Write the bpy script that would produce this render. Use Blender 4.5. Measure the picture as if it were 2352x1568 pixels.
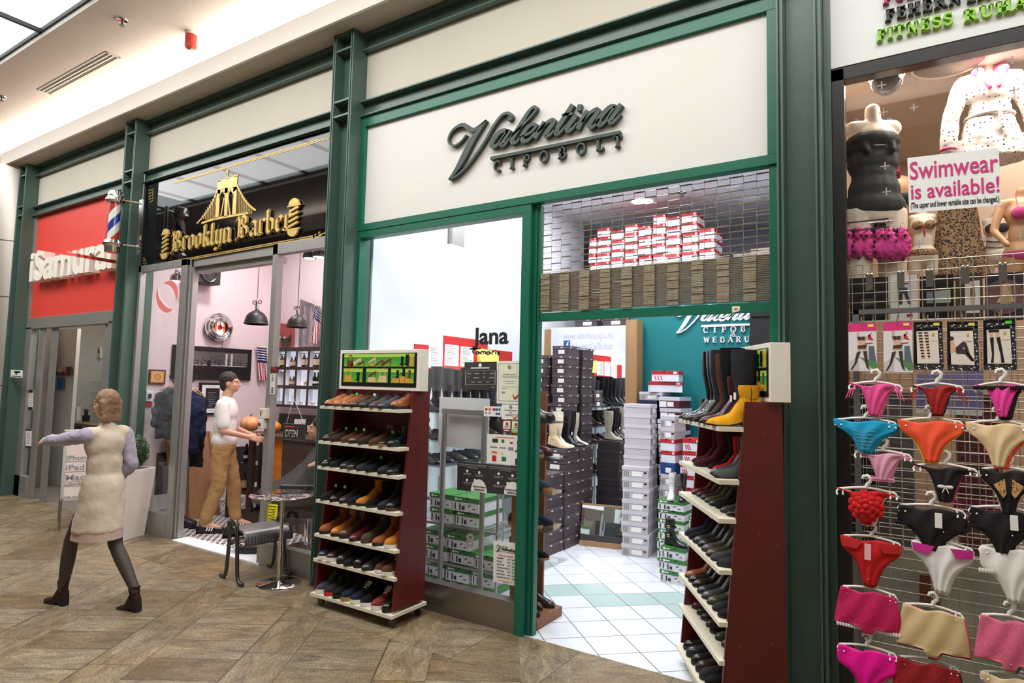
import bpy, bmesh, math, random
from math import sin, cos, pi, radians, sqrt, atan2
from mathutils import Vector, Matrix, Euler
for o in list(bpy.data.objects): bpy.data.objects.remove(o)
random.seed(7)
SC = bpy.context.scene
COL = SC.collection
V = Vector
# ---------------------------------------------------------------- camera
FPX, YAW, PITCH, ROLL, EYE = 1433.4,-0.57388,0.071685,0.0229,1.65
FW = V((sin(YAW)*cos(PITCH), cos(YAW)*cos(PITCH), sin(PITCH)))
R0 = V((cos(YAW),-sin(YAW),0)); U0 = R0.cross(FW)
RT = R0*cos(ROLL) + U0*sin(ROLL); UP = -R0*sin(ROLL) + U0*cos(ROLL)
EYEP = V((0,0, EYE))
cam = bpy.data.cameras.new('camera'); cam.sensor_width = 36; cam.lens = 36*FPX/2352; cam.clip_start = 0.05; cam.clip_end = 100
camo = bpy.data.objects.new('camera', cam); COL.objects.link(camo)
camo.matrix_world = Matrix(((RT.x, UP.x, -FW.x, 0),(RT.y, UP.y, -FW.y, 0),(RT.z, UP.z, -FW.z, EYE),(0,0,0,1)))
SC.camera = camo
SC.view_settings.view_transform = 'Standard'; SC.view_settings.look = 'None'
SC.view_settings.gamma = 1.0; SC.view_settings.use_curve_mapping = False
SC.view_settings.exposure = 0.0
def at(px, py, X=None, Y=None, Z=None):
    """world point on the plane X=, Y= or Z= that the camera sees at photo pixel (px, py)"""
    d = FW + RT*((px-1176)/FPX) - UP*((py-784)/FPX)
    t = ((Y-EYEP.y)/d.y) if Y is not None else ((X-EYEP.x)/d.x) if X is not None else ((Z-EYEP.z)/d.z)
    return EYEP + d*t
# ---------------------------------------------------------------- world and the lights of the place
world = bpy.data.worlds.new('world'); SC.world = world; world.use_nodes = True
world.node_tree.nodes['Background'].inputs[0].default_value = (1.0,0.96,0.92,1)
world.node_tree.nodes['Background'].inputs[1].default_value = 0.12
def area(name, loc, sx, sy, power, color=(1,1,1), rot=(0,0,0), shape='RECTANGLE', spread=pi):
    l = bpy.data.lights.new(name, 'AREA'); l.shape = shape; l.size = sx; l.size_y = sy; l.energy = power; l.color = color; l.spread = spread
    o = bpy.data.objects.new(name, l); COL.objects.link(o); o.location = loc; o.rotation_euler = rot
    return o
def spot(name, loc, target, power, color=(1,1,1), size=1.2, blend=0.6, rad=0.04):
    l = bpy.data.lights.new(name, 'SPOT'); l.energy = power; l.color = color; l.spot_size = size; l.spot_blend = blend; l.shadow_soft_size = rad
    o = bpy.data.objects.new(name, l); COL.objects.link(o); o.location = loc
    o.rotation_euler = (V(target)-V(loc)).to_track_quat('-Z', 'Y').to_euler()
    return o
WARM = (1.0,0.93,0.85); COOL = (0.93,0.95,1.0); PINK = (1.0,0.93,0.94)
CEIL = 5.10
# luminous ceiling of the mall (its panes are built below), cove behind the fascia, shop lamps
area('mall_panel_light', (-5.0,1.55,5.12),14.0,1.6,300,(1.0,0.975,0.95))
area('cove_light', (-5.6,3.52,4.80),13.5,0.10,95,(1.0,0.92,0.84),(pi, 0,0))
area('cove_light_opposite', (-5.6,-0.90,4.80),13.5,0.10,110,(1.0,0.92,0.84),(pi, 0,0))
for lx, ly in ((-1.75,4.6),(-3.0,4.6),(-1.75,6.2),(-3.0,6.2)):
    area('shoe_shop_downlight', (lx, ly, 3.90),0.3,0.3,29, COOL, shape='DISK')
spot('window_spot_light', (-3.02,4.9,2.55),(-3.2,4.8,0),80, COOL, 2.6,.8,.1)
for lx, ly in ((-5.0,4.5),(-6.6,4.5),(-5.6,5.1)):
    area('barber_downlight', (lx, ly, 3.66),0.3,0.3,27, PINK, shape='DISK')
area('phone_shop_light', (-9.8,4.7,3.3),0.8,0.8,42,(1,0.97,0.9))
area('lingerie_window_light', (0.5,4.0,3.42),1.6,0.2,26,(1.0,0.86,0.74))
area('lingerie_shop_light', (0.8,5.2,3.4),1.0,1.0,14,(1.0,0.92,0.84))
# ---------------------------------------------------------------- mesh helpers
class MB:
    def __init__(s): s.v = []; s.f = []; s.M = Matrix()
    def add(s, pts, faces):
        n = len(s.v); s.v += [tuple(s.M @ V(p)) for p in pts]; s.f += [tuple(i+n for i in f) for f in faces]; return s
    def quad(s, a, b, c, d): return s.add([a, b, c, d], [(0,1,2,3)])
    def poly(s, pts): return s.add(pts, [tuple(range(len(pts)))])
    def box(s, x0, y0, z0, x1, y1, z1):
        return s.add([(x0,y0,z0),(x1,y0,z0),(x1,y1,z0),(x0,y1,z0),(x0,y0,z1),(x1,y0,z1),(x1,y1,z1),(x0,y1,z1)],
                     [(3,2,1,0),(4,5,6,7),(0,1,5,4),(1,2,6,5),(2,3,7,6),(3,0,4,7)])
    def loft(s, rings, cap=True, closed=False):
        n = len(rings[0]); pts = [p for r in rings for p in r]; fs = []
        m = len(rings)
        for i in range(m if closed else m-1):
            a = i*n; b = ((i+1) % m)*n
            for j in range(n):
                k = (j+1) % n; fs.append((a+j, a+k, b+k, b+j))
        if cap and not closed: fs += [tuple(reversed(range(n))), tuple(range((m-1)*n, m*n))]
        return s.add(pts, fs)
    def tube(s, pts, r, n=8, closed=False, cap=True):
        P = [V(p) for p in pts]; m = len(P); rings = []; ref = None
        rr = r if isinstance(r, (list, tuple)) else [r]*m
        for i in range(m):
            a = P[i-1] if (i or closed) else P[0]; b = P[(i+1) % m] if (i < m-1 or closed) else P[-1]
            t = (b-a).normalized()
            if ref is None: ref = V((0,0,1)) if abs(t.z) < .9 else V((1,0,0))
            u = ref - t*ref.dot(t)
            if u.length < 1e-6: u = t.orthogonal()
            u.normalize(); w = t.cross(u); ref = u
            rings.append([P[i] + (u*cos(2*pi*k/n) + w*sin(2*pi*k/n))*rr[i] for k in range(n)])
        return s.loft(rings, cap, closed)
    def cyl(s, a, b, r, r2=None, n=16): return s.tube([a, b], [r, r if r2 is None else r2], n)
    def lathe(s, prof, c=(0,0,0), n=24, cap=True):
        c = V(c)
        return s.loft([[c + V((r*cos(2*pi*k/n), r*sin(2*pi*k/n), z)) for k in range(n)] for r, z in prof], cap)
    def ell(s, c, rad, rot=None, n=14, m=9):
        c = V(c); R = rot if rot is not None else Matrix.Identity(3)
        rings = []
        for i in range(1, m):
            th = pi*i/m
            rings.append([c + R @ V((rad[0]*sin(th)*cos(2*pi*k/n), rad[1]*sin(th)*sin(2*pi*k/n),-rad[2]*cos(th))) for k in range(n)])
        return s.loft(rings)
    def cap(s, a, b, r1, r2=None, n=12):
        """tapered capsule"""
        a = V(a); b = V(b); r2 = r1 if r2 is None else r2; d = b-a; L = d.length
        if L < 1e-6: return s.ell(a, (r1, r1, r1))
        d.normalize(); st = []
        for i in range(1,5): st.append((a - d*r1*cos(pi/2*i/4.), r1*sin(pi/2*i/4.)))
        for i in range(4,0,-1): st.append((b + d*r2*cos(pi/2*i/4.), r2*sin(pi/2*i/4.)))
        return s.tube([p for p, _ in st], [q for _, q in st], n)
    def prism(s, poly, h):
        """poly in local xy, extruded from z=0 to z=h"""
        n = len(poly)
        return s.add([(x, y, 0) for x, y in poly] + [(x, y, h) for x, y in poly],
                     [tuple(reversed(range(n))), tuple(range(n, 2*n))] + [(i, (i+1) % n, n+(i+1) % n, n+i) for i in range(n)])
def mesh_of(name, mb, smooth=None):
    me = bpy.data.meshes.new(name); me.from_pydata(mb.v, [], mb.f)
    bm = bmesh.new(); bm.from_mesh(me); bmesh.ops.recalc_face_normals(bm, faces=bm.faces); bm.to_mesh(me); bm.free()
    if smooth:
        me.polygons.foreach_set('use_smooth', [True]*len(me.polygons)); me.set_sharp_from_angle(angle=radians(smooth))
    return me
def obj(name, mb, m, parent=None, smooth=None, W=False, bevel=0, label=None):
    if W and parent is not None:
        l = parent.location; mb.v = [(a-l.x, b-l.y, c-l.z) for a, b, c in mb.v]
    o = bpy.data.objects.new(name, mesh_of(name, mb, smooth)); COL.objects.link(o)
    if m: o.data.materials.append(m)
    if parent is not None: o.parent = parent
    if bevel:
        b = o.modifiers.new('bevel', 'BEVEL'); b.width = bevel; b.segments = 2; b.limit_method = 'ANGLE'
    if label: o['label'] = label
    return o
def tag(o, label=None, cat=None, group=None, kind=None):
    if label: o['label'] = label
    if cat: o['category'] = cat
    if group: o['group'] = group
    if kind: o['kind'] = kind
    return o
def thing(name, label, cat, loc=(0,0,0), rz=0, group=None):
    o = bpy.data.objects.new(name, None); COL.objects.link(o); o.empty_display_size = .05
    o.location = loc; o.rotation_euler = (0,0, rz)
    return tag(o, label, cat, group)
def struct(name, mb, m, smooth=None, parent=None, bevel=0):
    o = obj(name, mb, m, parent, smooth, bevel=bevel)
    if parent is None: o['kind'] = 'structure'
    return o
def recolor(o, m):
    o.material_slots[0].link = 'OBJECT'; o.material_slots[0].material = m
def dup(root, loc, rz=0, label=None, group=None, cat=None, mats=None, scale=None, rot=None):
    r = root.copy(); COL.objects.link(r); r.location = loc; r.rotation_euler = rot if rot else (0,0, rz)
    if scale: r.scale = scale if isinstance(scale, tuple) else (scale,)*3
    if label: r['label'] = label
    if group: r['group'] = group
    if cat: r['category'] = cat
    if mats and r.type == 'MESH' and 'self' in mats: recolor(r, mats['self'])
    def rec(src, dst):
        for ch in src.children:
            c = ch.copy(); COL.objects.link(c); c.parent = dst
            k = ch.name.split('.')[0]
            if mats and k in mats: recolor(c, mats[k])
            rec(ch, c)
    rec(root, r)
    return r
def kill(root):
    for c in list(root.children): kill(c)
    bpy.data.objects.remove(root)
# ---------------------------------------------------------------- materials
def lin(c): return c/12.92 if c <= .04045 else ((c+.055)/1.055)**2.4
def S(r, g, b): return (lin(r/255), lin(g/255), lin(b/255),1)
MATS = {}
def mat(name, rgb, rough=.5, metal=0, var=.06, scale=8, bump=0, bscale=60, spec=.5, coat=0, emit=None, estr=0, alpha=1):
    if name in MATS: return MATS[name]
    m = bpy.data.materials.new(name); m.use_nodes = True; nt = m.node_tree; N = nt.nodes; L = nt.links
    b = N['Principled BSDF']; c = S(*rgb)
    b.inputs['Roughness'].default_value = rough; b.inputs['Metallic'].default_value = metal
    b.inputs['Specular IOR Level'].default_value = spec
    if coat: b.inputs['Coat Weight'].default_value = coat; b.inputs['Coat Roughness'].default_value = .08
    if alpha < 1: b.inputs['Alpha'].default_value = alpha
    tc = N.new('ShaderNodeTexCoord')
    if var:
        n = N.new('ShaderNodeTexNoise'); n.inputs['Scale'].default_value = scale; n.inputs['Detail'].default_value = 3
        L.new(tc.outputs['Object'], n.inputs['Vector'])
        r = N.new('ShaderNodeValToRGB'); r.color_ramp.elements[0].position = .3; r.color_ramp.elements[1].position = .7
        r.color_ramp.elements[0].color = (c[0]*(1-var), c[1]*(1-var), c[2]*(1-var),1)
        r.color_ramp.elements[1].color = (min(1, c[0]*(1+var)), min(1, c[1]*(1+var)), min(1, c[2]*(1+var)),1)
        L.new(n.outputs['Fac'], r.inputs['Fac']); L.new(r.outputs['Color'], b.inputs['Base Color'])
    else: b.inputs['Base Color'].default_value = c
    if bump:
        n2 = N.new('ShaderNodeTexNoise'); n2.inputs['Scale'].default_value = bscale; n2.inputs['Detail'].default_value = 2
        L.new(tc.outputs['Object'], n2.inputs['Vector'])
        bp = N.new('ShaderNodeBump'); bp.inputs['Strength'].default_value = bump; bp.inputs['Distance'].default_value = .01
        L.new(n2.outputs['Fac'], bp.inputs['Height']); L.new(bp.outputs['Normal'], b.inputs['Normal'])
    if emit: b.inputs['Emission Color'].default_value = S(*emit); b.inputs['Emission Strength'].default_value = estr
    MATS[name] = m; return m
def emat(name, rgb, strength):
    return mat(name, rgb, .5, var=0, emit=rgb, estr=strength)
def glass(name, tint=(1,1,1), refl=1.0, rough=0.0, ior=1.45):
    m = bpy.data.materials.new(name); m.use_nodes = True; nt = m.node_tree; N = nt.nodes; L = nt.links
    N.remove(N['Principled BSDF']); out = N['Material Output']
    t = N.new('ShaderNodeBsdfTransparent'); t.inputs[0].default_value = (*tint, 1)
    g = N.new('ShaderNodeBsdfGlossy'); g.inputs['Roughness'].default_value = rough; g.inputs['Color'].default_value = (refl, refl, refl, 1)
    f = N.new('ShaderNodeFresnel'); gg = N.new('ShaderNodeNewGeometry')
    io = mth(N, L, 'ADD', mth(N, L, 'MULTIPLY', gg.outputs['Backfacing'], 1/ior-ior), ior); L.new(io, f.inputs['IOR'])
    x = N.new('ShaderNodeMixShader'); L.new(f.outputs[0], x.inputs[0]); L.new(t.outputs[0], x.inputs[1]); L.new(g.outputs[0], x.inputs[2])
    L.new(x.outputs[0], out.inputs['Surface']); MATS[name] = m; return m
def nodes(name):
    m = bpy.data.materials.new(name); m.use_nodes = True; MATS[name] = m
    return m, m.node_tree.nodes, m.node_tree.links, m.node_tree.nodes['Principled BSDF']
def mth(N, L, op, a, b=None, clamp=False):
    n = N.new('ShaderNodeMath'); n.operation = op; n.use_clamp = clamp
    for i, q in enumerate((a, b)):
        if q is None: continue
        if isinstance(q, (int, float)): n.inputs[i].default_value = q
        else: L.new(q, n.inputs[i])
    return n.outputs[0]
def mixc(N, L, f, a, b):
    n = N.new('ShaderNodeMix'); n.data_type = 'RGBA'
    for s_, q in ((n.inputs[0], f),(n.inputs[6], a),(n.inputs[7], b)):
        if isinstance(q, (int, float)): s_.default_value = q
        elif isinstance(q, tuple): s_.default_value = q
        else: L.new(q, s_)
    return n.outputs[2]
def granite():
    m, N, L, B = nodes('granite_paving')
    g = N.new('ShaderNodeNewGeometry'); sp = N.new('ShaderNodeSeparateXYZ'); L.new(g.outputs['Position'], sp.inputs[0])
    X, Y = sp.outputs[0], sp.outputs[1]
    a = radians(123.4); dx, dy = cos(a), sin(a)
    u = mth(N, L, 'ADD', mth(N, L, 'MULTIPLY', X, dx), mth(N, L, 'MULTIPLY', Y, dy))      # along the strips
    w = mth(N, L, 'ADD', mth(N, L, 'MULTIPLY', X, -dy), mth(N, L, 'MULTIPLY', Y, dx))     # across them
    per = .832
    wp = mth(N, L, 'DIVIDE', mth(N, L, 'ADD', w, 40*per - 2.07), per)
    fr = mth(N, L, 'FRACT', wp); row = mth(N, L, 'FLOOR', wp)
    strip = mth(N, L, 'LESS_THAN', fr, .36)
    # near the shopfronts a border of slabs laid square to the facade
    border = mth(N, L, 'GREATER_THAN', Y, 3.10)
    # joints
    def joint(v, width): # v in cells
        f = mth(N, L, 'FRACT', v); d = mth(N, L, 'MINIMUM', f, mth(N, L, 'SUBTRACT', 1.0, f))
        return mth(N, L, 'LESS_THAN', d, width)
    us = mth(N, L, 'ADD', mth(N, L, 'DIVIDE', u, .52), mth(N, L, 'MULTIPLY', row, .37))
    uf = mth(N, L, 'ADD', mth(N, L, 'DIVIDE', u, .27), mth(N, L, 'MULTIPLY', row, .61))
    cell = mth(N, L, 'ADD', mth(N, L, 'MULTIPLY', mth(N, L, 'FLOOR', us), strip), mth(N, L, 'MULTIPLY', mth(N, L, 'FLOOR', uf), mth(N, L, 'SUBTRACT', 1.0, strip)))
    cross = mth(N, L, 'ADD', mth(N, L, 'MULTIPLY', joint(us, .006), strip), mth(N, L, 'MULTIPLY', joint(uf, .012), mth(N, L, 'SUBTRACT', 1.0, strip)))
    e1 = mth(N, L, 'LESS_THAN', mth(N, L, 'ABSOLUTE', mth(N, L, 'SUBTRACT', fr, .36)),.006)
    e2 = mth(N, L, 'LESS_THAN', fr, .006)
    jm = mth(N, L, 'MAXIMUM', mth(N, L, 'MAXIMUM', cross, e1), e2)
    bx = mth(N, L, 'DIVIDE', X, .6)
    jb = mth(N, L, 'MAXIMUM', joint(bx, .005), mth(N, L, 'LESS_THAN', mth(N, L, 'ABSOLUTE', mth(N, L, 'SUBTRACT', Y, 3.10)),.004))
    nb = mth(N, L, 'SUBTRACT', 1.0, border)
    jt = mth(N, L, 'ADD', mth(N, L, 'MULTIPLY', jm, nb), mth(N, L, 'MULTIPLY', jb, border), True)
    wn = N.new('ShaderNodeTexWhiteNoise'); wn.noise_dimensions = '3D'
    cv = N.new('ShaderNodeCombineXYZ')
    L.new(mth(N, L, 'ADD', mth(N, L, 'MULTIPLY', cell, nb), mth(N, L, 'MULTIPLY', mth(N, L, 'FLOOR', bx), border)), cv.inputs[0])
    L.new(mth(N, L, 'MULTIPLY', row, nb), cv.inputs[1]); L.new(mth(N, L, 'ADD', strip, mth(N, L, 'MULTIPLY', border, 5.0)), cv.inputs[2]); L.new(cv.outputs[0], wn.inputs['Vector'])
    # veins run across the fields and along the strips
    def veins(sa, sb):
        c = N.new('ShaderNodeCombineXYZ'); L.new(mth(N, L, 'MULTIPLY', u, sa), c.inputs[0]); L.new(mth(N, L, 'MULTIPLY', w, sb), c.inputs[1])
        L.new(mth(N, L, 'MULTIPLY', wn.outputs['Value'], 30.0), c.inputs[2])
        n = N.new('ShaderNodeTexNoise'); n.inputs['Scale'].default_value = 1.0; n.inputs['Detail'].default_value = 9; n.inputs['Roughness'].default_value = .78; n.inputs['Distortion'].default_value = .6
        L.new(c.outputs[0], n.inputs['Vector']); return n.outputs['Fac']
    vf = veins(13,4.2); vs = veins(5,12)
    vn = N.new('ShaderNodeMix'); vn.data_type = 'FLOAT'; L.new(strip, vn.inputs[0]); L.new(vf, vn.inputs[2]); L.new(vs, vn.inputs[3])
    def noise(sc, det, vec=None, rough=.6):
        n = N.new('ShaderNodeTexNoise'); n.inputs['Scale'].default_value = sc; n.inputs['Detail'].default_value = det; n.inputs['Roughness'].default_value = rough; L.new(vec or g.outputs['Position'], n.inputs['Vector']); return n.outputs['Fac']
    r = N.new('ShaderNodeValToRGB'); L.new(vn.outputs[0], r.inputs['Fac'])
    els = r.color_ramp.elements; els[0].position = .30; els[0].color = S(92,84,74); els[1].position = .72; els[1].color = S(186,174,150)
    e = els.new(.44); e.color = S(132,121,103); e = els.new(.56); e.color = S(156,144,122)
    # ochre staining and whole-slab tone
    st = N.new('ShaderNodeValToRGB'); L.new(noise(2.2,4), st.inputs['Fac']); q = st.color_ramp.elements; q[0].position = .45; q[0].color = (1,1,1,1); q[1].position = .68; q[1].color = (1.0,.88,.72,1)
    tint = N.new('ShaderNodeValToRGB'); L.new(wn.outputs['Value'], tint.inputs['Fac'])
    te = tint.color_ramp.elements; te[0].position = 0; te[0].color = (.66,.59,.50,1); te[1].position = 1; te[1].color = (1.05,1.03,.98,1)
    q = te.new(.3); q.color = (.90,.82,.71,1); q = te.new(.6); q.color = (.93,.91,.86,1)
    def mul(a_, b_):
        mx = N.new('ShaderNodeMix'); mx.data_type = 'RGBA'; mx.blend_type = 'MULTIPLY'; mx.inputs[0].default_value = 1; L.new(a_, mx.inputs[6]); L.new(b_, mx.inputs[7]); return mx.outputs[2]
    grn = N.new('ShaderNodeValToRGB'); L.new(noise(75,3, None, .75), grn.inputs['Fac']); q = grn.color_ramp.elements; q[0].position = .36; q[0].color = (.55,.54,.52,1); q[1].position = .60; q[1].color = (1.06,1.05,1.03,1)
    c1 = mul(mul(mul(r.outputs[0], tint.outputs[0]), st.outputs[0]), grn.outputs[0])
    c2 = mixc(N, L, mth(N, L, 'MULTIPLY', jt, .8), c1, S(60,54,46))
    L.new(c2, B.inputs['Base Color']); B.inputs['Roughness'].default_value = .33; B.inputs['Specular IOR Level'].default_value = .4
    return m
def tiles():
    m, N, L, B = nodes('shop_floor_tiles')
    g = N.new('ShaderNodeNewGeometry'); sp = N.new('ShaderNodeSeparateXYZ'); L.new(g.outputs['Position'], sp.inputs[0])
    X, Y = sp.outputs[0], sp.outputs[1]
    # grid axes measured on the floor
    o = (-2.466,4.822); a = V((.191,.196)); b = V((.185,-.202)); T = .273
    a.normalize(); b.normalize()
    def ax(d): return mth(N, L, 'DIVIDE', mth(N, L, 'ADD', mth(N, L, 'MULTIPLY', mth(N, L, 'SUBTRACT', X, o[0]), d[0]), mth(N, L, 'MULTIPLY', mth(N, L, 'SUBTRACT', Y, o[1]), d[1])), T)
    ua, ub = ax(a), ax(b)
    def joint(v, width):
        f = mth(N, L, 'FRACT', v); d = mth(N, L, 'MINIMUM', f, mth(N, L, 'SUBTRACT', 1.0, f)); return mth(N, L, 'LESS_THAN', d, width)
    j = mth(N, L, 'MAXIMUM', joint(ua, .013), joint(ub, .013))
    fa, fb = mth(N, L, 'FLOOR', ua), mth(N, L, 'FLOOR', ub)
    # green band: tiles stepping diagonally
    dg = mth(N, L, 'ADD', fa, mth(N, L, 'MULTIPLY', fb, -2.0))
    green = mth(N, L, 'LESS_THAN', mth(N, L, 'ABSOLUTE', mth(N, L, 'ADD', dg, 1.0)),1.5)
    n = N.new('ShaderNodeTexNoise'); n.inputs['Scale'].default_value = 60; n.inputs['Detail'].default_value = 3; L.new(g.outputs['Position'], n.inputs['Vector'])
    w = mixc(N, L, n.outputs['Fac'], S(212,216,222), S(228,231,237)); gg = mixc(N, L, n.outputs['Fac'], S(168,190,186), S(184,204,200))
    c = mixc(N, L, green, w, gg); c = mixc(N, L, j, c, S(112,116,122)); L.new(c, B.inputs['Base Color'])
    B.inputs['Roughness'].default_value = .28; return m
def mosaic():
    m, N, L, B = nodes('barber_mosaic_floor')
    g = N.new('ShaderNodeNewGeometry'); mp = N.new('ShaderNodeMapping'); mp.inputs['Rotation'].default_value = (0,0, radians(45)); L.new(g.outputs['Position'], mp.inputs[0])
    sp = N.new('ShaderNodeSeparateXYZ'); L.new(mp.outputs[0], sp.inputs[0])
    P = .062
    fa = mth(N, L, 'FRACT', mth(N, L, 'DIVIDE', sp.outputs[0], P)); fb = mth(N, L, 'FRACT', mth(N, L, 'DIVIDE', sp.outputs[1], P))
    ia = mth(N, L, 'LESS_THAN', mth(N, L, 'ABSOLUTE', mth(N, L, 'SUBTRACT', fa, .5)),.31); ib = mth(N, L, 'LESS_THAN', mth(N, L, 'ABSOLUTE', mth(N, L, 'SUBTRACT', fb, .5)),.31)
    L.new(mixc(N, L, mth(N, L, 'MULTIPLY', ia, ib), S(226,218,218), S(52,48,50)), B.inputs['Base Color'])
    B.inputs['Roughness'].default_value = .4; return m
def wood(name, c1, c2, scale=6, rough=.5, axis=2):
    if name in MATS: return MATS[name]
    m, N, L, B = nodes(name); tc = N.new('ShaderNodeTexCoord'); mp = N.new('ShaderNodeMapping'); L.new(tc.outputs['Object'], mp.inputs[0])
    s_ = [scale*6]*3; s_[axis] = scale*.5; mp.inputs['Scale'].default_value = s_
    n = N.new('ShaderNodeTexNoise'); n.inputs['Scale'].default_value = 1.2; n.inputs['Detail'].default_value = 4; n.inputs['Distortion'].default_value = .8; L.new(mp.outputs[0], n.inputs['Vector'])
    L.new(mixc(N, L, n.outputs['Fac'], S(*c1), S(*c2)), B.inputs['Base Color']); B.inputs['Roughness'].default_value = rough; return m
def spots(name, base, dots, scale=30, thr=.3, rough=.7, rand=1.0, second=None):
    if name in MATS: return MATS[name]
    m, N, L, B = nodes(name); tc = N.new('ShaderNodeTexCoord')
    v = N.new('ShaderNodeTexVoronoi'); v.inputs['Scale'].default_value = scale; v.inputs['Randomness'].default_value = rand; L.new(tc.outputs['Object'], v.inputs['Vector'])
    d = mth(N, L, 'LESS_THAN', v.outputs['Distance'], thr)
    dc = S(*dots)
    if second:
        sc = N.new('ShaderNodeSeparateColor'); L.new(v.outputs['Color'], sc.inputs[0])
        dc = mixc(N, L, mth(N, L, 'GREATER_THAN', sc.outputs[0], .5), S(*dots), S(*second))
    L.new(mixc(N, L, d, S(*base), dc), B.inputs['Base Color']); B.inputs['Roughness'].default_value = rough; return m
def stripes(name, cols, period, axis=(0,0,1), rough=.5, coord='Object'):
    if name in MATS: return MATS[name]
    m, N, L, B = nodes(name); tc = N.new('ShaderNodeTexCoord'); d = N.new('ShaderNodeVectorMath'); d.operation = 'DOT_PRODUCT'; d.inputs[1].default_value = axis
    L.new(tc.outputs[coord], d.inputs[0]); f = mth(N, L, 'FRACT', mth(N, L, 'DIVIDE', d.outputs['Value'], period))
    r = N.new('ShaderNodeValToRGB'); r.color_ramp.interpolation = 'CONSTANT'; L.new(f, r.inputs['Fac']); n = len(cols)
    e = r.color_ramp.elements; e[0].position = 0; e[0].color = S(*cols[0]); e[1].position = 1/n; e[1].color = S(*cols[1])
    for i in range(2, n): q = e.new(i/n); q.color = S(*cols[i])
    L.new(r.outputs[0], B.inputs['Base Color']); B.inputs['Roughness'].default_value = rough; return m
def lace(name, rgb, back, scale=45, alpha=.55):
    """lace cloth: solid rosettes joined by see-through net"""
    if name in MATS: return MATS[name]
    m, N, L, B = nodes(name); tc = N.new('ShaderNodeTexCoord')
    v = N.new('ShaderNodeTexVoronoi'); v.inputs['Scale'].default_value = scale; L.new(tc.outputs['Object'], v.inputs['Vector'])
    w = mth(N, L, 'FRACT', mth(N, L, 'MULTIPLY', v.outputs['Distance'], 5.0)); d = mth(N, L, 'LESS_THAN', w, .5)
    L.new(mixc(N, L, d, S(*back), S(*rgb)), B.inputs['Base Color']); B.inputs['Roughness'].default_value = .75
    al = mth(N, L, 'MAXIMUM', d, alpha); L.new(al, B.inputs['Alpha']); return m
M = dict(
 green=mat('bottle_green_paint', (76,100,90),.32, var=.05, bump=.05, bscale=120),
 emerald=mat('emerald_paint', (22,104,80),.36, var=.06, scale=3),
 cream=mat('cream_board', (212,204,188),.7, var=.02, scale=2),
 signwhite=mat('sign_board_white', (229,225,219),.6, var=.012, scale=2),
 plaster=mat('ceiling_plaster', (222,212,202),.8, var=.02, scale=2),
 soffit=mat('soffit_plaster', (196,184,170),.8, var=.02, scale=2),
 white=mat('white_paint', (238,238,240),.6, var=.01),
 cool=mat('cool_white_wall', (236,238,244),.7, var=.01),
 pinkwall=mat('pale_pink_wall', (226,208,210),.7, var=.01),
 tan=mat('tan_wall', (206,176,152),.7, var=.02),
 steel=mat('brushed_steel', (150,144,138),.34,.9, var=.08, scale=5),
 alu=mat('aluminium_frame', (168,166,162),.42,.6, var=.04),
 chrome=mat('chrome', (226,226,226),.08,1, var=0),
 gunmetal=mat('gunmetal_tube', (92,94,94),.3,.9, var=.05),
 black=mat('black_gloss', (14,14,15),.12, var=0, spec=.6),
 blackmatte=mat('black_matte', (24,24,26),.55, var=.05),
 char=mat('charcoal', (52,50,52),.55, var=.05),
 darkframe=mat('black_window_frame', (36,36,38),.3, var=.05),
 red=mat('sign_red', (226,66,54),.5, var=.02, scale=2),
 letter=mat('letter_dark_green', (58,72,64),.45, var=.04),
 gold=mat('gold_letter', (222,190,110),.35,.35, var=.03),
 goldside=mat('gold_line', (200,168,96),.4,.3, var=.03),
 offwhite=mat('off_white_plastic', (240,234,222),.5, var=.01),
 standred=mat('oxblood_panel', (96,26,26),.42, var=.08, scale=3),
 shelfcream=mat('cream_laminate', (226,218,196),.45, var=.02),
 teal=mat('teal_wall', (0,118,122),.6, var=.04),
 paper=mat('white_paper', (240,240,236),.7, var=.01),
 ivory=mat('ivory_paper', (232,230,208),.7, var=.01),
 ink=mat('black_ink', (30,30,32),.7, var=0),
 grayink=mat('gray_ink', (140,140,140),.7, var=0),
 redink=mat('red_ink', (200,40,36),.6, var=0),
 greenink=mat('green_ink', (40,120,60),.6, var=0),
 blueink=mat('blue_ink', (40,70,150),.6, var=0),
 orangeink=mat('orange_ink', (226,120,40),.6, var=0),
 limetag=mat('lime_price_tag', (90,220,60),.6, var=0),
 whitetag=mat('white_price_tag', (244,242,236),.6, var=0),
 yellow=mat('yellow_paper', (244,218,110),.6, var=.02),
 skin=mat('skin', (214,160,132),.5, var=.04, scale=12),
 hairm=mat('dark_hair', (50,38,32),.6, var=.2, scale=60, bump=.4, bscale=200),
 mannequin=mat('mannequin_cream', (226,212,196),.4, var=.01),
 mannequintan=mat('mannequin_tan', (214,160,120),.4, var=.02),
)
G_WIN = glass('window_glass', (.97,.985,.98),.9)
G_CLEAR = glass('clear_glass', (.93,.97,.95),.8)
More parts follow.
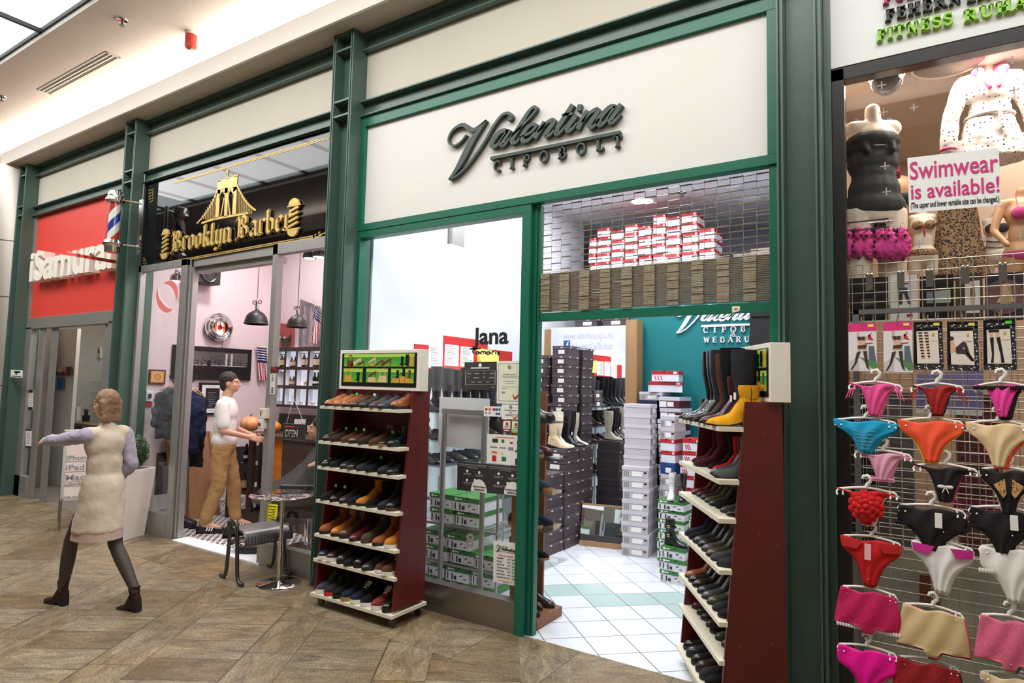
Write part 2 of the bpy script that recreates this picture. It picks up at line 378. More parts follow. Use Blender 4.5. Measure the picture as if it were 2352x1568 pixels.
# ---------------------------------------------------------------- lettering
_TX = {}
def text_mb(body, size=1, ext=0.0, bold=0.0, shear=0.0, align='LEFT', sx=1.0, space=1.0):
    key = (body, ext/size, bold, shear, align, space)
    if key not in _TX:
        c = bpy.data.curves.new('t', 'FONT'); c.body = body; c.size = 1; c.extrude = ext/size/2; c.offset = bold; c.shear = shear; c.align_x = align; c.space_character = space; c.resolution_u = 3
        o = bpy.data.objects.new('t', c); COL.objects.link(o); bpy.context.view_layer.update()
        me = bpy.data.meshes.new_from_object(o.evaluated_get(bpy.context.evaluated_depsgraph_get()))
        _TX[key] = ([tuple(v.co) for v in me.vertices], [tuple(p.vertices) for p in me.polygons])
        bpy.data.objects.remove(o); bpy.data.curves.remove(c); bpy.data.meshes.remove(me)
    v, f = _TX[key]; mb = MB(); mb.v = [(x*size*sx, y*size, z*size + ext/2) for x, y, z in v]; mb.f = list(f); return mb
def wall_text(mb_text, x, Y, z, dst=None, out=0.0):
    """local xy lettering stood up on a wall at Y that faces the mall (-Y)"""
    d = dst or MB(); n = len(d.v); d.v += [(x+a, Y-out-c, z+b) for a, b, c in mb_text.v]; d.f += [tuple(i+n for i in f) for f in mb_text.f]; return d
def ribbon(mb, pts, h, sub=5):
    """flat stroke of varying width through (x, y, w) control points in local xy, thickness h"""
    P = [V((p[0], p[1])) for p in pts]; W = [p[2] for p in pts]; Q = []; QW = []
    n = len(P)
    for i in range(n-1):
        p0 = P[max(i-1,0)]; p1 = P[i]; p2 = P[i+1]; p3 = P[min(i+2, n-1)]
        for k in range(sub):
            t = k/sub; Q.append(.5*((2*p1) + (-p0+p2)*t + (2*p0-5*p1+4*p2-p3)*t*t + (-p0+3*p1-3*p2+p3)*t**3)); QW.append(W[i]*(1-t)+W[i+1]*t)
    Q.append(P[-1]); QW.append(W[-1]); rings = []
    for i, q in enumerate(Q):
        t = (Q[min(i+1, len(Q)-1)] - Q[max(i-1,0)]).normalized(); nn = V((-t.y, t.x))*QW[i]/2
        a, b = q+nn, q-nn
        rings.append([(a.x, a.y, 0),(b.x, b.y, 0),(b.x, b.y, h),(a.x, a.y, h)])
    return mb.loft(rings)
def arc(cx, cy, rx, ry, a0, a1, n=10): return [(cx+rx*cos(radians(a0+(a1-a0)*i/n)), cy+ry*sin(radians(a0+(a1-a0)*i/n))) for i in range(n+1)]
TK, TN, SF = .20,.08,.30
def _s(x, y, w=SF): return (.07, [(x-w/2, y),(x+w/2, y)])
SERIF = {
 'C': (.80, [(.14, arc(.45,.5,.36,.46,50,310,14)),(.08, [(.70,.60),(.70,.92)])]),
 'I': (.40, [(TK, [(.2,0),(.2,1)]), _s(.2,.035,.4), _s(.2,.965,.4)]),
 'P': (.72, [(TK, [(.2,0),(.2,1)]),(.12, [(.2,.95),(.42,.95)] + arc(.42,.71,.22,.24,90,-90,8) + [(.2,.47)]), _s(.2,.035,.42), _s(.14,.965)]),
 'O': (.95, [(.15, arc(.47,.5,.38,.46,0,360,24))]),
 'B': (.76, [(TK, [(.2,0),(.2,1)]),(.12, [(.2,.95),(.42,.95)] + arc(.42,.74,.20,.21,90,-90,8) + [(.2,.53)]),(.13, [(.2,.53),(.45,.53)] + arc(.45,.285,.24,.245,90,-90,8) + [(.2,.04)]), _s(.14,.965), _s(.14,.035)]),
 'L': (.70, [(TK, [(.2,0),(.2,1)]), _s(.2,.965,.42),(.08, [(.06,.04),(.66,.04)]),(.08, [(.65,.02),(.65,.28)])]),
 'T': (.78, [(TK, [(.38,0),(.38,1)]),(.09, [(.04,.955),(.72,.955)]),(.08, [(.06,.98),(.06,.74)]),(.08, [(.70,.98),(.70,.74)]), _s(.38,.035,.42)]),
 'W': (1.1, [(.17, [(.14,1),(.36,0)]),(.08, [(.36,0),(.56,1)]),(.17, [(.54,1),(.76,0)]),(.08, [(.76,0),(.98,1)]), _s(.14,.965), _s(.98,.965)]),
 'E': (.72, [(TK, [(.2,0),(.2,1)]),(.08, [(.06,.96),(.62,.96)]),(.08, [(.61,.98),(.61,.74)]),(.08, [(.2,.52),(.48,.52)]),(.08, [(.48,.40),(.48,.64)]),(.08, [(.06,.04),(.66,.04)]),(.08, [(.65,.02),(.65,.28)])]),
 'F': (.68, [(TK, [(.2,0),(.2,1)]),(.08, [(.06,.96),(.62,.96)]),(.08, [(.61,.98),(.61,.72)]),(.08, [(.2,.52),(.48,.52)]),(.08, [(.48,.40),(.48,.64)]), _s(.2,.035,.42)]),
 'H': (.86, [(TK, [(.2,0),(.2,1)]),(TK, [(.66,0),(.66,1)]),(.08, [(.2,.52),(.66,.52)]), _s(.2,.035,.38), _s(.2,.965,.38), _s(.66,.035,.38), _s(.66,.965,.38)]),
 'R': (.84, [(TK, [(.2,0),(.2,1)]),(.12, [(.2,.95),(.42,.95)] + arc(.42,.73,.21,.22,90,-90,8) + [(.2,.51)]),(.18, [(.40,.5),(.72,.03)]), _s(.2,.035,.40), _s(.14,.965), _s(.76,.035,.24)]),
 'N': (.86, [(.09, [(.18,0),(.18,1)]),(.19, [(.18,1),(.68,0)]),(.09, [(.68,0),(.68,1)]), _s(.16,.965,.34), _s(.18,.035), _s(.68,.965)]),
 'S': (.66, [(.15, arc(.32,.74,.22,.21,30,270,10) + arc(.32,.26,.24,.23,90,-150,10)),(.07, [(.55,.72),(.55,.96)]),(.07, [(.08,.04),(.08,.28)])]),
 'U': (.86, [(TK, [(.2,1),(.2,.35)]),(.14, arc(.43,.33,.24,.29,180,360,10)),(.09, [(.67,.33),(.67,1)]), _s(.2,.965,.40), _s(.67,.965)]),
 'A': (.86, [(.08, [(.10,0),(.42,1)]),(.20, [(.42,1),(.74,0)]),(.08, [(.22,.34),(.6,.34)]), _s(.10,.035), _s(.74,.035,.36)]),
 'M': (1.0, [(.09, [(.16,0),(.16,1)]),(.18, [(.16,1),(.48,.1)]),(.08, [(.48,.1),(.80,1)]),(.19, [(.82,0),(.82,1)]), _s(.16,.035), _s(.82,.035,.36), _s(.14,.965), _s(.84,.965)]),
 'K': (.84, [(TK, [(.2,0),(.2,1)]),(.08, [(.2,.42),(.66,1)]),(.18, [(.36,.58),(.72,0)]), _s(.2,.035,.4), _s(.2,.965,.4), _s(.68,.965), _s(.74,.035)]),
 '&': (.9, [(.13, arc(.38,.76,.17,.19,-20,250,10) + [(.62,.08),(.8,.04)]),(.12, arc(.34,.28,.25,.25,130,400,10))]),
 ' ': (.45, []),
 'D': (.86, [(TK, [(.2,0),(.2,1)]),(.13, [(.2,.95),(.40,.95)] + arc(.40,.5,.34,.45,90,-90,12) + [(.2,.05)]), _s(.14,.965), _s(.14,.035)]),
 'Z': (.76, [(.09, [(.06,.95),(.68,.95)]),(.19, [(.62,.93),(.14,.07)]),(.09, [(.06,.05),(.70,.05)]),(.08, [(.09,.98),(.09,.74)]),(.08, [(.68,.02),(.68,.28)])]),
}
for k, base, acc in (('Ö', 'O', [(.14, [(.30,1.16),(.36,1.16)]),(.14, [(.58,1.16),(.64,1.16)])]),('Ő', 'O', [(.09, [(.36,1.08),(.46,1.26)]),(.09, [(.56,1.08),(.66,1.26)])]),('Á', 'A', [(.09, [(.40,1.08),(.54,1.26)])]),('Ü', 'U', [(.14, [(.28,1.16),(.34,1.16)]),(.14, [(.54,1.16),(.60,1.16)])])):
    SERIF[k] = (SERIF[base][0], SERIF[base][1] + acc)
def serif_mb(txt, size, h, gap=.12, sub=3, heavy=1.0):
    mb = MB(); x = 0; out = []
    for ch in txt:
        adv, st = SERIF[ch]
        for w, pts in st: ribbon(mb, [(size*(x+p[0]), size*p[1], size*w*heavy) for p in pts], h, 1)
        x += adv + gap
    return mb, size*(x-gap)
def lines_mb(x0, z0, x1, z1, n, rnd, Y, th=.35, dst=None):
    """rows of unreadable small print on a sheet that faces -Y"""
    d = dst or MB(); dz = (z1-z0)/n
    for i in range(n):
        z = z1-(i+.5)*dz; x = x0+(x1-x0)*rnd.random()*.12; e = x0+(x1-x0)*(.6+.4*rnd.random())
        d.box(x, Y-.0008, z-dz*th/2, e, Y, z+dz*th/2)
    return d
# ================================================================= THE SETTING
YF, YP = 3.60,3.66            # front of beams, plane of boards and glass
SOF = 4.64                     # soffit
CX = {'C': (-.60,-.38), 'B': (-4.17,-3.92), 'A': (-7.73,-7.48), 'D': (-10.75,-10.50)}
fl = MB(); fl.box(-16,-1.1,-.05,2.5,3.66,0); struct('floor', fl, granite())
fl = MB(); fl.box(-3.92,3.66,-.05,-.38,9.0,-.001); struct('floor', fl, tiles())
fl = MB(); fl.box(-7.6,3.66,-.05,-4.17,5.5,-.001); struct('floor', fl, mosaic())
fl = MB(); fl.box(-12.5,3.66,-.05,-7.73,6.2,-.001); struct('floor', fl, mat('vinyl_floor', (120,112,104),.5))
fl = MB(); fl.box(-.38,3.66,-.05,2.5,6.5,-.001); struct('floor', fl, mat('gray_concrete', (128,122,114),.7, var=.15))
th = MB(); th.box(-6.40,3.60,0,-4.98,3.78,.012); struct('trim_1', th, M['white'])
# ---- mall ceiling: soffit, fascia, cove strip, luminous panes
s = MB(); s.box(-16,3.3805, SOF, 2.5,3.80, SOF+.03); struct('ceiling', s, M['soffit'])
s = MB(); s.box(-16,3.355, SOF-.002,2.5,3.38, SOF+.185); struct('trim_8', s, mat('fascia_lightened', (244,238,230),.7, var=.01))  # fascia colour lightened beyond the soffit's to stand in for brighter light
c = MB(); c.box(-16,2.58, CEIL, 2.5,3.80, CEIL+.05); c.box(-16,3.72, SOF, 2.5,3.80, CEIL); c.box(-16,2.52, CEIL, 2.5,2.58, CEIL+.10)
struct('ceiling', c, M['plaster'])
c = MB(); c.box(-16,-1.1, CEIL, 2.5,.42, CEIL+.05); c.box(-16,.42, CEIL, 2.5,.48, CEIL+.10); struct('ceiling', c, M['plaster'])
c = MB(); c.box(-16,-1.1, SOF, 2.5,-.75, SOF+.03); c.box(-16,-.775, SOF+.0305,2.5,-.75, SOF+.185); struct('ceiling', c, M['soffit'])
c = MB(); c.box(-16,.45, CEIL+.16,2.5,2.56, CEIL+.2); struct('ceiling', c, M['white'])
# luminous ceiling: a metal grid holding backlit panes
PX = 1.12; bars = MB()
for i in range(16):
    x = 1.5 - i*PX; bars.box(x-.02,.48, CEIL+.05, x+.02,2.54, CEIL+.09)
for y in (.49,1.55,2.52): bars.box(-16, y-.02, CEIL+.05,2.5, y+.02, CEIL+.09)
struct('ceiling', bars, M['char'])
E_PANE = emat('backlit_pane', (236,246,250),2.6)
pn = MB()
for i in range(15):
    x = 1.5 - i*PX
    for y0, y1 in ((.50,1.53),(1.57,2.50)): pn.box(x-PX+.02, y0, CEIL+.09, x-.02, y1, CEIL+.10)
struct('ceiling', pn, E_PANE)
# ---- opposite side of the mall (seen only as a reflection) and the end wall
w = MB(); w.box(-16,-1.2,0,2.5,-1.1,5.2); struct('wall_front', w, mat('dim_shopfronts', (84,74,66),.5, var=.35, scale=.8))
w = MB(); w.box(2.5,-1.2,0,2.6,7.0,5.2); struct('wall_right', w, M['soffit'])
# rounded metal cladding of the pillar at the far left
w = MB(); R = .62; cx, cy = -11.36,3.66
w.loft([[(cx - R*sin(radians(a)), cy - R*cos(radians(a)), z) for a in range(0,360,6)] for z in (0, SOF)])
struct('wall_left', w, mat('satin_cladding', (182,176,168),.32,.75, var=.05, scale=.6),30)
w = MB()
for z in (1.5,2.75,3.55):
    w.tube([(cx - (R+.002)*sin(radians(a)), cy - (R+.002)*cos(radians(a)), z) for a in range(-90,91,6)], .006,6)
struct('trim_2', w, M['char'])
# ---- green steel columns
for i, (k, (x0, x1)) in enumerate(CX.items()):
    m = MB(); yf = 3.50
    for xa in (x0, x1-.034):
        m.box(xa, yf, 0, xa+.011,3.80, SOF); m.box(xa+.023, yf, 0, xa+.034,3.80, SOF); m.box(xa+.011, yf+.02,0, xa+.023,3.80, SOF)
    m.box(x0+.034, yf+.10,0, x1-.034, yf+.12, SOF)
    for z in (3.905,4.035,4.485,4.625): m.box(x0+.034, yf+.004, z-.009, x1-.034, yf+.10, z+.009)
    struct('trim_%d' % (20+i), m, M['green'], bevel=.002)
# ---- beams and boards of each bay
bays = [('phone', -10.50,-7.73),('barber', -7.48,-4.17),('shoe', -3.92,-.60),('lingerie', -.38,2.4)]
for i, (nm, x0, x1) in enumerate(bays):
    if nm != 'lingerie':
        m = MB()
        for zl, zu in ((3.90,4.04),(4.48, SOF)):
            m.box(x0, YF, zl, x1, YP+.05, zl+.014); m.box(x0, YF, zu-.014, x1, YP+.05, zu); m.box(x0, YP, zl, x1, YP+.02, zu)
        m.box(x0, YF+.01, SOF-.03, x1, YP, SOF)
        struct('trim_%d' % (30+i), m, M['green'], bevel=.002)
        m = MB(); m.box(x0, YP+.005,4.04, x1, YP+.03,4.48); struct('wall_front', m, M['cream'])
# partitions between the shops
def wallbox(name, a, m): b = MB(); b.box(*a); return struct(name, b, m)
wallbox('wall_left', (-3.98,3.80,0,-3.90,7.75,3.95), M['cool'])
wallbox('wall_left', (-6.2,7.75,0,-3.90,7.85,3.95), M['cool'])
wallbox('wall_right', (-.50,3.80,0,-.44,9.0,3.95), M['cool'])
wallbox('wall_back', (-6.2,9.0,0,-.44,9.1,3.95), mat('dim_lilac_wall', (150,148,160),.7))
wallbox('wall_back', (-3.2,7.0,0,-.50,7.06,2.92), M['teal'])
wallbox('trim_40', (-3.5,7.06,2.80,-.50,8.3,2.92), M['white']).__setitem__('kind', 'structure')
wallbox('ceiling', (-6.2,3.70,3.95,-.44,9.1,4.0), mat('ceiling_tile', (226,226,232),.8, var=.02, scale=30))
g = MB()
for k in range(6): g.box(-3.9+.62*k-.012,3.75,3.944,-3.9+.62*k+.012,9.0,3.9505)
for k in range(9): g.box(-6.2,3.9+.62*k-.012,3.9445,-.5,3.9+.62*k+.012,3.951)
struct('ceiling', g, M['white'])
wallbox('wall_left', (-7.62,3.80,0,-7.55,5.50,3.7), M['pinkwall'])
wallbox('wall_back', (-7.62,5.50,0,-4.05,5.57,3.7), M['pinkwall'])
wallbox('wall_right', (-4.12,3.80,0,-4.05,5.50,3.7), M['pinkwall'])
wallbox('ceiling', (-7.62,3.70,3.7,-4.05,5.57,3.76), mat('barber_ceiling', (214,204,206),.8))
wallbox('wall_left', (-12.2,3.95,0,-12.1,5.9,3.6), mat('gray_wall', (182,180,172),.7))
wallbox('wall_back', (-12.2,5.9,0,-7.70,6.0,3.6), MATS['gray_wall'])
wallbox('wall_right', (-7.72,3.80,0,-7.66,5.9,3.6), MATS['gray_wall'])
wallbox('ceiling', (-12.2,3.7,3.5,-7.7,6.0,3.6), MATS['gray_wall'])
wallbox('wall_back', (-.36,5.6,0,2.4,5.7,3.5), M['tan'])
wallbox('wall_left', (-.42,3.80,0,-.34,5.6,3.5), M['tan'])
wallbox('ceiling', (-.42,3.70,3.45,2.4,5.7,3.52), M['soffit'])
# dark wainscot and lattice skirting of the barber shop's left wall
m = MB(); m.box(-7.56,4.0,.28,-7.535,5.49,.77); struct('trim_3', m, mat('black_vinyl', (40,38,44),.45, bump=.2, bscale=12))
m = MB(); m.box(-7.56,4.0,.11,-7.538,5.49,.28); struct('trim_4', m, M['white'])
m = MB()
for k in range(25):
    y = 4.0+.055*k
    for sgn in (1,-1):
        a, b = (y, y+.11) if sgn > 0 else (y+.11, y)
        m.tube([(-7.535, a, .01),(-7.535, b, .10)], .008,4)
m.box(-7.545,4.0,.10,-7.525,5.49,.115); m.box(-7.545,4.0,.0,-7.525,5.49,.012); struct('baseboard_left', m, M['white'])
# ---- shoe shop front: emerald frame, sign board, window, door head
x0, x1 = -3.92,-.60; em = M['emerald']
def frame(name, boxes, m=em, bevel=.002):
    b = MB()
    for q in boxes: b.box(*q)
    return struct(name, b, m, bevel=bevel)
frame('trim_5', [(x0,3.625,3.815, x1,3.70,3.90),(x0,3.625,2.975, x0+.05,3.70,3.815),(x1-.07,3.625,2.975, x1,3.70,3.815),(x0,3.625,2.918, x1,3.70,2.975)])
frame('window_1', [(x0,3.63,2.858,-2.215,3.72,2.915),(x0,3.63,.0, x0+.035,3.72,2.858),(-2.285,3.63,0,-2.215,3.72,2.858)])
g = MB(); g.box(x0+.035,3.665,.20,-2.285,3.671,2.858); gl = obj('glass', g, G_WIN, bpy.data.objects['window_1'])
frame('door_1', [(-2.213,3.67,0,-2.185,3.71,2.918),(-2.18,3.68,0,-2.165,3.73,2.918),(-.665,3.64,0,-.60,3.72,2.918),(-2.165,3.69,2.10,-.665,3.725,2.157)])
frame('trim_6', [(x0+.036,3.640,0,-2.23,3.73,.205)], M['steel'])
# ---- lingerie window: black frame, glass, plinth
ZLIN = at(1990,150, Y=3.64).z
frame('window_2', [(-.345,3.62,0,-.285,3.70, ZLIN+.005),(-.345,3.62, ZLIN-.06,2.4,3.70, ZLIN+.01)], M['darkframe'])
g = MB(); g.box(-.285,3.66,.05,2.4,3.666, ZLIN-.055); obj('glass', g, G_WIN, bpy.data.objects['window_2'])
frame('trim_7', [(-.38,3.60,0,-.345,3.75,4.64)], M['green'])
# ---- barber front: black fascia is a sign (below); aluminium frames
zb = at(540,577, Y=3.64).z      # underside of the fascia
def bx(px): return at(px, 900, Y=3.64).x
lx0, lx1 = -7.46, at(410,1000, Y=3.64).x
frame('window_3', [(lx0,3.62,0, lx0+.05,3.68, zb),(lx1-.11,3.62,0, lx1,3.68, zb),(lx0,3.62, zb-.07, lx1,3.68, zb),(lx0,3.615,0, lx1-.11,3.685,.24)], M['alu'])
g = MB(); g.box(lx0+.05,3.647,.24, lx1-.11,3.652, zb-.07); obj('glass', g, G_WIN, bpy.data.objects['window_3'])
rx0, rx1 = at(604,1200, Y=3.66).x, -4.17
frame('window_4', [(rx0,3.62,.0, rx0+.07,3.69, zb),(rx0,3.62, zb-.10, rx1,3.69, zb),(rx0,3.61,0, rx1,3.69,.20)], M['alu'])
g = MB(); g.box(rx0+.07,3.655,.20, rx1,3.66, zb-.10); obj('glass', g, G_WIN, bpy.data.objects['window_4'])
frame('door_2', [(lx1,3.66,0, lx1+.06,3.72, zb),(lx1+.02,3.64,0, lx1+.035,3.66, zb),(lx1,3.66, zb-.09, rx0,3.72, zb),(lx1+.06,3.70, zb-.15, rx0,3.78, zb-.09)], M['alu'])
# ---- phone shop front
zr = at(165,722, Y=3.66).z; zq = at(165,745, Y=3.66).z
px_ = lambda p: at(p, 850, Y=3.68).x
ax = [px_(p) for p in (60,72,88,98,104,112,127,236,246,250,262)]
frame('door_3', [(-10.5,3.64, zq-.02,-7.73,3.74, zr),(-10.5,3.64,0, ax[1], 3.72, zq),(ax[2], 3.665,0, ax[3], 3.69, zq),(ax[5], 3.68,0, ax[6], 3.69, zq),(ax[7], 3.67,0, ax[8], 3.70, zq),(ax[9], 3.64,0, ax[10], 3.72, zq),
     (-10.5,3.64,0, ax[2], 3.70,.28)], M['alu'])
g = MB(); g.box(ax[1], 3.675,.28, ax[2], 3.68, zq); obj('glass', g, G_WIN, bpy.data.objects['door_3'])
# ================================================================= MALL THINGS
def D(px, py, **k): return at(px, py, **k)
# ---- ceiling services
p = D(440,76, Z=CEIL)
t = thing('fire_beacon', 'red cylindrical fire beacon hanging from the bright mall ceiling', 'alarm', p)
b = MB(); b.lathe([(.058,0),(.058,-.025)]); obj('base', b, M['offwhite'], t, 30)
b = MB(); b.lathe([(.052,-.025),(.056,-.04),(.056,-.085),(.052,-.09),(.056,-.095),(.056,-.14),(.045,-.165),(.02,-.17)]); obj('body', b, mat('beacon_red', (214,62,44),.35), t, 40)
b = MB(); b.lathe([(.026,-.166),(.026,-.176),(.012,-.180)]); obj('lens', b, M['chrome'], t, 30)
def sprinkler(p, label):
    t = thing('sprinkler', label, 'sprinkler', p)
    b = MB(); b.lathe([(.055,0),(.05,-.012),(.02,-.016)]); obj('escutcheon', b, M['chrome'], t, 30)
    b = MB(); b.cyl((0,0,-.01),(0,0,-.05),.010); b.lathe([(.024,-.058),(.026,-.055)]); b.tube([(-.018,0,-.02),(-.02,0,-.045),(0,0,-.056),(.02,0,-.045),(.018,0,-.02)], .004,6); obj('head', b, M['steel'], t, 40)
    return t
sprinkler(D(281,46, Z=CEIL), 'chrome sprinkler head on the mall ceiling between the air vent and the luminous panes')
sprinkler(D(4,222, Z=CEIL), 'chrome sprinkler head on the mall ceiling at the left edge of the photo')
a, c = D(103,212, Z=CEIL), D(258,124, Z=CEIL)
t = thing('air_vent', 'long slotted air vent set into the mall ceiling', 'vent', ((a+c)/2))
L_ = (c-a).length/2
b = MB(); b.box(-L_, -.075,-.006, L_, -.058,.0); b.box(-L_, .058,-.006, L_, .075,0); b.box(-L_, -.075,-.006,-L_+.017,.075,0); b.box(L_-.017,-.075,-.006, L_, .075,0); obj('frame', b, M['plaster'], t)
b = MB(); b.box(-L_, -.06,-.002, L_, .06,-.0005); obj('slot', b, M['black'], t)
for y in (-.02,.02):
    b = MB(); b.box(-L_+.01, y-.009,-.005, L_-.01, y+.006,-.002); obj('vane', b, M['shelfcream'], t)
p = D(1,374, Y=3.36)
t = obj('wall_sensor', MB().box(p.x-.10,3.325, p.z-.05, p.x+.03,3.358, p.z+.09), M['shelfcream'], bevel=.006); tag(t, 'small beige sensor box on the ceiling fascia above the cylindrical pillar', 'sensor')
# ---- shoe shop sign
t = thing('shop_sign', 'white sign board with raised dark green script lettering over the shoe shop', 'sign', (-2.27,3.66,3.40))
obj('board', MB().box(-3.87,3.655,2.975,-.67,3.69,3.815), M['signwhite'], t, W=1)
SX = .21259
def spt(x, y, w, Y=3.652): p = D(980+x*SX, 200+y*SX, Y=Y); return (p.x, p.z, w*SX*.0034)
def trace(strokes, h, Y=3.652):
    mb = MB()
    for st in strokes: ribbon(mb, [spt(*q) for q in st], h, 6)
    o = MB(); return wall_text(mb, 0, Y, 0, o)
VS = [[(455,530,16),(400,600,18),(330,645,20),(275,625,20),(262,570,18),(300,490,22),(370,435,30),(430,425,42),(480,460,50),(530,480,42),(590,440,26),(670,374,14)],
 [(670,374,18),(600,470,44),(500,620,76),(420,780,74),(340,920,48),(268,1010,12)], [(268,1010,14),(350,970,22),(450,880,24),(560,740,26),(660,590,28),(740,450,30),(820,340,28),(880,300,28),(925,308,34),(940,345,40),(905,362,44)],
 [(905,492,30),(860,485,42),(800,520,48),(735,610,54),(735,655,44),(790,640,32),(850,560,30),(905,480,36)], [(928,478,40),(850,600,54),(838,645,44),(880,625,28),(925,560,18)],
 [(920,570,18),(1000,490,22),(1110,380,22),(1195,280,24),(1208,240,26),(1170,240,30),(1110,310,40),(1030,440,50),(955,570,54),(955,615,42),(1000,605,28),(1045,545,18)],
 [(1060,550,20),(1150,505,26),(1205,440,30),(1185,418,30),(1120,450,44),(1055,550,52),(1075,602,44),(1140,575,28),(1195,505,18)],
 [(1300,392,46),(1245,480,52),(1190,572,48)], [(1225,505,20),(1320,405,32),(1385,375,42),(1388,412,48),(1315,515,50),(1318,545,40),(1370,520,26),(1415,460,16)],
 [(1602,208,48),(1510,350,52),(1430,475,54),(1430,522,44),(1480,492,26),(1525,435,18)], [(1485,322,26),(1600,304,26)],
 [(1642,318,48),(1590,390,52),(1545,455,54),(1550,492,42),(1600,465,26),(1645,405,18)], [(1650,242,58),(1692,238,58)],
 [(1762,272,46),(1705,370,52),(1655,472,48)], [(1700,400,20),(1790,298,32),(1860,262,42),(1862,302,48),(1785,412,50),(1795,455,40),(1845,425,26),(1890,360,16)],
 [(2060,228,32),(2010,232,42),(1945,290,50),(1885,370,54),(1890,428,44),(1950,392,30),(2000,320,30),(2060,230,36)], [(2122,205,46),(2060,290,52),(2010,362,54),(2012,402,44),(2060,375,28),(2115,310,18)]]
obj('script_lettering', trace(VS, .035), M['letter'], t, 40, True)
obj('underline', trace([[(715,785,30),(1400,648,30),(2110,505,30)]], .035), M['letter'], t, 40, True)
o = MB(); a = D(980+708*SX, 200+925*SX, Y=3.652); e = D(980+2115*SX, 200+640*SX, Y=3.652)
for ch, cxx in zip('CIPÖBOLT', (752,910,1068,1258,1457,1662,1868,2062)):
    g, w = serif_mb(ch, .078,.03, heavy=1.1); q = D(980+cxx*SX, 640, Y=3.652).x
    fr = (q-a.x)/(e.x-a.x); obj('letter', wall_text(g, q-w/2,3.652, a.z+(e.z-a.z)*fr-.008), M['letter'], t, W=1)
# ---- barber fascia: black glass with gold bridge and blackletter
zt_ = 3.90; fx0, fx1 = -7.48,-4.17; FY = 3.645
t = thing('shop_sign', 'glossy black barber sign with gold bridge drawing and gold blackletter name', 'sign', (-5.8, FY, 3.2))
obj('board', MB().box(fx0, FY, zb, fx1, FY+.04, zt_), mat('black_glass', (8,8,10),.03, var=0, spec=.5), t, W=1)
KX = .19558
def bpt(x, y, Y=FY): p = D(320+x*KX, 320+y*KX, Y=Y); return (p.x, p.z)
def gold_lines(mb, pts, w): ribbon(mb, [(*bpt(x, y), w) for x, y in pts], .003,1)
mb = MB()
for a_, b_ in (((430,500),(2105,5)),((400,520),(2105,25)),((170,1470),(2040,1132)),((150,1490),(2040,1152))): gold_lines(mb, [a_, b_], .010)
for base in ((2060,1128),(2105,1100)):
    gold_lines(mb, [(base[0]+90, base[1]-10),(base[0]+40, base[1]+14),(base[0]+8, base[1]+18),(base[0], base[1]-4),(base[0]+22, base[1]-14)], .010)
for k in range(3): gold_lines(mb, [(2110+40*k, 5-10*k),(2130+40*k, 22-10*k),(2148+40*k, 4-10*k),(2140+40*k, -8-10*k)], .009)
for k in range(4): gold_lines(mb, [(110,600+34*k),(165,585+34*k),(160,615+34*k),(120,640+34*k)], .008)
for k in range(4): gold_lines(mb, [(40,1400+28*k),(60+18*k, 1395+28*k),(70,1415+28*k)], .008)
obj('border_lines', wall_text(mb, 0, FY, 0), M['goldside'], t, W=1)
# bridge
mb = MB()
def gp(pts, w): ribbon(mb, [(*bpt(x, y), w) for x, y in pts], .006,4)
def gpoly(pts): mb.prism([bpt(x, y) for x, y in pts], .006)
gpoly([(925,490),(1160,425),(1158,440),(1150,560),(925,600)])
gpoly([(920,480),(962,468),(962,490),(922,500)]); gpoly([(1120,425),(1166,408),(1164,432),(1122,446)]); gpoly([(1024,448),(1064,436),(1064,460),(1026,470)])
gpoly([(925,595),(960,590),(945,740),(935,925),(890,932),(905,750)])
gpoly([(1110,560),(1150,555),(1145,720),(1138,882),(1095,890),(1104,720)])
gpoly([(1010,575),(1045,570),(1040,740),(1035,905),(1000,912),(1008,740)])
gp([(945,700),(955,640),(985,600)], .014); gp([(985,600),(1008,640),(1010,700)], .014); gp([(1045,690),(1055,630),(1075,590)], .014); gp([(1075,590),(1105,630),(1108,690)], .014)
gpoly([(925,600),(1150,560),(1150,590),(1110,620),(1075,575),(1040,625),(1010,635),(985,585),(950,640),(925,640)])
gp([(1040,440),(1050,355)], .008); gpoly([(1046,355),(1022,388),(1022,408),(1048,380)])
gp([(925,580),(880,700),(800,850),(680,990)], .018); gp([(1150,530),(1200,640),(1270,750),(1370,835)], .018)
gp([(735,985),(900,935),(1280,865)], .022); gp([(1000,690),(980,800),(960,915)], .015); gp([(1045,690),(1055,790),(1068,890)], .015)
for k in range(9):
    x = 905-20*k; y0 = 640+ (905-x)*1.55; gp([(x, y0),(x-6,940)], .005) if y0 < 920 else None
for k in range(9):
    x = 1165+20*k; y0 = 575+(x-1165)*1.4; gp([(x, y0),(x-2,880)], .005) if y0 < 860 else None
obj('bridge_drawing', wall_text(mb, 0, FY, 0), M['gold'], t, W=1)
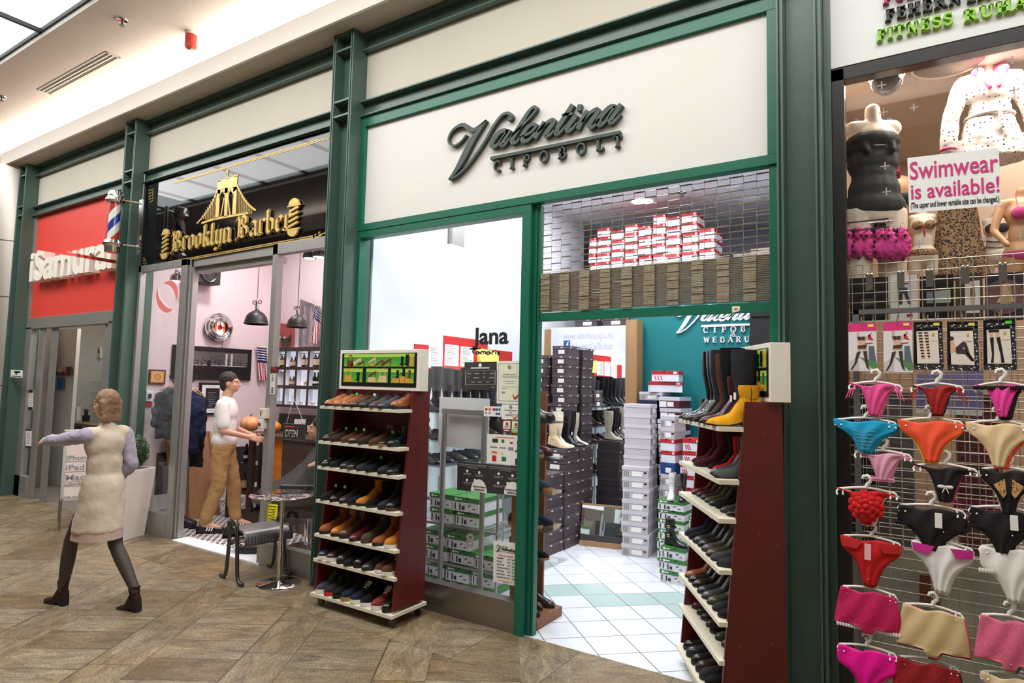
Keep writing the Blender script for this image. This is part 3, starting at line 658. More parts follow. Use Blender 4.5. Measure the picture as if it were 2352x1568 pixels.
# blackletter written with a broad nib
NIB = {
 'B': (.62, [[(.05,.02),(.14,.10),(.14,.86),(.06,.92)], [(.14,.86),(.30,.98),(.46,.86),(.46,.62),(.34,.52)], [(.20,.55),(.36,.53),(.52,.40),(.52,.16),(.36,.02),(.22,.12),(.05,.02)], [(.27,.86),(.27,.12)], [(.0,.80),(.10,1.0)], [(.0,-.06),(.05,.04)]]),
 'r': (.36, [[(.02,.56),(.10,.64),(.10,.08),(.17,.0)], [(.10,.54),(.24,.66),(.34,.56)], [(.0,.06),(.10,.0)]]),
 'o': (.42, [[(.08,.54),(.08,.12),(.18,.0),(.32,.12),(.32,.54),(.20,.66),(.08,.54)]]),
 'k': (.42, [[(.02,.94),(.10,1.0),(.10,.06),(.17,.0)], [(.10,.46),(.26,.66),(.34,.56),(.20,.40),(.32,.10),(.40,.02)]]),
 'l': (.24, [[(.02,.94),(.10,1.0),(.10,.10),(.20,.0)]]),
 'y': (.44, [[(.02,.60),(.10,.66),(.10,.14),(.22,.02)], [(.26,.60),(.34,.66),(.34,.0),(.24,-.18),(.10,-.24),(.04,-.16)]]),
 'n': (.46, [[(.02,.58),(.10,.66),(.10,.08),(.16,.0)], [(.10,.54),(.24,.66),(.34,.56),(.34,.10),(.42,.0)]]),
 'a': (.43, [[(.06,.56),(.20,.66),(.32,.56),(.32,.08),(.40,.0)], [(.32,.34),(.14,.28),(.08,.14),(.18,.0),(.32,.12)]]),
 'b': (.42, [[(.0,.94),(.08,1.0),(.08,.12),(.18,.0),(.32,.12),(.32,.50),(.20,.62),(.08,.50)]]),
 'e': (.38, [[(.30,.10),(.18,.0),(.08,.12),(.08,.54),(.20,.66),(.31,.54),(.20,.38),(.08,.30)]]),
 ' ': (.26, [])}
def nib_mb(txt, size, h, ang=42, wid=.125):
    mb = MB(); x = 0; nx, ny = cos(radians(ang))*wid/2*size, sin(radians(ang))*wid/2*size
    for ch in txt:
        adv, st = NIB[ch]
        for s in st:
            for i in range(len(s)-1):
                (ax_, ay),(bx_, by) = s[i], s[i+1]; ax_, bx_ = (x+ax_)*size, (x+bx_)*size; ay *= size; by *= size
                q = [(ax_-nx, ay-ny),(ax_+nx, ay+ny),(bx_+nx, by+ny),(bx_-nx, by-ny)]
                ar = sum(q[j][0]*q[(j+1) % 4][1]-q[(j+1) % 4][0]*q[j][1] for j in range(4))
                mb.prism(q if ar > 0 else q[::-1], h)
        x += adv
    return mb, x*size
for txt, (xa, ya),(xe, ye) in (('Brooklyn', (372,1330),(1075,1195)),('Barber', (1132,1165),(1785,1055))):
    a = bpt(xa, ya, FY-.03); e = bpt(xe, ye, FY-.03); g, w = nib_mb(txt, 1,.022); k = (e[0]-a[0])/w; hgt = .225
    g.v = [(x*k, y*hgt, z) for x, y, z in g.v]; obj('blackletter_word', wall_text(g, a[0], FY-.012,(a[1]+e[1])/2), M['gold'], t, W=1)
def pole_icon(px, pytop, pybot, w):
    a = bpt(px, pytop); e = bpt(px, pybot); H = a[1]-e[1]; x = a[0]; z = e[1]; m_ = MB()
    m_.prism([(x+w*.5*cos(radians(q)), z+H*.86+w*.42*sin(radians(q))) for q in range(0,181,20)], .02); m_.prism([(x-w*.62, z+H*.82),(x+w*.62, z+H*.82),(x+w*.62, z+H*.855),(x-w*.62, z+H*.855)], .02)
    for k in range(4):
        y = z+H*.20+H*.15*k; m_.prism([(x-w*.42, y),(x+w*.42, y+H*.10),(x+w*.42, y+H*.17),(x-w*.42, y+H*.07)], .02)
    m_.prism([(x-w*.62, z+H*.135),(x+w*.62, z+H*.135),(x+w*.62, z+H*.17),(x-w*.62, z+H*.17)], .02); m_.prism([(x+w*.5*cos(radians(q)), z+H*.13+w*.42*sin(radians(q))) for q in range(180,361,20)], .02)
    return wall_text(m_, 0, FY-.012,0)
obj('pole_emblem', pole_icon(338,1065,1395,.13), M['gold'], t, W=1); obj('pole_emblem', pole_icon(1848,722,1118,.15), M['gold'], t, W=1)
# ---- phone shop sign
RY = 3.67; z1, z0 = 3.90, zr
t = thing('shop_sign', 'red sign board with slashed white block lettering over the phone shop', 'sign', (-9.1, RY, 3.3))
obj('board', MB().box(-10.45, RY, z0,-7.73, RY+.04, z1), M['red'], t, W=1)
obj('edge_trim', MB().box(-10.50, RY-.03, z0,-10.45, RY+.02, z1), M['alu'], t, W=1)
a = D(88,645, Y=RY); e = D(268,606, Y=RY); g = text_mb('iSamurai', 1,0.0,.02); w = max(q[0] for q in g.v)
hh = (D(96,582, Y=RY).z - D(90,650, Y=RY).z)
g = text_mb('iSamurai', 1,.1,.028); k = (e.x-a.x)/w*1.06
bmx = bmesh.new(); me_ = mesh_of('t', g); bmx.from_mesh(me_); bmesh.ops.triangulate(bmx, faces=bmx.faces[:])
zz = hh/.73
for v in bmx.verts: v.co.x *= k; v.co.y *= zz; v.co.z *= 1.3
W_ = w*k; pc = V((W_*.62, hh*.50,0)); nn = V((hh*.62, W_*.64,0)).normalized()
o = MB()
for sgn, sh in ((1, V((.0,.0,0))),(-1, V((.03,-.07,0)))):
    b2 = bmx.copy(); r = bmesh.ops.bisect_plane(b2, geom=b2.verts[:]+b2.edges[:]+b2.faces[:], plane_co=pc + (nn*.012*sgn), plane_no=nn, clear_inner=sgn > 0, clear_outer=sgn < 0)
    n0 = len(o.v); b2.verts.index_update()
    o.v += [(a.x+v.co.x+sh.x, RY-v.co.z, a.z+v.co.y+sh.y*.3) for v in b2.verts]; o.f += [tuple(v.index+n0 for v in f.verts) for f in b2.faces]; b2.free()
bmx.free()
obj('block_lettering', o, M['offwhite'], t, W=1)
# ---- rotating barber pole on the column
c = D(262,510, Y=3.28); ztop, zbot = D(262,440, Y=3.28).z, D(262,580, Y=3.28).z; H = ztop-zbot; r = .078
t = thing('barber_pole', 'chrome capped barber pole with red white and blue stripes on the green column', 'barber pole', (c.x, 3.28, zbot))
H1 = H
b = MB(); b.lathe([(.03,0),(r*.95,.005),(r*1.0, H1*.10),(r*1.22, H1*.13),(r*1.28, H1*.15),(r*1.1, H1*.18),(r*1.0, H1*.20)]); obj('bottom_cap', b, M['chrome'], t, 35)
b = MB(); b.lathe([(r*1.0, H1*.80),(r*1.12, H1*.82),(r*1.3, H1*.84),(r*1.22, H1*.87),(r*1.02, H1*.885),(r*1.0, H1*.95),(r*.85, H1*.985),(r*.5, H1*1.0),(.005, H1*1.003)]); obj('top_cap', b, M['chrome'], t, 35)
pm, N, L, B = nodes('barber_pole_spiral'); tc = N.new('ShaderNodeTexCoord'); sp = N.new('ShaderNodeSeparateXYZ'); L.new(tc.outputs['Object'], sp.inputs[0])
ang = mth(N, L, 'ARCTAN2', sp.outputs[1], sp.outputs[0]); f = mth(N, L, 'FRACT', mth(N, L, 'ADD', mth(N, L, 'DIVIDE', sp.outputs[2], .42), mth(N, L, 'DIVIDE', ang, -2*pi)))
rp = N.new('ShaderNodeValToRGB'); rp.color_ramp.interpolation = 'CONSTANT'; L.new(f, rp.inputs[0]); el = rp.color_ramp.elements
el[0].position = 0; el[0].color = S(236,230,230); el[1].position = .25; el[1].color = S(200,50,48)
q = el.new(.5); q.color = S(236,230,230); q = el.new(.75); q.color = S(44,56,150); L.new(rp.outputs[0], B.inputs['Base Color']); B.inputs['Roughness'].default_value = .2; B.inputs['Coat Weight'].default_value = .6
b = MB(); b.lathe([(r*.72, H1*.19),(r*.72, H1*.81)]); obj('striped_cylinder', b, pm, t, 35)
b = MB(); b.lathe([(r*.94, H1*.19),(r*.94, H1*.81)], cap=False); obj('glass_sleeve', b, G_CLEAR, t, 35)
b = MB(); b.tube([(0,0, H*.86),(.05,.10, H*.86),(.10,.225, H*.86)], .012); b.tube([(0,0, H*.15),(.05,.10, H*.15),(.10,.225, H*.15)], .012); b.box(.07,.215, H*.02,.13,.232, H*.92); obj('wall_bracket', b, M['chrome'], t, 40)
m_ = MB(); pts = [D(293,562, Y=3.49), D(318,566, Y=3.49), D(322,520, Y=3.60), D(329,450, Y=3.62), D(333,400, Y=3.62)]
m_.tube(pts, .006,6); w_ = obj('power_cable', m_, M['steel'], None, 40); tag(w_, 'thin grey cable running up the column from the barber pole', 'cable')
# small stickers on the column and the phone shop door
def sheet(name, label, cat, quad, Y, m, group=None, th=.0015):
    """flat sheet stuck at plane Y whose corners (tl, tr, br, bl) are seen at these pixels"""
    P = [D(x, y, Y=Y) for x, y in quad]; c = sum(P, V())/4
    o = MB(); o.add([(p.x, Y-th, p.z) for p in P]+[(p.x, Y, p.z) for p in P], [(0,1,2,3),(7,6,5,4),(0,4,5,1),(1,5,6,2),(2,6,7,3),(3,7,4,0)])
    t = thing(name, label, cat, (c.x, Y, c.z),0, group); obj('sheet', o, m, t, W=1); return t, P
def uv_pt(P, u, v):
    a = P[0]*(1-u)+P[1]*u; b = P[3]*(1-u)+P[2]*u; return a*(1-v)+b*v
def marks(t, P, rects, m, name='print', Y=None, out=.003):
    """printed rectangles given as u0, v0, u1, v1 on the sheet (v runs downwards)"""
    o = MB(); Y = P[0].y-out
    for u0, v0, u1, v1 in rects:
        q = [uv_pt(P, u0, v0), uv_pt(P, u1, v0), uv_pt(P, u1, v1), uv_pt(P, u0, v1)]
        o.add([(p.x, Y, p.z) for p in q]+[(p.x, Y+.001, p.z) for p in q], [(0,1,2,3),(7,6,5,4),(0,4,5,1),(1,5,6,2),(2,6,7,3),(3,7,4,0)])
    return obj(name, o, m, t, W=1)
def put_text(t, P, body, u, v, h, m, name='print', width=None, bold=0.0, shear=0.0, align='LEFT', ext=.001, out=.003):
    """lettering following the sheet's own slope; h = cap height as a share of the sheet's height"""
    g = text_mb(body, 1, ext, bold, shear, align); xs = [q[0] for q in g.v]; w = max(xs)-min(xs)
    hs = (P[0]-P[3]).length; o = MB(); ux = (P[1]-P[0]); uz = (P[0]-P[3]).normalized(); k = h*hs/.73
    sx = (width*ux.length/w) if width else k; U = ux.normalized(); c = uv_pt(P, u, v)
    o.v = [tuple(c + U*(x*sx) + uz*(y*k) + V((0,-out-z, 0))) for x, y, z in g.v]; o.f = list(g.f); return obj(name, o, m, t, W=1)
t, P = sheet('warning_sticker', 'white camera warning sticker on the green column left of the phone shop', 'sticker', [(25,849),(52,850),(52,867),(25,866)], 3.495, M['paper'])
marks(t, P, [(.3,.15,.75,.4),(.4,.35,.55,.6),(.55,.2,.85,.3),(.1,.78,.9,.9)], M['ink'])
t, P = sheet('door_notice', 'upper white notice with black clips on the phone shop door glass', 'notice', [(66,895),(76,895),(75,941),(65,941)], 3.67, M['paper'])
marks(t, P, [(0,0,1,.14),(0,.86,1,1)], M['ink']); marks(t, P, [(.2,.2+.08*k, .8,.22+.08*k) for k in range(8)], M['grayink'])
t, P = sheet('door_notice', 'lower white notice with black clips on the phone shop door glass', 'notice', [(60,984),(73,985),(72,1029),(59,1028)], 3.67, M['paper'])
marks(t, P, [(0,0,1,.1),(0,.9,1,1)], M['ink']); marks(t, P, [(.2,.2+.08*k, .8,.22+.08*k) for k in range(8)], M['grayink'])
# ---- tall white planter with a box topiary
pc = [D(206.5,1232, Z=0), D(235,1239, Z=0), D(300,1230, Z=0)]
e1 = pc[1]; ang = radians(22); side_b, side_t = .27,.37; hp = D(250,1070, Y=3.33).z
cxy = V((e1.x, e1.y)) + V((0.06,.17))
t = thing('planter', 'tall tapered white square planter in front of the barber window', 'planter', (cxy.x, cxy.y, 0), ang)
b = MB(); sb, st = side_b/2, side_t/2
ring = lambda s_, z: [(-s_, -s_, z),(s_, -s_, z),(s_, s_, z),(-s_, s_, z)]
b.loft([ring(sb, 0), ring(st, hp), ring(st-.018, hp), ring(st-.03, hp-.06)]); obj('tub', b, mat('planter_white', (236,228,222),.35, var=.01), t, bevel=.006)
b = MB(); b.loft([ring(st-.03, hp-.061), ring(st-.03, hp-.05)]); obj('soil', b, mat('soil', (60,46,36),.9, var=.3, scale=40), t)
tp = thing('topiary_bush', 'clipped round box topiary ball growing in the white planter', 'plant', (cxy.x, cxy.y, hp-.05))
b = MB(); b.cyl((0,0,0),(0,0,.14),.018); obj('stem', b, wood('bark', (70,52,38),(96,74,54)), tp, 40)
b = MB(); b.ell((0,0,.22),(.165,.165,.17), n=20, m=14); obj('inner_foliage', b, mat('foliage_dark', (26,46,26),.8, var=.3, scale=30), tp, 60)
b = MB()
for i in range(2600):
    z = random.uniform(-1,1); a_ = random.uniform(0,2*pi); s_ = sqrt(1-z*z); n_ = V((s_*cos(a_), s_*sin(a_), z)); rr = random.uniform(.155,.195)
    c_ = n_*rr + V((0,0,.22)); u_ = (n_.orthogonal().normalized() + n_*random.uniform(-.2,.9)).normalized(); u_ = Matrix.Rotation(random.uniform(0,6.28),3, n_) @ u_; w_ = n_.cross(u_).normalized()
    l_ = random.uniform(.010,.018); b.add([c_-u_*l_, c_+w_*l_*.45, c_+u_*l_, c_-w_*l_*.45], [(0,1,2,3)])
obj('leaves', b, mat('box_leaf', (58,92,48),.5, var=.45, scale=25), tp)
# ---- A-board of the phone shop
f1, f2, bk1 = D(133,1219, Z=0), D(205,1185, Z=0), D(75,1199, Z=0)
A0 = D(110,994, X=f1.x-.26); hA = A0.z
u = V((.35,.94,0)); u.normalize(); wA = .50; dpt = V((-.94,.35,0)); c0 = f1 + u*wA/2 + dpt*.26
t = thing('pavement_sign', 'white folding pavement sign listing phone repairs in front of the phone shop', 'sign', (c0.x, c0.y, 0), atan2(u.y, u.x))
def slope(s_, z): return s_*.26*(1-z/(hA+.03))   # distance of a face from the ridge plane at height z
for s_ in (-1,1):
    b = MB(); ya = lambda z: s_*(.02+.24*(1-z/hA))
    for x in (-wA/2, wA/2-.028):
        pts = [(x, ya(.30)-.012,.30),(x+.028, ya(.30)-.012,.30),(x+.028, ya(.30)+.012,.30),(x, ya(.30)+.012,.30)]
        b.loft([pts, [(q[0], q[1]-ya(.30)+ya(hA), hA) for q in pts]])
    for z in (.30, hA-.03):
        b.loft([[(-wA/2, ya(z)-.012, z),(-wA/2, ya(z)+.012, z),(-wA/2, ya(z+.03)+.012, z+.03),(-wA/2, ya(z+.03)-.012, z+.03)], [(wA/2, ya(z)-.012, z),(wA/2, ya(z)+.012, z),(wA/2, ya(z+.03)+.012, z+.03),(wA/2, ya(z+.03)-.012, z+.03)]])
    obj('poster_frame', b, M['alu'], t)
    b = MB(); b.loft([[(-wA/2+.02, ya(.31)-.004,.31),(wA/2-.02, ya(.31)-.004,.31),(wA/2-.02, ya(.31)+.004,.31),(-wA/2+.02, ya(.31)+.004,.31)], [(-wA/2+.02, ya(hA-.02)-.004, hA-.02),(wA/2-.02, ya(hA-.02)-.004, hA-.02),(wA/2-.02, ya(hA-.02)+.004, hA-.02),(-wA/2+.02, ya(hA-.02)+.004, hA-.02)]])
    obj('poster', b, mat('poster_blush', (226,208,200),.5, var=.03), t)
    for x in (-wA/2+.01, wA/2-.01):
        b = MB(); b.cyl((x, ya(.32),.32),(x, ya(0)+s_*.0,0.0),.011, n=8); obj('leg', b, M['steel'], t, 40)
b = MB(); b.cyl((-wA/2,0, hA+.01),(wA/2,0, hA+.01),.022, n=12); obj('top_hinge', b, M['alu'], t, 40)
o = MB(); ya = lambda z: -(.02+.24*(1-z/hA))-.007
def aline(txt, z, h, w=None, bold=.012):
    g = text_mb(txt, 1,.0012, bold); k = h/.73; W0 = max(q[0] for q in g.v); sx = (w/W0) if w else k
    n = len(o.v); o.v += [(-.22+x*sx, ya(z+y*k)-q, z+y*k) for x, y, q in g.v]; o.f += [tuple(i+n for i in f_) for f_ in g.f]
def abar(z, x0=-.22, x1=.18, th=.006): o.add([(x0, ya(z), z),(x1, ya(z), z),(x1, ya(z+th), z+th),(x0, ya(z+th), z+th)], [(0,1,2,3)])
zA = lambda py: D(150, py, X=f1.x-.1).z
aline('iPhone', zA(1058),.052,.22); aline('iPad', zA(1080),.056,.17); aline('Mac', zA(1103),.062,.18); aline('adásvétel', zA(1114),.03,.20)
for q in (1062,1085,1107,1117): abar(zA(q))
aline('GSM szerviz', zA(1142),.022,.16); aline('javítás', zA(1150),.022,.12)
obj('lettering', o, M['grayink'], t)
g = text_mb('iS', .09,.0015,.01); o = MB(); o.v = [(-.20+x, ya(hA-.11+y)-q, hA-.11+y) for x, y, q in g.v]; o.f = g.f; obj('logo_lettering', o, mat('pale_red_ink', (206,150,146),.6, var=0), t)
# ---- steel stool and bistro table in front of the barber
A1, A2 = D(499,1322, Z=0), D(553,1346, Z=0); B1, B2 = D(622,1303, Z=0), D(671,1323, Z=0)
c0 = (A1+A2+B1+B2)/4; vx = ((A2-A1)+(B2-B1)).normalized(); vy = V((-vx.y, vx.x, 0))
t = thing('stool', 'grey perforated steel stool on tube legs outside the barber shop', 'stool', (c0.x, c0.y, 0), atan2(vx.y, vx.x))
dyA = abs(((A1+A2)/2-c0).dot(vy)); wx = .19; zs = .42; zt2 = .50
for s_ in (-1,1):
    y = s_*.21; pts = []
    pts += [(-wx, y, .016),(-wx+.06, y, .016),(-wx+.085, y, .04),(-wx+.10, y, .10),(-.055, y, zt2-.06)]
    pts += [(-.05+.05*(1-cos(radians(q))), y, zt2-.06+.05*sin(radians(q))) for q in range(20,180,20)]
    pts += [(.055, y, zt2-.06),(wx-.10, y, .10),(wx-.085, y, .04),(wx-.06, y, .016),(wx, y, .016)]
    b = MB(); b.tube(pts, .0155,10); obj('leg_loop', b, M['gunmetal'], t, 40)
seat = MB(); prof = [(-.20, zs-.10),(-.19, zs-.05),(-.16, zs-.012),(-.12, zs),(.12, zs),(.16, zs-.012),(.19, zs-.05),(.20, zs-.10)]
seat.loft([[(x, -.20, z) for x, z in prof]+[(x*.985,-.20, z-.004) for x, z in prof[::-1]], [(x, .20, z) for x, z in prof]+[(x*.985,.20, z-.004) for x, z in prof[::-1]]])

obj('seat', seat, mat('satin_gunmetal', (136,136,138),.38,.6, var=.05), t, 40)
b = MB()
for i in range(14):
    for j in range(4):
        x_, z_ = .195+j*.0, zs-.03-.02*j
        b.ell((.192+.004*j, -.18+.027*i, zs-.042-.016*j),(.004,.006,.006), n=6, m=4)
obj('perforations', b, M['black'], t)
for s_ in (-1,1):
    b = MB(); b.tube([(x, s_*.203, z) for x, z in prof], .009,8); obj('seat_edge', b, M['gunmetal'], t, 40)
b = MB(); b.cyl((-.19,-.21, zs-.10),(-.19,.21, zs-.10),.010, n=8); b.cyl((.19,-.21, zs-.10),(.19,.21, zs-.10),.010, n=8); obj('cross_bar', b, M['gunmetal'], t, 40)
p = D(640,1341, Z=0); zt = D(642,1136, Y=p.y).z
t = thing('bistro_table', 'small round glass bistro table on a chrome pole and disc foot', 'table', p)
b = MB(); b.lathe([(.175,0),(.175,.008),(.16,.016),(.03,.026),(.022,.03)], n=40); obj('foot', b, M['chrome'], t, 30)
b = MB(); b.cyl((0,0,.02),(0,0,.36),.018); b.cyl((0,0,.355),(0,0,.365),.021); b.cyl((0,0,.36),(0,0, zt),.0155); obj('pole', b, M['chrome'], t, 40)
b = MB(); b.lathe([(.06, zt-.012),(.06, zt)]); obj('mounting_plate', b, M['chrome'], t, 40)
tm, N, L, B = nodes('printed_glass_top'); tc = N.new('ShaderNodeTexCoord'); n_ = N.new('ShaderNodeTexNoise'); n_.inputs['Scale'].default_value = 9; n_.inputs['Detail'].default_value = 5; n_.inputs['Distortion'].default_value = 2; L.new(tc.outputs['Object'], n_.inputs['Vector'])
rp = N.new('ShaderNodeValToRGB'); L.new(n_.outputs['Fac'], rp.inputs[0]); el = rp.color_ramp.elements; el[0].position = .42; el[0].color = S(22,20,24); el[1].position = .62; el[1].color = S(196,184,176)
q = el.new(.52); q.color = S(84,70,66); L.new(rp.outputs[0], B.inputs['Base Color']); B.inputs['Roughness'].default_value = .05; B.inputs['Coat Weight'].default_value = 1
b = MB(); b.lathe([(.255, zt),(.262, zt+.003),(.262, zt+.007),(.258, zt+.009),(.001, zt+.009)], n=48); obj('glass_top', b, tm, t, 30)
# ================================================================= FOOTWEAR PROTOTYPES (toe towards -y, heel at y=0, sole on z=0)
def ring_sec(y, w, z0, h, n=14, pw=2.4):
    """arched cross-section standing on z0"""
    r = []
    for k in range(n):
        a = pi*k/(n-1); c, s_ = cos(a), sin(a)
        r.append((w*math.copysign(abs(c)**(2/pw), c), y, z0 + h*abs(s_)**(2/pw)))
    return r
SOLE_W = [(0,.026),(.03,.031),(.25,.029),(.45,.030),(.70,.040),(.85,.038),(.95,.025),(1.0,.008)]
def swid(t):
    for (a, wa),(b, wb) in zip(SOLE_W, SOLE_W[1:]):
        if t <= b: return wa + (wb-wa)*(t-a)/(b-a)
    return SOLE_W[-1][1]
def sole_mb(L, th, heel, hw=1.0, lift=0.0, heel_len=.28, grow=1.06):
    """outsole; with a heel block (height heel) under the back, the forefoot staying on the ground"""
    mb = MB(); T = [0,.02,.06,.15, heel_len, heel_len+.04,.45,.6,.75,.85,.92,.97,1.0]
    up = lambda t: lift*max(0,1-t/.55) if t < .55 else 0.0
    rings = []
    for t in T:
        w = swid(t)*hw*grow; y = -L*t; zt_ = th + up(t) + (.006*(t-.85)/.15 if t > .85 else 0)
        zb = 0 if t <= heel_len else max(0, up(t) - heel*.0) if t > heel_len+.02 else 0
        if t > heel_len+.02: zb = max(0.0, up(t))*.92 + (.005*(t-.85)/.15 if t > .85 else 0)
        rings.append([(-w, y, zb),(w, y, zb),(w, y, zt_),(-w, y, zt_)])
    return mb.loft(rings)
def upper_mb(L, z0, prof, lift=0.0, hw=1.0):
    """prof: (t, height) of the instep line"""
    mb = MB(); rings = []
    for t, h in prof:
        zz = z0 + (lift*max(0,1-t/.55) if t < .55 else 0) + (.006*(t-.85)/.15 if t > .85 else 0)
        rings.append(ring_sec(-L*t, swid(t)*hw, zz, max(.004, h - (zz-z0)), pw=2.3 if t > .5 else 2.9))
    return mb.loft(rings)
def shaft_mb(L, secs, n=18):
    """boot leg: (z, y_centre, half width, half depth)"""
    mb = MB(); return mb.loft([[(w*cos(2*pi*k/n),-L*yc + d*sin(2*pi*k/n), z) for k in range(n)] for z, yc, w, d in secs])
LEATHER = mat('leather_black', (22,21,22),.28, var=.1, scale=20, spec=.6)
RUB = mat('rubber_black', (24,23,23),.6, var=.05); LACE = mat('lace_black', (18,18,18),.7, var=0); DARK_INSIDE = mat('shoe_lining', (70,58,48),.8, var=.1)  # dark caps over the closed uppers, coloured as the shaded inside of a shoe
def laces_mb(L, pts, w=.014, r=.0022):
    mb = MB()
    for i, (t, z) in enumerate(pts):
        y = -L*t; mb.tube([(-w, y+.004, z-.007),(-w*.4, y-.001, z+.001),(w*.4, y-.001, z+.001),(w, y+.004, z-.007)], r, 5)
        if i: 
            y2 = -L*pts[i-1][0]; z2 = pts[i-1][1]; mb.tube([(-w, y2+.004, z2-.006),(0,(y+y2)/2,(z+z2)/2+.002),(w, y+.004, z-.006)], r, 5)
    t, z = pts[0]; y = -L*t
    for s_ in (-1,1): mb.tube([(0, y, z),(s_*.012, y-.004, z+.012),(s_*.022, y-.008, z+.004),(s_*.010, y-.010, z-.001)], r, 5); mb.tube([(0, y, z),(s_*.014, y-.02, z+.001),(s_*.024, y-.035, z-.012)], r*.8,5)
    return mb
def proto(kind):
    t = thing(kind, 'x', 'shoe', (0,0,-30)); L = .285
    if kind == 'oxford_shoe':
        obj('sole', sole_mb(L, .012,.02), RUB, t, 40)
        b = MB(); b.loft([[(-.026,0,0),(.026,0,0),(.026,0,.001),(-.026,0,.001)], [(-.03,-.07,0),(.03,-.07,0),(.03,-.07,.001),(-.03,-.07,.001)]])
        obj('upper', upper_mb(L, .012, [(0,.056),(.02,.066),(.08,.070),(.18,.068),(.28,.072),(.38,.084),(.46,.080),(.55,.066),(.64,.052),(.74,.043),(.84,.036),(.93,.028),(.98,.016),(1.0,.006)]), LEATHER, t, 60)
        o = MB(); o.loft([[(.021*cos(2*pi*k/14),-.062+.045*sin(2*pi*k/14),.0825+.006*-sin(2*pi*k/14)) for k in range(14)], [(.015*cos(2*pi*k/14),-.062+.038*sin(2*pi*k/14),.0828+.006*-sin(2*pi*k/14)) for k in range(14)]]); obj('lining', o, DARK_INSIDE, t, 60)
        obj('laces', laces_mb(L, [(.40,.098),(.45,.094),(.50,.088),(.55,.081)]), LACE, t, 60)
        b = MB(); b.loft([[(x*1.0,-L*.70+yy, z) for x, yy, z in ((-.040,.0,.03),(-.028,.002,.058),(0,.004,.066),(.028,.002,.058),(.040,0,.03))] + [(x*1.0,-L*.70+yy-.003, z) for x, yy, z in ((.040,0,.03),(.028,.002,.057),(0,.004,.065),(-.028,.002,.057),(-.040,0,.03))]], cap=True) if False else None
    elif kind == 'sneaker':
        obj('sole', sole_mb(L, .026,.02, grow=1.10), RUB, t, 40)
        obj('upper', upper_mb(L, .024, [(0,.050),(.02,.062),(.08,.066),(.18,.060),(.28,.064),(.38,.082),(.46,.078),(.55,.066),(.64,.054),(.74,.046),(.84,.040),(.93,.032),(.98,.020),(1.0,.008)], hw=1.04), LEATHER, t, 60)
        o = MB(); o.loft([[(.022*cos(2*pi*k/14),-.062+.047*sin(2*pi*k/14),.0885-.005*sin(2*pi*k/14)) for k in range(14)], [(.015*cos(2*pi*k/14),-.062+.038*sin(2*pi*k/14),.0888-.005*sin(2*pi*k/14)) for k in range(14)]]); obj('lining', o, DARK_INSIDE, t, 60)
        obj('laces', laces_mb(L, [(.40,.110),(.46,.105),(.52,.098),(.58,.089)], .017,.0032), LACE, t, 60)
    elif kind == 'ankle_boot':
        obj('sole', sole_mb(L, .022,.02, grow=1.12), RUB, t, 40)
        obj('upper', upper_mb(L, .02, [(0,.070),(.03,.085),(.12,.10),(.25,.11),(.36,.11),(.46,.090),(.55,.072),(.64,.058),(.74,.050),(.84,.046),(.93,.037),(.98,.022),(1.0,.008)], hw=1.05), LEATHER, t, 60)
        obj('shaft', shaft_mb(L, [(.06,.20,.034,.062),(.10,.20,.033,.056),(.14,.19,.035,.052),(.175,.185,.037,.053),(.185,.185,.034,.050)]), LEATHER, t, 50)
        o = MB(); o.loft([[(.032*cos(2*pi*k/14),-L*.185+.047*sin(2*pi*k/14),.1855) for k in range(14)], [(.02*cos(2*pi*k/14),-L*.185+.035*sin(2*pi*k/14),.186) for k in range(14)]]); obj('lining', o, DARK_INSIDE, t, 60)
        obj('laces', laces_mb(L, [(.33,.180),(.34,.160),(.36,.142),(.40,.127),(.45,.114),(.50,.104),(.56,.092)], .017,.0032), LACE, t, 60)
    elif kind == 'chelsea_boot':
        obj('sole', sole_mb(L, .018,.02, grow=1.10), RUB, t, 40)
        obj('upper', upper_mb(L, .016, [(0,.070),(.03,.085),(.12,.10),(.25,.11),(.36,.105),(.46,.082),(.55,.064),(.64,.052),(.74,.045),(.84,.040),(.93,.032),(.98,.018),(1.0,.007)], hw=1.03), LEATHER, t, 60)
        obj('shaft', shaft_mb(L, [(.06,.20,.033,.060),(.10,.195,.032,.052),(.14,.19,.034,.050),(.17,.19,.036,.052),(.176,.19,.033,.049)]), LEATHER, t, 50)
        o = MB(); o.loft([[(.032*cos(2*pi*k/14),-L*.19+.047*sin(2*pi*k/14),.1765) for k in range(14)], [(.02*cos(2*pi*k/14),-L*.19+.035*sin(2*pi*k/14),.177) for k in range(14)]]); obj('lining', o, DARK_INSIDE, t, 60)
        for s_ in (-1,1):
            o = MB(); o.loft([[(s_*.0345,-L*.19-.018,.165),(s_*.0365,-L*.19-.018,.165),(s_*.0365,-L*.19+.018,.165),(s_*.0345,-L*.19+.018,.165)], [(s_*.031,-L*.21-.007,.085),(s_*.0335,-L*.21-.007,.085),(s_*.0335,-L*.21+.007,.085),(s_*.031,-L*.21+.007,.085)]]); obj('elastic_gusset', o, LACE, t)
    else:
        lift = {'heeled_bootie': .045, 'tall_boot': .030, 'mid_boot': .035, 'flat_tall_boot': .008}[kind]; L = .26
        top = {'heeled_bootie': .20, 'tall_boot': .42, 'mid_boot': .26, 'flat_tall_boot': .40}[kind]
        obj('sole', sole_mb(L, .008, lift, lift=lift, hw=.92, heel_len=.22), RUB, t, 40)
        obj('upper', upper_mb(L, .008, [(0,.075+lift),(.03,.09+lift),(.12,.10+lift),(.25,.105+lift),(.36,.105+lift*.6),(.46,.082+lift*.3),(.55,.060),(.64,.047),(.74,.040),(.84,.035),(.93,.027),(.98,.015),(1.0,.006)], lift, .92), LEATHER, t, 60)
        z1 = .075+lift; hgt = top-z1; big = 1.0 if top < .3 else 1.28
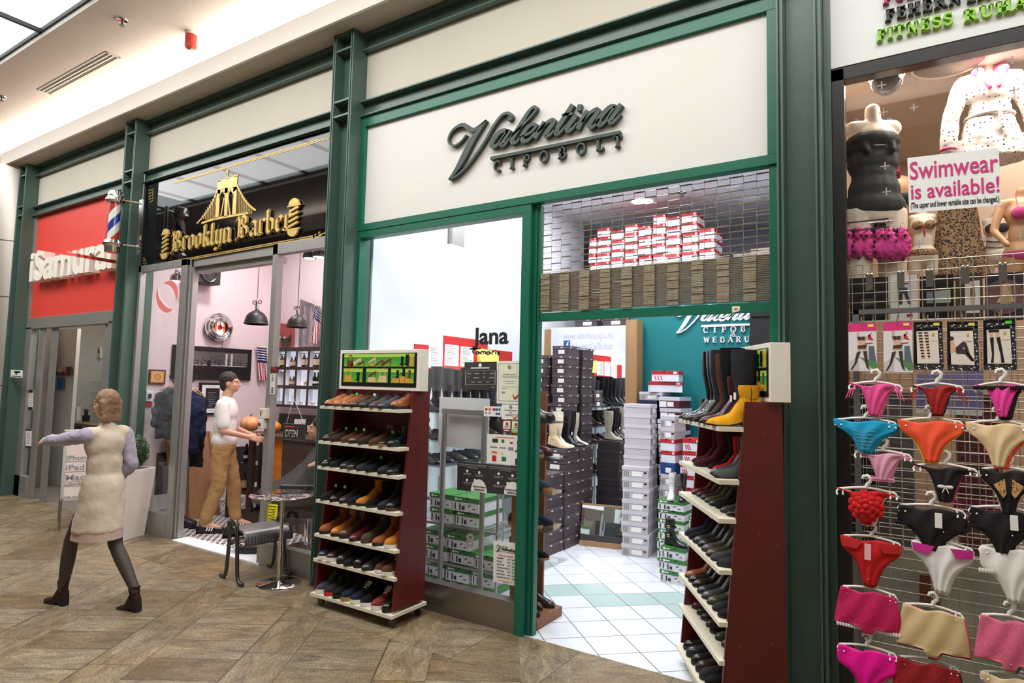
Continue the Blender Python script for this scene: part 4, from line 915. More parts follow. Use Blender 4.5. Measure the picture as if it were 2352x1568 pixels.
        sec = [(z1-.02,.22,.029,.054),(z1+.02,.20,.028,.045),(z1+hgt*.2,.19,.030,.045),(z1+hgt*.55,.20,.034*big, .050*big),(z1+hgt*.85,.20,.037*big, .053*big),(top, .19,.038*big, .054*big),(top+.001,.19,.034*big, .050*big)]
        obj('shaft', shaft_mb(L, sec), LEATHER, t, 50)
        o = MB(); o.loft([[(.033*big*cos(2*pi*k/14),-L*.19+.048*big*sin(2*pi*k/14), top+.0015) for k in range(14)], [(.02*cos(2*pi*k/14),-L*.19+.035*sin(2*pi*k/14), top+.002) for k in range(14)]]); obj('lining', o, DARK_INSIDE, t, 60)
        o = MB(); o.tube([(.030,-L*.20, z1),(.032,-L*.20, z1+hgt*.3),(.038*big, -L*.20, top-.01)], .0018,5); obj('zip', o, M['gunmetal'], t)
    return t
PROTO = {k: proto(k) for k in ('oxford_shoe', 'sneaker', 'ankle_boot', 'chelsea_boot', 'heeled_bootie', 'tall_boot', 'mid_boot', 'flat_tall_boot')}
LC = {'tan': (176,108,62), 'cognac': (150,84,46), 'brown': (84,52,36), 'dark brown': (54,38,30), 'black': (20,19,20), 'charcoal': (44,44,48), 'navy': (30,34,52), 'grey': (112,112,118), 'olive': (70,66,48), 'burgundy': (92,30,36), 'red': (196,26,36), 'mustard': (226,160,30), 'white': (236,234,228), 'cream': (222,212,192), 'beige': (206,180,146), 'maroon': (70,24,32), 'pewter': (72,72,74), 'honey brown': (186,118,40), 'silver': (186,186,190), 'two-tone brown and navy': (74,56,58), 'brick red': (128,52,48), 'slate': (64,68,80)}
def lmat(c, fin):
    r = {'leather': .26, 'suede': .85, 'nubuck': .75, 'canvas': .85, 'patent leather': .06}[fin]
    return mat('%s_%s' % (c.replace(' ', '_').replace('-', '_'), fin.replace(' ', '_')), LC[c], r, var=.12, scale=18, spec=.55 if r < .5 else .2, coat=.5 if r < .1 else 0, bump=.12 if r > .5 else .04, bscale=220 if r > .5 else 90)
SOLES = {'black': RUB, 'white': mat('rubber_white', (232,228,218),.6, var=.02), 'tan': mat('crepe_tan', (168,120,72),.7, var=.08), 'red': mat('rubber_red', (190,40,40),.6), 'brown': mat('leather_sole_brown', (86,54,36),.5)}
NICE = {'oxford_shoe': 'lace-up shoe', 'sneaker': 'sneaker', 'ankle_boot': 'laced ankle boot', 'chelsea_boot': 'slip-on chelsea boot', 'heeled_bootie': 'heeled ankle boot', 'tall_boot': 'knee-high heeled boot', 'mid_boot': 'mid-calf boot', 'flat_tall_boot': 'flat tall boot'}
ORD = ['first', 'second', 'third', 'fourth', 'fifth', 'sixth', 'seventh', 'eighth', 'ninth', 'tenth', 'eleventh', 'twelfth']
def shoe(kind, c, fin, loc, rz, where, group, sole='black', lace=None, scale=1.0, pre='', tagm=None):
    m = lmat(c, fin); mm = {'upper': m, 'shaft': m, 'sole': SOLES[sole]}
    if lace: mm['laces'] = mat('lace_'+lace.replace(' ', '_'), LC[lace], .8, var=0)
    o = dup(PROTO[kind], loc, rz, '%s%s %s %s, %s' % (pre, c, fin, NICE[kind], where), group, 'boot' if 'boot' in kind else 'shoe', mm, scale)
    if tagm:
        b = MB(); b.box(-.012,-.150,.080,.012,-.148,.104) if 'boot' not in kind else b.box(-.016,-.122,.13,.016,-.120,.165)
        obj('price_tag', b, M[tagm], o)
    return o
# ================================================================= THE TWO OXBLOOD DISPLAY RACKS
SH_Z = [1.471,1.209,1.019,.771,.521,.338,.094]
def poster_picture(t, w, h, y):
    """shelves of shoes and bags printed on green: drawn flat on the sign's face (local x centred, z from 0)"""
    def P(poly, m, name):
        b = MB(); n = len(poly); b.v = [(x, y-.0012, z) for x, z in poly]+[(x, y, z) for x, z in poly]; b.f = [tuple(range(n)), tuple(range(2*n-1, n-1,-1))]+[(i, n+i, n+(i+1) % n, (i+1) % n) for i in range(n)]; return b
    gm, N, L, B = (None,)*4
    g = MATS.get('poster_green')
    if not g:
        g, N, L, B = nodes('poster_green'); tc = N.new('ShaderNodeTexCoord'); sp = N.new('ShaderNodeSeparateXYZ'); L.new(tc.outputs['Object'], sp.inputs[0])
        f = mth(N, L, 'FRACT', mth(N, L, 'DIVIDE', mth(N, L, 'ADD', sp.outputs[2], .115),.112)); rp = N.new('ShaderNodeValToRGB'); L.new(f, rp.inputs[0]); e = rp.color_ramp.elements
        e[0].color = S(196,226,96); e[1].color = S(56,150,60); q = e.new(.5); q.color = S(96,178,64); L.new(rp.outputs[0], B.inputs['Base Color']); B.inputs['Roughness'].default_value = .35
    def R(x0, z0, x1, z1, m, nm='print'): bb = P([(x0, z0),(x1, z0),(x1, z1),(x0, z1)], m, nm); return bb
    k = MB()
    def addp(dst, poly, dy=0):
        n = len(poly); o0 = len(dst.v); dst.v += [(x, y-.002-dy, z) for x, z in poly]+[(x, y-.0005, z) for x, z in poly]; dst.f += [tuple(i+o0 for i in range(n)), tuple(o0+i for i in range(2*n-1, n-1,-1))]+[(o0+i, o0+n+i, o0+n+(i+1) % n, o0+(i+1) % n) for i in range(n)]
    a = MB(); addp(a, [(-w/2,0),(w/2,0),(w/2, h),(-w/2, h)]); obj('picture_ground', a, mat('poster_black', (22,22,20),.35, var=0), t)
    a = MB()
    for x0, x1, z0, z1 in ((-.47,.47,.60,.98),(-.47,-.20,.12,.54),(-.15,.14,.12,.54),(.18,.47,.12,.54)): addp(a, [(x0*w, z0*h),(x1*w, z0*h),(x1*w, z1*h),(x0*w, z1*h)], .0006)
    obj('picture_shelves', a, g, t)
    def bag(dst, cx, z, s_):
        addp(dst, [(cx+(-.06)*s_, z),(cx+.06*s_, z),(cx+.05*s_, z+.07*s_),(cx-.05*s_, z+.07*s_)], .0012)
        for q in range(8):
            a0, a1 = radians(180*q/8), radians(180*(q+1)/8); addp(dst, [(cx+.035*s_*cos(a0), z+.07*s_+.06*s_*sin(a0)),(cx+.045*s_*cos(a0), z+.07*s_+.075*s_*sin(a0)),(cx+.045*s_*cos(a1), z+.07*s_+.075*s_*sin(a1)),(cx+.035*s_*cos(a1), z+.07*s_+.06*s_*sin(a1))], .0012)
    def bt(dst, cx, z, s_, hh=1.0): addp(dst, [(cx-.05*s_, z),(cx-.01*s_, z+.018*s_),(cx+.015*s_, z),(cx+.035*s_, z),(cx+.035*s_, z+.09*s_*hh),(cx, z+.09*s_*hh),(cx+.002, z+.03*s_)], .0012)
    def pump(dst, cx, z, s_): addp(dst, [(cx-.045*s_, z),(cx-.01*s_, z+.008*s_),(cx+.03*s_, z+.03*s_),(cx+.03*s_, z),(cx+.036*s_, z),(cx+.042*s_, z+.045*s_),(cx+.02*s_, z+.04*s_),(cx-.02*s_, z+.022*s_)], .0012)
    br = MB(); dk = MB(); og = MB(); cr = MB(); z1, z0 = .61*h, .13*h; s_ = w/.78
    bag(br, -.38*w, z1, s_*.62); pump(cr, -.30*w, z1, s_*1.4); pump(br, -.23*w, z1, s_); addp(og, [(-.10*w, z1),(-.05*w, z1),(-.05*w, z1+.02),(-.10*w, z1+.02)], .001); pump(cr, -.08*w, z1+.02, s_); pump(br, .02*w, z1, s_*1.1); pump(br, .11*w, z1, s_*1.3); bt(dk, .30*w, z1, s_*.8); bt(dk, .36*w, z1, s_*.95); bt(og, .42*w, z1, s_*.9)
    bag(og, -.40*w, z0, s_*.7); bt(dk, -.28*w, z0, s_*.9,.9); addp(cr, [(-.12*w, z0),(-.02*w, z0),(-.02*w, z0+.035),(-.12*w, z0+.035)], .001); pump(br, -.07*w, z0+.035, s_*1.1); bag(cr, .07*w, z0, s_*.72)
    for q in (.25,.40): addp(og, [((q-.045)*w, z0),((q+.045)*w, z0),((q+.045)*w, z0+.03),((q-.045)*w, z0+.03)], .001); bt(dk if q < .3 else br, q*w, z0+.03, s_*.7)
    addp(og, [(.29*w, z0),(.36*w, z0),(.36*w, z0+.045),(.29*w, z0+.045)], .001); bt(dk, .325*w, z0+.045, s_*.8)
    for nm, q, m_ in (('picture_brown', br, mat('print_brown', (120,52,34),.4, var=0)),('picture_black', dk, mat('print_black', (26,20,18),.4, var=0)),('picture_orange', og, mat('print_orange', (224,156,66),.4, var=0)),('picture_cream', cr, mat('print_cream', (226,196,150),.4, var=0))): obj(nm, q, m_, t)
def rack(loc, rz, label, letters, ly=.16):
    t = thing('shoe_rack', label, 'display rack', loc, rz); W = .41; pt = .018
    for s_ in (-1,1):
        b = MB(); x = s_*(W-.02); b.loft([[(x-pt/2,.01,.11),(x-pt/2,.335,.11),(x-pt/2,.32,1.60),(x-pt/2,.135,1.60)], [(x+pt/2,.01,.11),(x+pt/2,.335,.11),(x+pt/2,.32,1.60),(x+pt/2,.135,1.60)]]); obj('side_panel', b, M['standred'], t, bevel=.002)
        for yy, zz in ((.10,.4),(.26,.42),(.20,.95),(.29,.9),(.23,1.45),(.29,1.44)):
            b = MB(); xx = x+s_*(pt/2); b.cyl((xx-s_*.001, yy, zz),(xx+s_*.002, yy, zz),.006, n=10); obj('screw_cap', b, mat('screw_cap_red', (150,34,32),.4, var=0), t, 40)
    b = MB(); b.loft([[(-W+.03,.325,.11),(W-.03,.325,.11),(W-.03,.335,.11),(-W+.03,.335,.11)], [(-W+.03,.305,1.60),(W-.03,.305,1.60),(W-.03,.315,1.60),(-W+.03,.315,1.60)]]); obj('back_panel', b, M['standred'], t)
    for i, z in enumerate(SH_Z):
        b = MB(); dpt = .31; y0 = -.015 if i == 6 else 0.0
        yf = .008+.125*(z-.11)/1.49
        if i == 6: b.box(-W, y0, z-.022, W, .345, z)
        else: b.prism([(-W, y0),(W, y0),(W, yf),(W-.031, yf+.001),(W-.031, dpt),(-W+.031, dpt),(-W+.031, yf+.001),(-W, yf)], .022); b.v = [(x_, y_, z_+z-.022) for x_, y_, z_ in b.v]
        obj('shelf', b, M['shelfcream'], t)
    for x in (-W+.06, W-.04):
        for y in (.04,.30):
            b = MB(); b.cyl((x, y-.009,.028),(x, y+.009,.028),.028, n=14); b.box(x-.015, y-.012,.045, x+.015, y+.012,.073); obj('caster', b, M['gunmetal'], t, 40)
    b = MB(); b.box(-W+.02, ly, 1.60, W+.02, ly+.10,1.90); obj('light_box', b, M['offwhite'], t, bevel=.003)
    pp = bpy.data.objects.new('light_box_picture', None); COL.objects.link(pp); pp.parent = t; pp.location = (.02, ly, 1.625); poster_picture(pp, 2*W-.05,.25,0)
    if letters:
        o = MB()
        for z in (1.225,.955,.69): 
            g = text_mb('Belle', .155,.004,.03); n = len(o.v); o.v += [(-.02+x, .312-q-.02*0, z+y) for x, y, q in g.v]; o.f += [tuple(i+n for i in f_) for f_ in g.f]
        obj('back_lettering', o, mat('lettering_lilac_gray', (168,152,156),.6, var=0), t)
    return t
rackL = rack((-3.39,3.215,0),0, 'oxblood shoe rack of mens shoes standing before the shoe shop window', True)
RA = atan2(-.85,.52)
rc = V((-.83,3.21,0)) + V((-.52,.85,0))*.41
rackR = rack((rc.x, rc.y, 0), RA, 'oxblood boot rack of womens boots standing in the shoe shop doorway', False, .25)
def on_rack(r, x, y, z): return r.matrix_basis @ V((x, y, z))
bpy.context.view_layer.update()
SHN = ['top', 'second', 'third', 'fourth', 'fifth', 'sixth', 'bottom']
ox, sn, ab, ch = 'oxford_shoe', 'sneaker', 'ankle_boot', 'chelsea_boot'
LEFT = [
 [(ox,'tan','leather','black','',0),(ox,'tan','leather','brown','',0),(ox,'cognac','leather','black','',1),(ox,'brown','leather','black','',0),(ox,'charcoal','leather','black','',2),(ox,'two-tone brown and navy','leather','brown','',0),(ox,'slate','leather','black','',0),(ab,'cognac','leather','black','',0)],
 [(ox,'dark brown','leather','black','',0),(ox,'dark brown','nubuck','black','',1),(ox,'brown','nubuck','brown','',1),(ox,'brown','leather','black','',2),(ox,'dark brown','suede','black','',0),(ox,'brown','suede','brown','',0),(ox,'black','leather','tan','',1),(ch,'black','leather','black','',0)],
 [(ox,'black','leather','black','',0),(ox,'black','nubuck','black','',0),(ox,'charcoal','leather','black','',0),(ox,'black','leather','brown','',0),(ox,'charcoal','nubuck','black','',0),(ox,'black','suede','black','',1),(ox,'charcoal','suede','black','',0),(ox,'black','leather','black','',0)],
 [(ox,'black','nubuck','black','',2),(ox,'black','leather','black','',2),(ox,'charcoal','leather','black','',0),(ox,'black','suede','black','',0),(ch,'honey brown','suede','black','',0),(ch,'black','suede','black','',0),(ch,'charcoal','suede','black','',0),(ab,'black','leather','brown','',0)],
 [(ab,'cognac','nubuck','black','black',0),(ab,'honey brown','leather','black','black',0),(ab,'brown','leather','black','black',0),(ox,'burgundy','leather','black','',0),(ab,'olive','nubuck','brown','black',0),(ch,'cognac','suede','black','',0),(ab,'honey brown','nubuck','white','mustard',0)],
 [(sn,'navy','leather','white','navy',0),(sn,'dark brown','leather','white','black',0),(ab,'charcoal','leather','black','black',2),(ox,'black','nubuck','black','',0),(ab,'black','leather','black','black',0),(ox,'charcoal','leather','black','',0),(ab,'brown','nubuck','white','brown',0),(sn,'brown','nubuck','white','cream',0)],
 [(sn,'slate','canvas','white','grey',0),(sn,'charcoal','canvas','red','black',1),(sn,'black','suede','black','black',0),(sn,'navy','suede','tan','navy',0),(sn,'navy','canvas','white','white',0),(sn,'black','canvas','white','black',0),(sn,'brick red','canvas','white','white',0),(sn,'black','leather','black','black',0)]]
TG = {0: None, 1: 'limetag', 2: 'whitetag'}
for i, row in enumerate(LEFT):
    n = len(row); step = .76/n
    for j, (k, c, fin, so, la, tg) in enumerate(row):
        x = -.41 + .045 + step*(j+.5) - .02
        p = on_rack(rackL, x, .275 + random.uniform(-.006,.006), SH_Z[i]+.0005)
        shoe(k, c, fin, p, random.uniform(-.05,.05) - .05, '%s from left on %s shelf of mens rack' % (ORD[j], SHN[i]), 'mens shoes on the oxblood rack', so, la or None, 1.0 if k in (ox, sn) else .96, tagm=TG[tg])
tb, mb_, hb = 'tall_boot', 'mid_boot', 'heeled_bootie'
RIGHT = [
 [(tb,'black','leather',1),(tb,'black','patent leather',1),(tb,'charcoal','leather',1),(tb,'brown','suede',.93),(tb,'black','suede',1),(mb_,'maroon','leather',1.0),(tb,'charcoal','suede',.95),(hb,'mustard','suede',1.05)],
 [(mb_,'maroon','suede',.78),(mb_,'burgundy','suede',.78),(hb,'maroon','suede',.95),(mb_,'black','suede',.75),(mb_,'red','suede',.74),(mb_,'maroon','leather',.72),(hb,'pewter','leather',1.0),(hb,'pewter','nubuck',1.0)],
 [(hb,'burgundy','leather',.78),(hb,'maroon','leather',.78),(hb,'dark brown','leather',.78),(hb,'olive','leather',.78),(hb,'charcoal','leather',.78),(hb,'black','suede',.78),(hb,'pewter','leather',.78),(hb,'black','leather',.78)],
 [(hb,'navy','suede',.95),(hb,'black','suede',.95),(hb,'charcoal','leather',.95),(hb,'black','leather',.95),(hb,'pewter','leather',.95),(hb,'olive','leather',.95),(hb,'pewter','nubuck',.95),(hb,'charcoal','suede',.95)],
 [(hb,'cognac','leather',.95),(hb,'black','patent leather',.95),(hb,'black','leather',.95),(hb,'charcoal','leather',.95),(hb,'pewter','leather',.95),(hb,'olive','leather',.95),(hb,'charcoal','nubuck',.95),(hb,'black','nubuck',.95)],
 [(ch,'burgundy','leather',.70),(ch,'black','leather',.70),(ch,'charcoal','leather',.70),(ch,'dark brown','leather',.70),(ch,'black','suede',.70),(ch,'olive','leather',.70),(ch,'pewter','leather',.70),(ch,'black','nubuck',.70)],
 [(ab,'black','patent leather',.90),(ab,'charcoal','leather',.90),(ab,'black','leather',.90),(ab,'dark brown','leather',.90),(ab,'charcoal','nubuck',.90),(ab,'black','nubuck',.90),(ab,'maroon','leather',.90),(ab,'navy','leather',.90)]]
for i, row in enumerate(RIGHT):
    n = len(row); step = .74/n
    for j, (k, c, fin, sc_) in enumerate(row):
        x = -.41 + .045 + step*(j+.5)
        p = on_rack(rackR, x, (.235 if i == 0 else .262) + random.uniform(-.006,.006), SH_Z[i]+.0005)
        shoe(k, c, fin, p, RA + random.uniform(-.05,.05), '%s from far end on %s shelf of womens rack' % (ORD[j], SHN[i]), 'womens boots on the oxblood rack', 'black', None, sc_, tagm='whitetag' if (i, j) in ((0,6),(0,7),(3,1)) else None)
# ================================================================= INSIDE THE SHOE SHOP
BOXC = {'taupe': ((78,66,70),(86,74,78)), 'lilac': ((196,188,194),(208,200,206)), 'greenlid': ((226,224,228),(58,120,58)), 'redlid': ((232,232,238),(186,36,44)), 'maroon': ((84,26,40),(206,206,216)), 'blue': ((28,64,128),(32,70,136)), 'navy': ((26,30,58),(30,34,64))}
BNAME = {'taupe': 'taupe shoebox', 'lilac': 'pale lilac-grey shoebox', 'greenlid': 'white shoebox with green lid', 'redlid': 'white shoebox with red lid', 'maroon': 'maroon shoebox with white lid', 'blue': 'blue shoebox', 'navy': 'navy blue shoebox'}
_BX = {}
def box_proto(kind, w, d, h):
    k = (kind, round(w, 3), round(d, 3), round(h, 3))
    if k in _BX: return _BX[k]
    t = thing('shoebox', 'x', 'box', (0,0,-40)); lh = h*.34; e = .004
    obj('body', MB().box(-w/2+e, -d/2+e, 0, w/2-e, d/2-e, h-.002), mat('box_body_'+kind, BOXC[kind][0], .55, var=.03), t)
    obj('lid', MB().box(-w/2,-d/2, h-lh, w/2, d/2, h), mat('box_lid_'+kind, BOXC[kind][1], .5, var=.03), t, bevel=.002)
    y = -d/2; b = MB(); zl = h-lh
    if kind in ('taupe', 'lilac', 'maroon', 'navy', 'blue'):
        if kind == 'maroon': b.box(-w*.46, y+.001,.01,-w*.12, y+.0035, zl-.008)
        else: b.box(-w*.12, y+.001, zl*.22, w*.26, y+.0035, zl*.86)
        obj('size_label', b, M['whitetag'], t)
        if kind == 'maroon': b = MB(); b.box(-w*.08, y+.001, zl*.2, w*.22, y+.0035, zl*.85); obj('size_label', b, M['whitetag'], t)
        if kind == 'lilac':
            b = MB()
            for q in range(3): b.box(-w*(.42-.07*q), y+.001, zl*.15,-w*(.38-.07*q), y+.0034, zl*.85)
            obj('print', b, M['grayink'], t)
            b = MB(); b.prism([(w*.36+.016*cos(radians(q)),.016*sin(radians(q))) for q in range(180,361,30)], .002); b.v = [(x_, y+.0035-z_, zl*.85+y_) for x_, y_, z_ in b.v]; obj('finger_hole', b, M['black'], t)
        if kind == 'taupe':
            b = MB()
            for s_ in (-1,0,1): b.prism([(.012*s_+.006*cos(radians(q)),.006*sin(radians(q))+abs(s_)*-.003) for q in range(0,361,40)], .0015)
            b2 = MB(); b2.v = [(x_+w*.1, y-.0005-z_, zl+lh*.5+y_) for x_, y_, z_ in b.v]; b2.f = b.f; obj('emblem', b2, M['whitetag'], t)
            b3 = MB(); b3.v = [(w/2+.0005+z_, -d*.28+x_, zl+lh*.5+y_) for x_, y_, z_ in b.v]; b3.f = b.f; obj('emblem', b3, M['whitetag'], t)
            b4 = MB(); b4.v = [(w/2+.0005+z_, d*.33+x_, zl+lh*.5+y_) for x_, y_, z_ in b.v]; b4.f = b.f; obj('emblem', b4, M['whitetag'], t)
    elif kind == 'greenlid':
        b.prism([(-w*.36+.011*cos(radians(q)),.011*sin(radians(q))) for q in range(0,360,30)], .0015); b.box(-w*.30,-.004,0,-w*.12,.004,.0015); b.v = [(x_, y-.0005-z_, zl+lh*.5+y_) for x_, y_, z_ in b.v]; obj('emblem', b, M['whitetag'], t)
        b = MB(); b.prism([(.012*cos(radians(q)),.012*sin(radians(q))) for q in range(180,361,30)], .0015); b.v = [(x_+.02, y-.0005-z_, h-.0005+y_) for x_, y_, z_ in b.v]; obj('finger_hole', b, M['black'], t)
        b = MB(); b.box(-w*.42, y+.001, zl*.15,-w*.38, y+.0035, zl*.85); b.box(-w*.24, y+.001, zl*.15,-w*.19, y+.0035, zl*.8); b.box(-w*.14, y+.001, zl*.2,-w*.04, y+.0035, zl*.6)
        b.add([(q[0], y+.001, q[1]) for q in ((.02*1, zl*.55),(.045, zl*.62),(.055, zl*.8),(.03, zl*.7))], [(0,1,2,3)]); b.box(w*.26, y+.001, zl*.35, w*.36, y+.0035, zl*.42); obj('print', b, M['char'], t)
    elif kind == 'redlid':
        b.box(w*.30, y-.001, zl+lh*.2, w*.42, y+.001, zl+lh*.8); obj('size_label', b, M['whitetag'], t)
        b = MB(); b.prism([(.010*cos(radians(q)),.010*sin(radians(q))) for q in range(180,361,30)], .0015); b.v = [(x_-.01, y-.0005-z_, h-.0005+y_) for x_, y_, z_ in b.v]; obj('finger_hole', b, M['black'], t)
    _BX[k] = t; return t
def sbox(kind, loc, rz, w, d, h, label, group, marks_=False):
    o = dup(box_proto(kind, w, d, h), loc, rz, label, group)
    if marks_:
        b = MB(); zl = h*.66
        for q in range(3): x = -w*.4+w*.11*q; b.add([(x, -d/2+.003, zl*.8),(x+.010,-d/2+.003, zl*.8),(x+.028,-d/2+.003, zl*.15),(x+.018,-d/2+.003, zl*.15)], [(0,1,2,3)])
        obj('print', b, M['redink'], o)
    return o
NTH = ['lowest', 'second', 'third', 'fourth', 'fifth', 'sixth', 'seventh', 'eighth', 'ninth', 'tenth', 'eleventh', 'twelfth', 'thirteenth', 'fourteenth', 'fifteenth', 'sixteenth', 'seventeenth', 'eighteenth', 'nineteenth', 'twentieth']
def stack(kind, cx, cy, rz, w, d, h, n, where, group, z0=0.0, jit=.008, top=True, marks_=False, start=0, total=None):
    z = z0; tot = total or (n+start)
    for i in range(n):
        k = i+start; pos = 'topmost' if (k == tot-1 and top) else (NTH[k] + (' up' if k else ''))
        sbox(kind, (cx+random.uniform(-jit, jit), cy+random.uniform(-jit, jit), z+.0005), rz+random.uniform(-.02,.02), w, d, h, '%s, %s %s' % (BNAME[kind], pos, where), group, marks_); z += h+.0006
    return z
# ---- tall tower of lilac-grey boxes
z = stack('lilac', -2.385,6.17, radians(6),.275,.37,.109,8, 'in the pale tower beside the floor mirror', 'boxes of the pale tower', total=14, jit=.006)
for k in range(6):
    sbox('lilac', (-2.385+random.uniform(-.005,.005),6.17, z+.0005), radians(90+4),.24,.275,.103, '%s, %s in the pale tower, turned sideways' % (BNAME['lilac'], ('%s from the floor' % NTH[8+k]) if k < 5 else 'topmost'), 'boxes of the pale tower'); z += .1036
# ---- taupe boxes stacked along the left
zc = [stack('taupe', -3.20,5.60,0,.30,.33,.112,7, 'in the nearest taupe stack left of the floor mirror', 'taupe boxes by the floor mirror')]
zc.append(stack('taupe', -3.19,5.935,0,.30,.33,.1115,9, 'in the middle taupe stack carrying boots', 'taupe boxes by the floor mirror'))
zc.append(stack('taupe', -3.19,6.27,0,.30,.33,.1115,9, 'in the far taupe stack carrying boots', 'taupe boxes by the floor mirror'))
stack('taupe', -3.505,6.60,0,.21,.30,.112,19, 'in the tall taupe stack before the mirror', 'tall taupe stacks', jit=.012)
stack('taupe', -3.755,6.55,0,.21,.30,.112,18, 'in the tall taupe stack by the left wall', 'tall taupe stacks', jit=.012)
zt_ = zc[1]
for (y, k, c, f, sc) in ((5.84, mb_, 'beige', 'suede', 1.0),(5.94, 'flat_tall_boot', 'cream', 'leather', .95),(6.05, tb, 'black', 'suede', .78),(6.14, tb, 'charcoal', 'leather', .95),(6.24, 'flat_tall_boot', 'black', 'leather', .96),(6.33, 'flat_tall_boot', 'cream', 'suede', .9)):
    shoe(k, c, f, (-3.28, y, zt_+.002), radians(90)+random.uniform(-.08,.08), {5.84: 'nearest on the taupe box stack', 5.94: 'beside the beige boot on the taupe boxes', 6.05: 'behind the cream leather boot on the taupe boxes', 6.14: 'between two black boots on the taupe boxes', 6.24: 'next to the farthest boot on the taupe boxes', 6.33: 'farthest on the taupe box stack'}[y], 'boots on the taupe boxes', 'black', None, sc, tagm='whitetag' if y == 6.14 else None)
# ---- big wall mirror with lettering
MY = 6.80; mx0, mx1 = D(1262,900, Y=MY).x, D(1438,900, Y=MY).x; mz1 = D(1400,748, Y=MY).z; mxR = D(1464,900, Y=MY).x
t = thing('wall_mirror', 'large wood framed mirror with white web address lettering at the back of the shop', 'mirror', ((mx0+mx1)/2, MY, 0))
mm_, N, L, B = nodes('mirror_silver'); B.inputs['Metallic'].default_value = 1; B.inputs['Roughness'].default_value = .02; B.inputs['Base Color'].default_value = (.88,.9,.9,1)
obj('mirror_glass', MB().box(mx0, MY, .08, mx1, MY+.006, mz1), mm_, t, W=1)
OAK = wood('oak_frame', (150,112,74),(186,148,104),4)
obj('frame_side', MB().box(mx1, MY-.03,.04, mxR, MY+.16, mz1+.06), OAK, t, W=1); obj('frame_side', MB().box(mx0-.08, MY-.02,.04, mx0, MY+.03, mz1-.02), OAK, t, W=1)
obj('frame_backing', MB().box(mx0, MY+.007,.04, mx1, MY+.15, mz1), OAK, t, W=1)
o = MB(); a, e = D(1294,772, Y=MY), D(1409,772, Y=MY); g = text_mb('www.valentinacipo.hu', 1,.002,.01); k = (e.x-a.x)/max(q[0] for q in g.v); g.v = [(x*k, y*.125, q) for x, y, q in g.v]; obj('web_address', wall_text(g, a.x, MY, a.z-.04, None, .001), mat('mirror_lettering', (206,206,224),.5, var=0), t, W=1)
a, e = D(1313,797, Y=MY), D(1407,797, Y=MY); g = text_mb('Valentina Cipőboltok', 1,.002,.01); k = (e.x-a.x)/max(q[0] for q in g.v); g.v = [(x*k, y*.115, q) for x, y, q in g.v]; obj('page_name', wall_text(g, a.x, MY, a.z-.035, None, .001), MATS['mirror_lettering'], t, W=1)
a = D(1302,791, Y=MY); obj('blue_badge', MB().box(a.x-.045, MY-.002, a.z-.05, a.x+.045, MY, a.z+.05), mat('badge_blue', (40,78,168),.5, var=0), t, W=1)
g = text_mb('f', .115,.001,.02, align='CENTER'); obj('badge_letter', wall_text(g, a.x+.008, MY-.002, a.z-.046, None, .001), M['whitetag'], t, W=1)
stack('taupe', D(1345,742, Y=MY).x, MY+.10,0,.30,.2,.1,1, 'lying on the mirror top at left', 'boxes on top of the mirror', z0=mz1, top=False)
stack('taupe', D(1400,742, Y=MY).x+.05, MY+.10,0,.30,.2,.1,1, 'lying on the mirror top at right', 'boxes on top of the mirror', z0=mz1, top=False)
for o_ in SC.objects:
    if o_.get('label', '').endswith('lowest lying on the mirror top at left'): o_['label'] = 'taupe shoebox lying on top of the large mirror, left one'
    elif o_.get('label', '').endswith('lowest lying on the mirror top at right'): o_['label'] = 'taupe shoebox lying on top of the large mirror, right one'
# ---- low leaning floor mirror
a, e = D(1331,1251, Z=0), D(1432,1262, Z=0); c = (a+e)/2; ang = atan2(e.y-a.y, e.x-a.x); wM = (e-a).length/2
t = thing('floor_mirror', 'low tilted shoe fitting mirror with wooden edge on the tiled floor', 'mirror', c, ang)
def tilt(y, z): return (y*cos(.28)+z*sin(.28)*1.0, z*cos(.28)-y*sin(.28)*0)
b = MB(); b.loft([[(-wM, tilt(0,.05)[0], .05),(wM, tilt(0,.05)[0], .05),(wM, tilt(0,.05)[0]+.008,.05),(-wM, tilt(0,.05)[0]+.008,.05)], [(-wM, tilt(0,.40)[0], .40),(wM, tilt(0,.40)[0], .40),(wM, tilt(0,.40)[0]+.008,.40),(-wM, tilt(0,.40)[0]+.008,.40)]]); obj('mirror_glass', b, mm_, t)
obj('bottom_rail', MB().box(-wM, -.012,0, wM, .03,.05), OAK, t); y = tilt(0,.40)[0]; obj('top_rail', MB().box(-wM, y-.006,.40, wM, y+.02,.415), OAK, t)
b = MB(); b.loft([[(-wM, .012,.05),(wM, .012,.05),(wM, .16,.05),(-wM, .16,.05)], [(-wM, y+.009,.40),(wM, y+.009,.40),(wM, .16,.40),(-wM, .16,.40)]]); obj('backing', b, M['char'], t)
# ---- shelf just inside the door, its shoes pointing to the aisle
SXr, SXl, SY0, SY1 = -2.20,-2.48,3.80,4.12
ys = [963,1043,1122,1200,1278]; zs_ = [D(1243, p, X=SXr-.02).z for p in ys]
zs_ = [D(1238, p, X=SXr, ).z for p in ys]
zs_ = [EYE - (p-884)/1433.4*(2.2*.543+3.95*.838) for p in ys]
t = thing('shoe_shelf', 'narrow wooden shoe shelf with glass boards beside the emerald door post', 'shelf', (SXr, 3.95,0))
WAL = wood('walnut_board', (118,72,42),(146,92,56),5)
for y in (SY0-.02, SY1): obj('upright', MB().box(-2.415, y, 0.0,-2.345, y+.02,1.62), WAL, t, W=1)
for z in zs_: obj('glass_board', MB().box(SXl-.02, SY0, z-.008, SXr+.06, SY1, z), G_CLEAR, t, W=1)
obj('plinth', MB().box(SXl-.02, SY0-.02,0, SXr+.01, SY1+.02,.065), WAL, t, W=1)
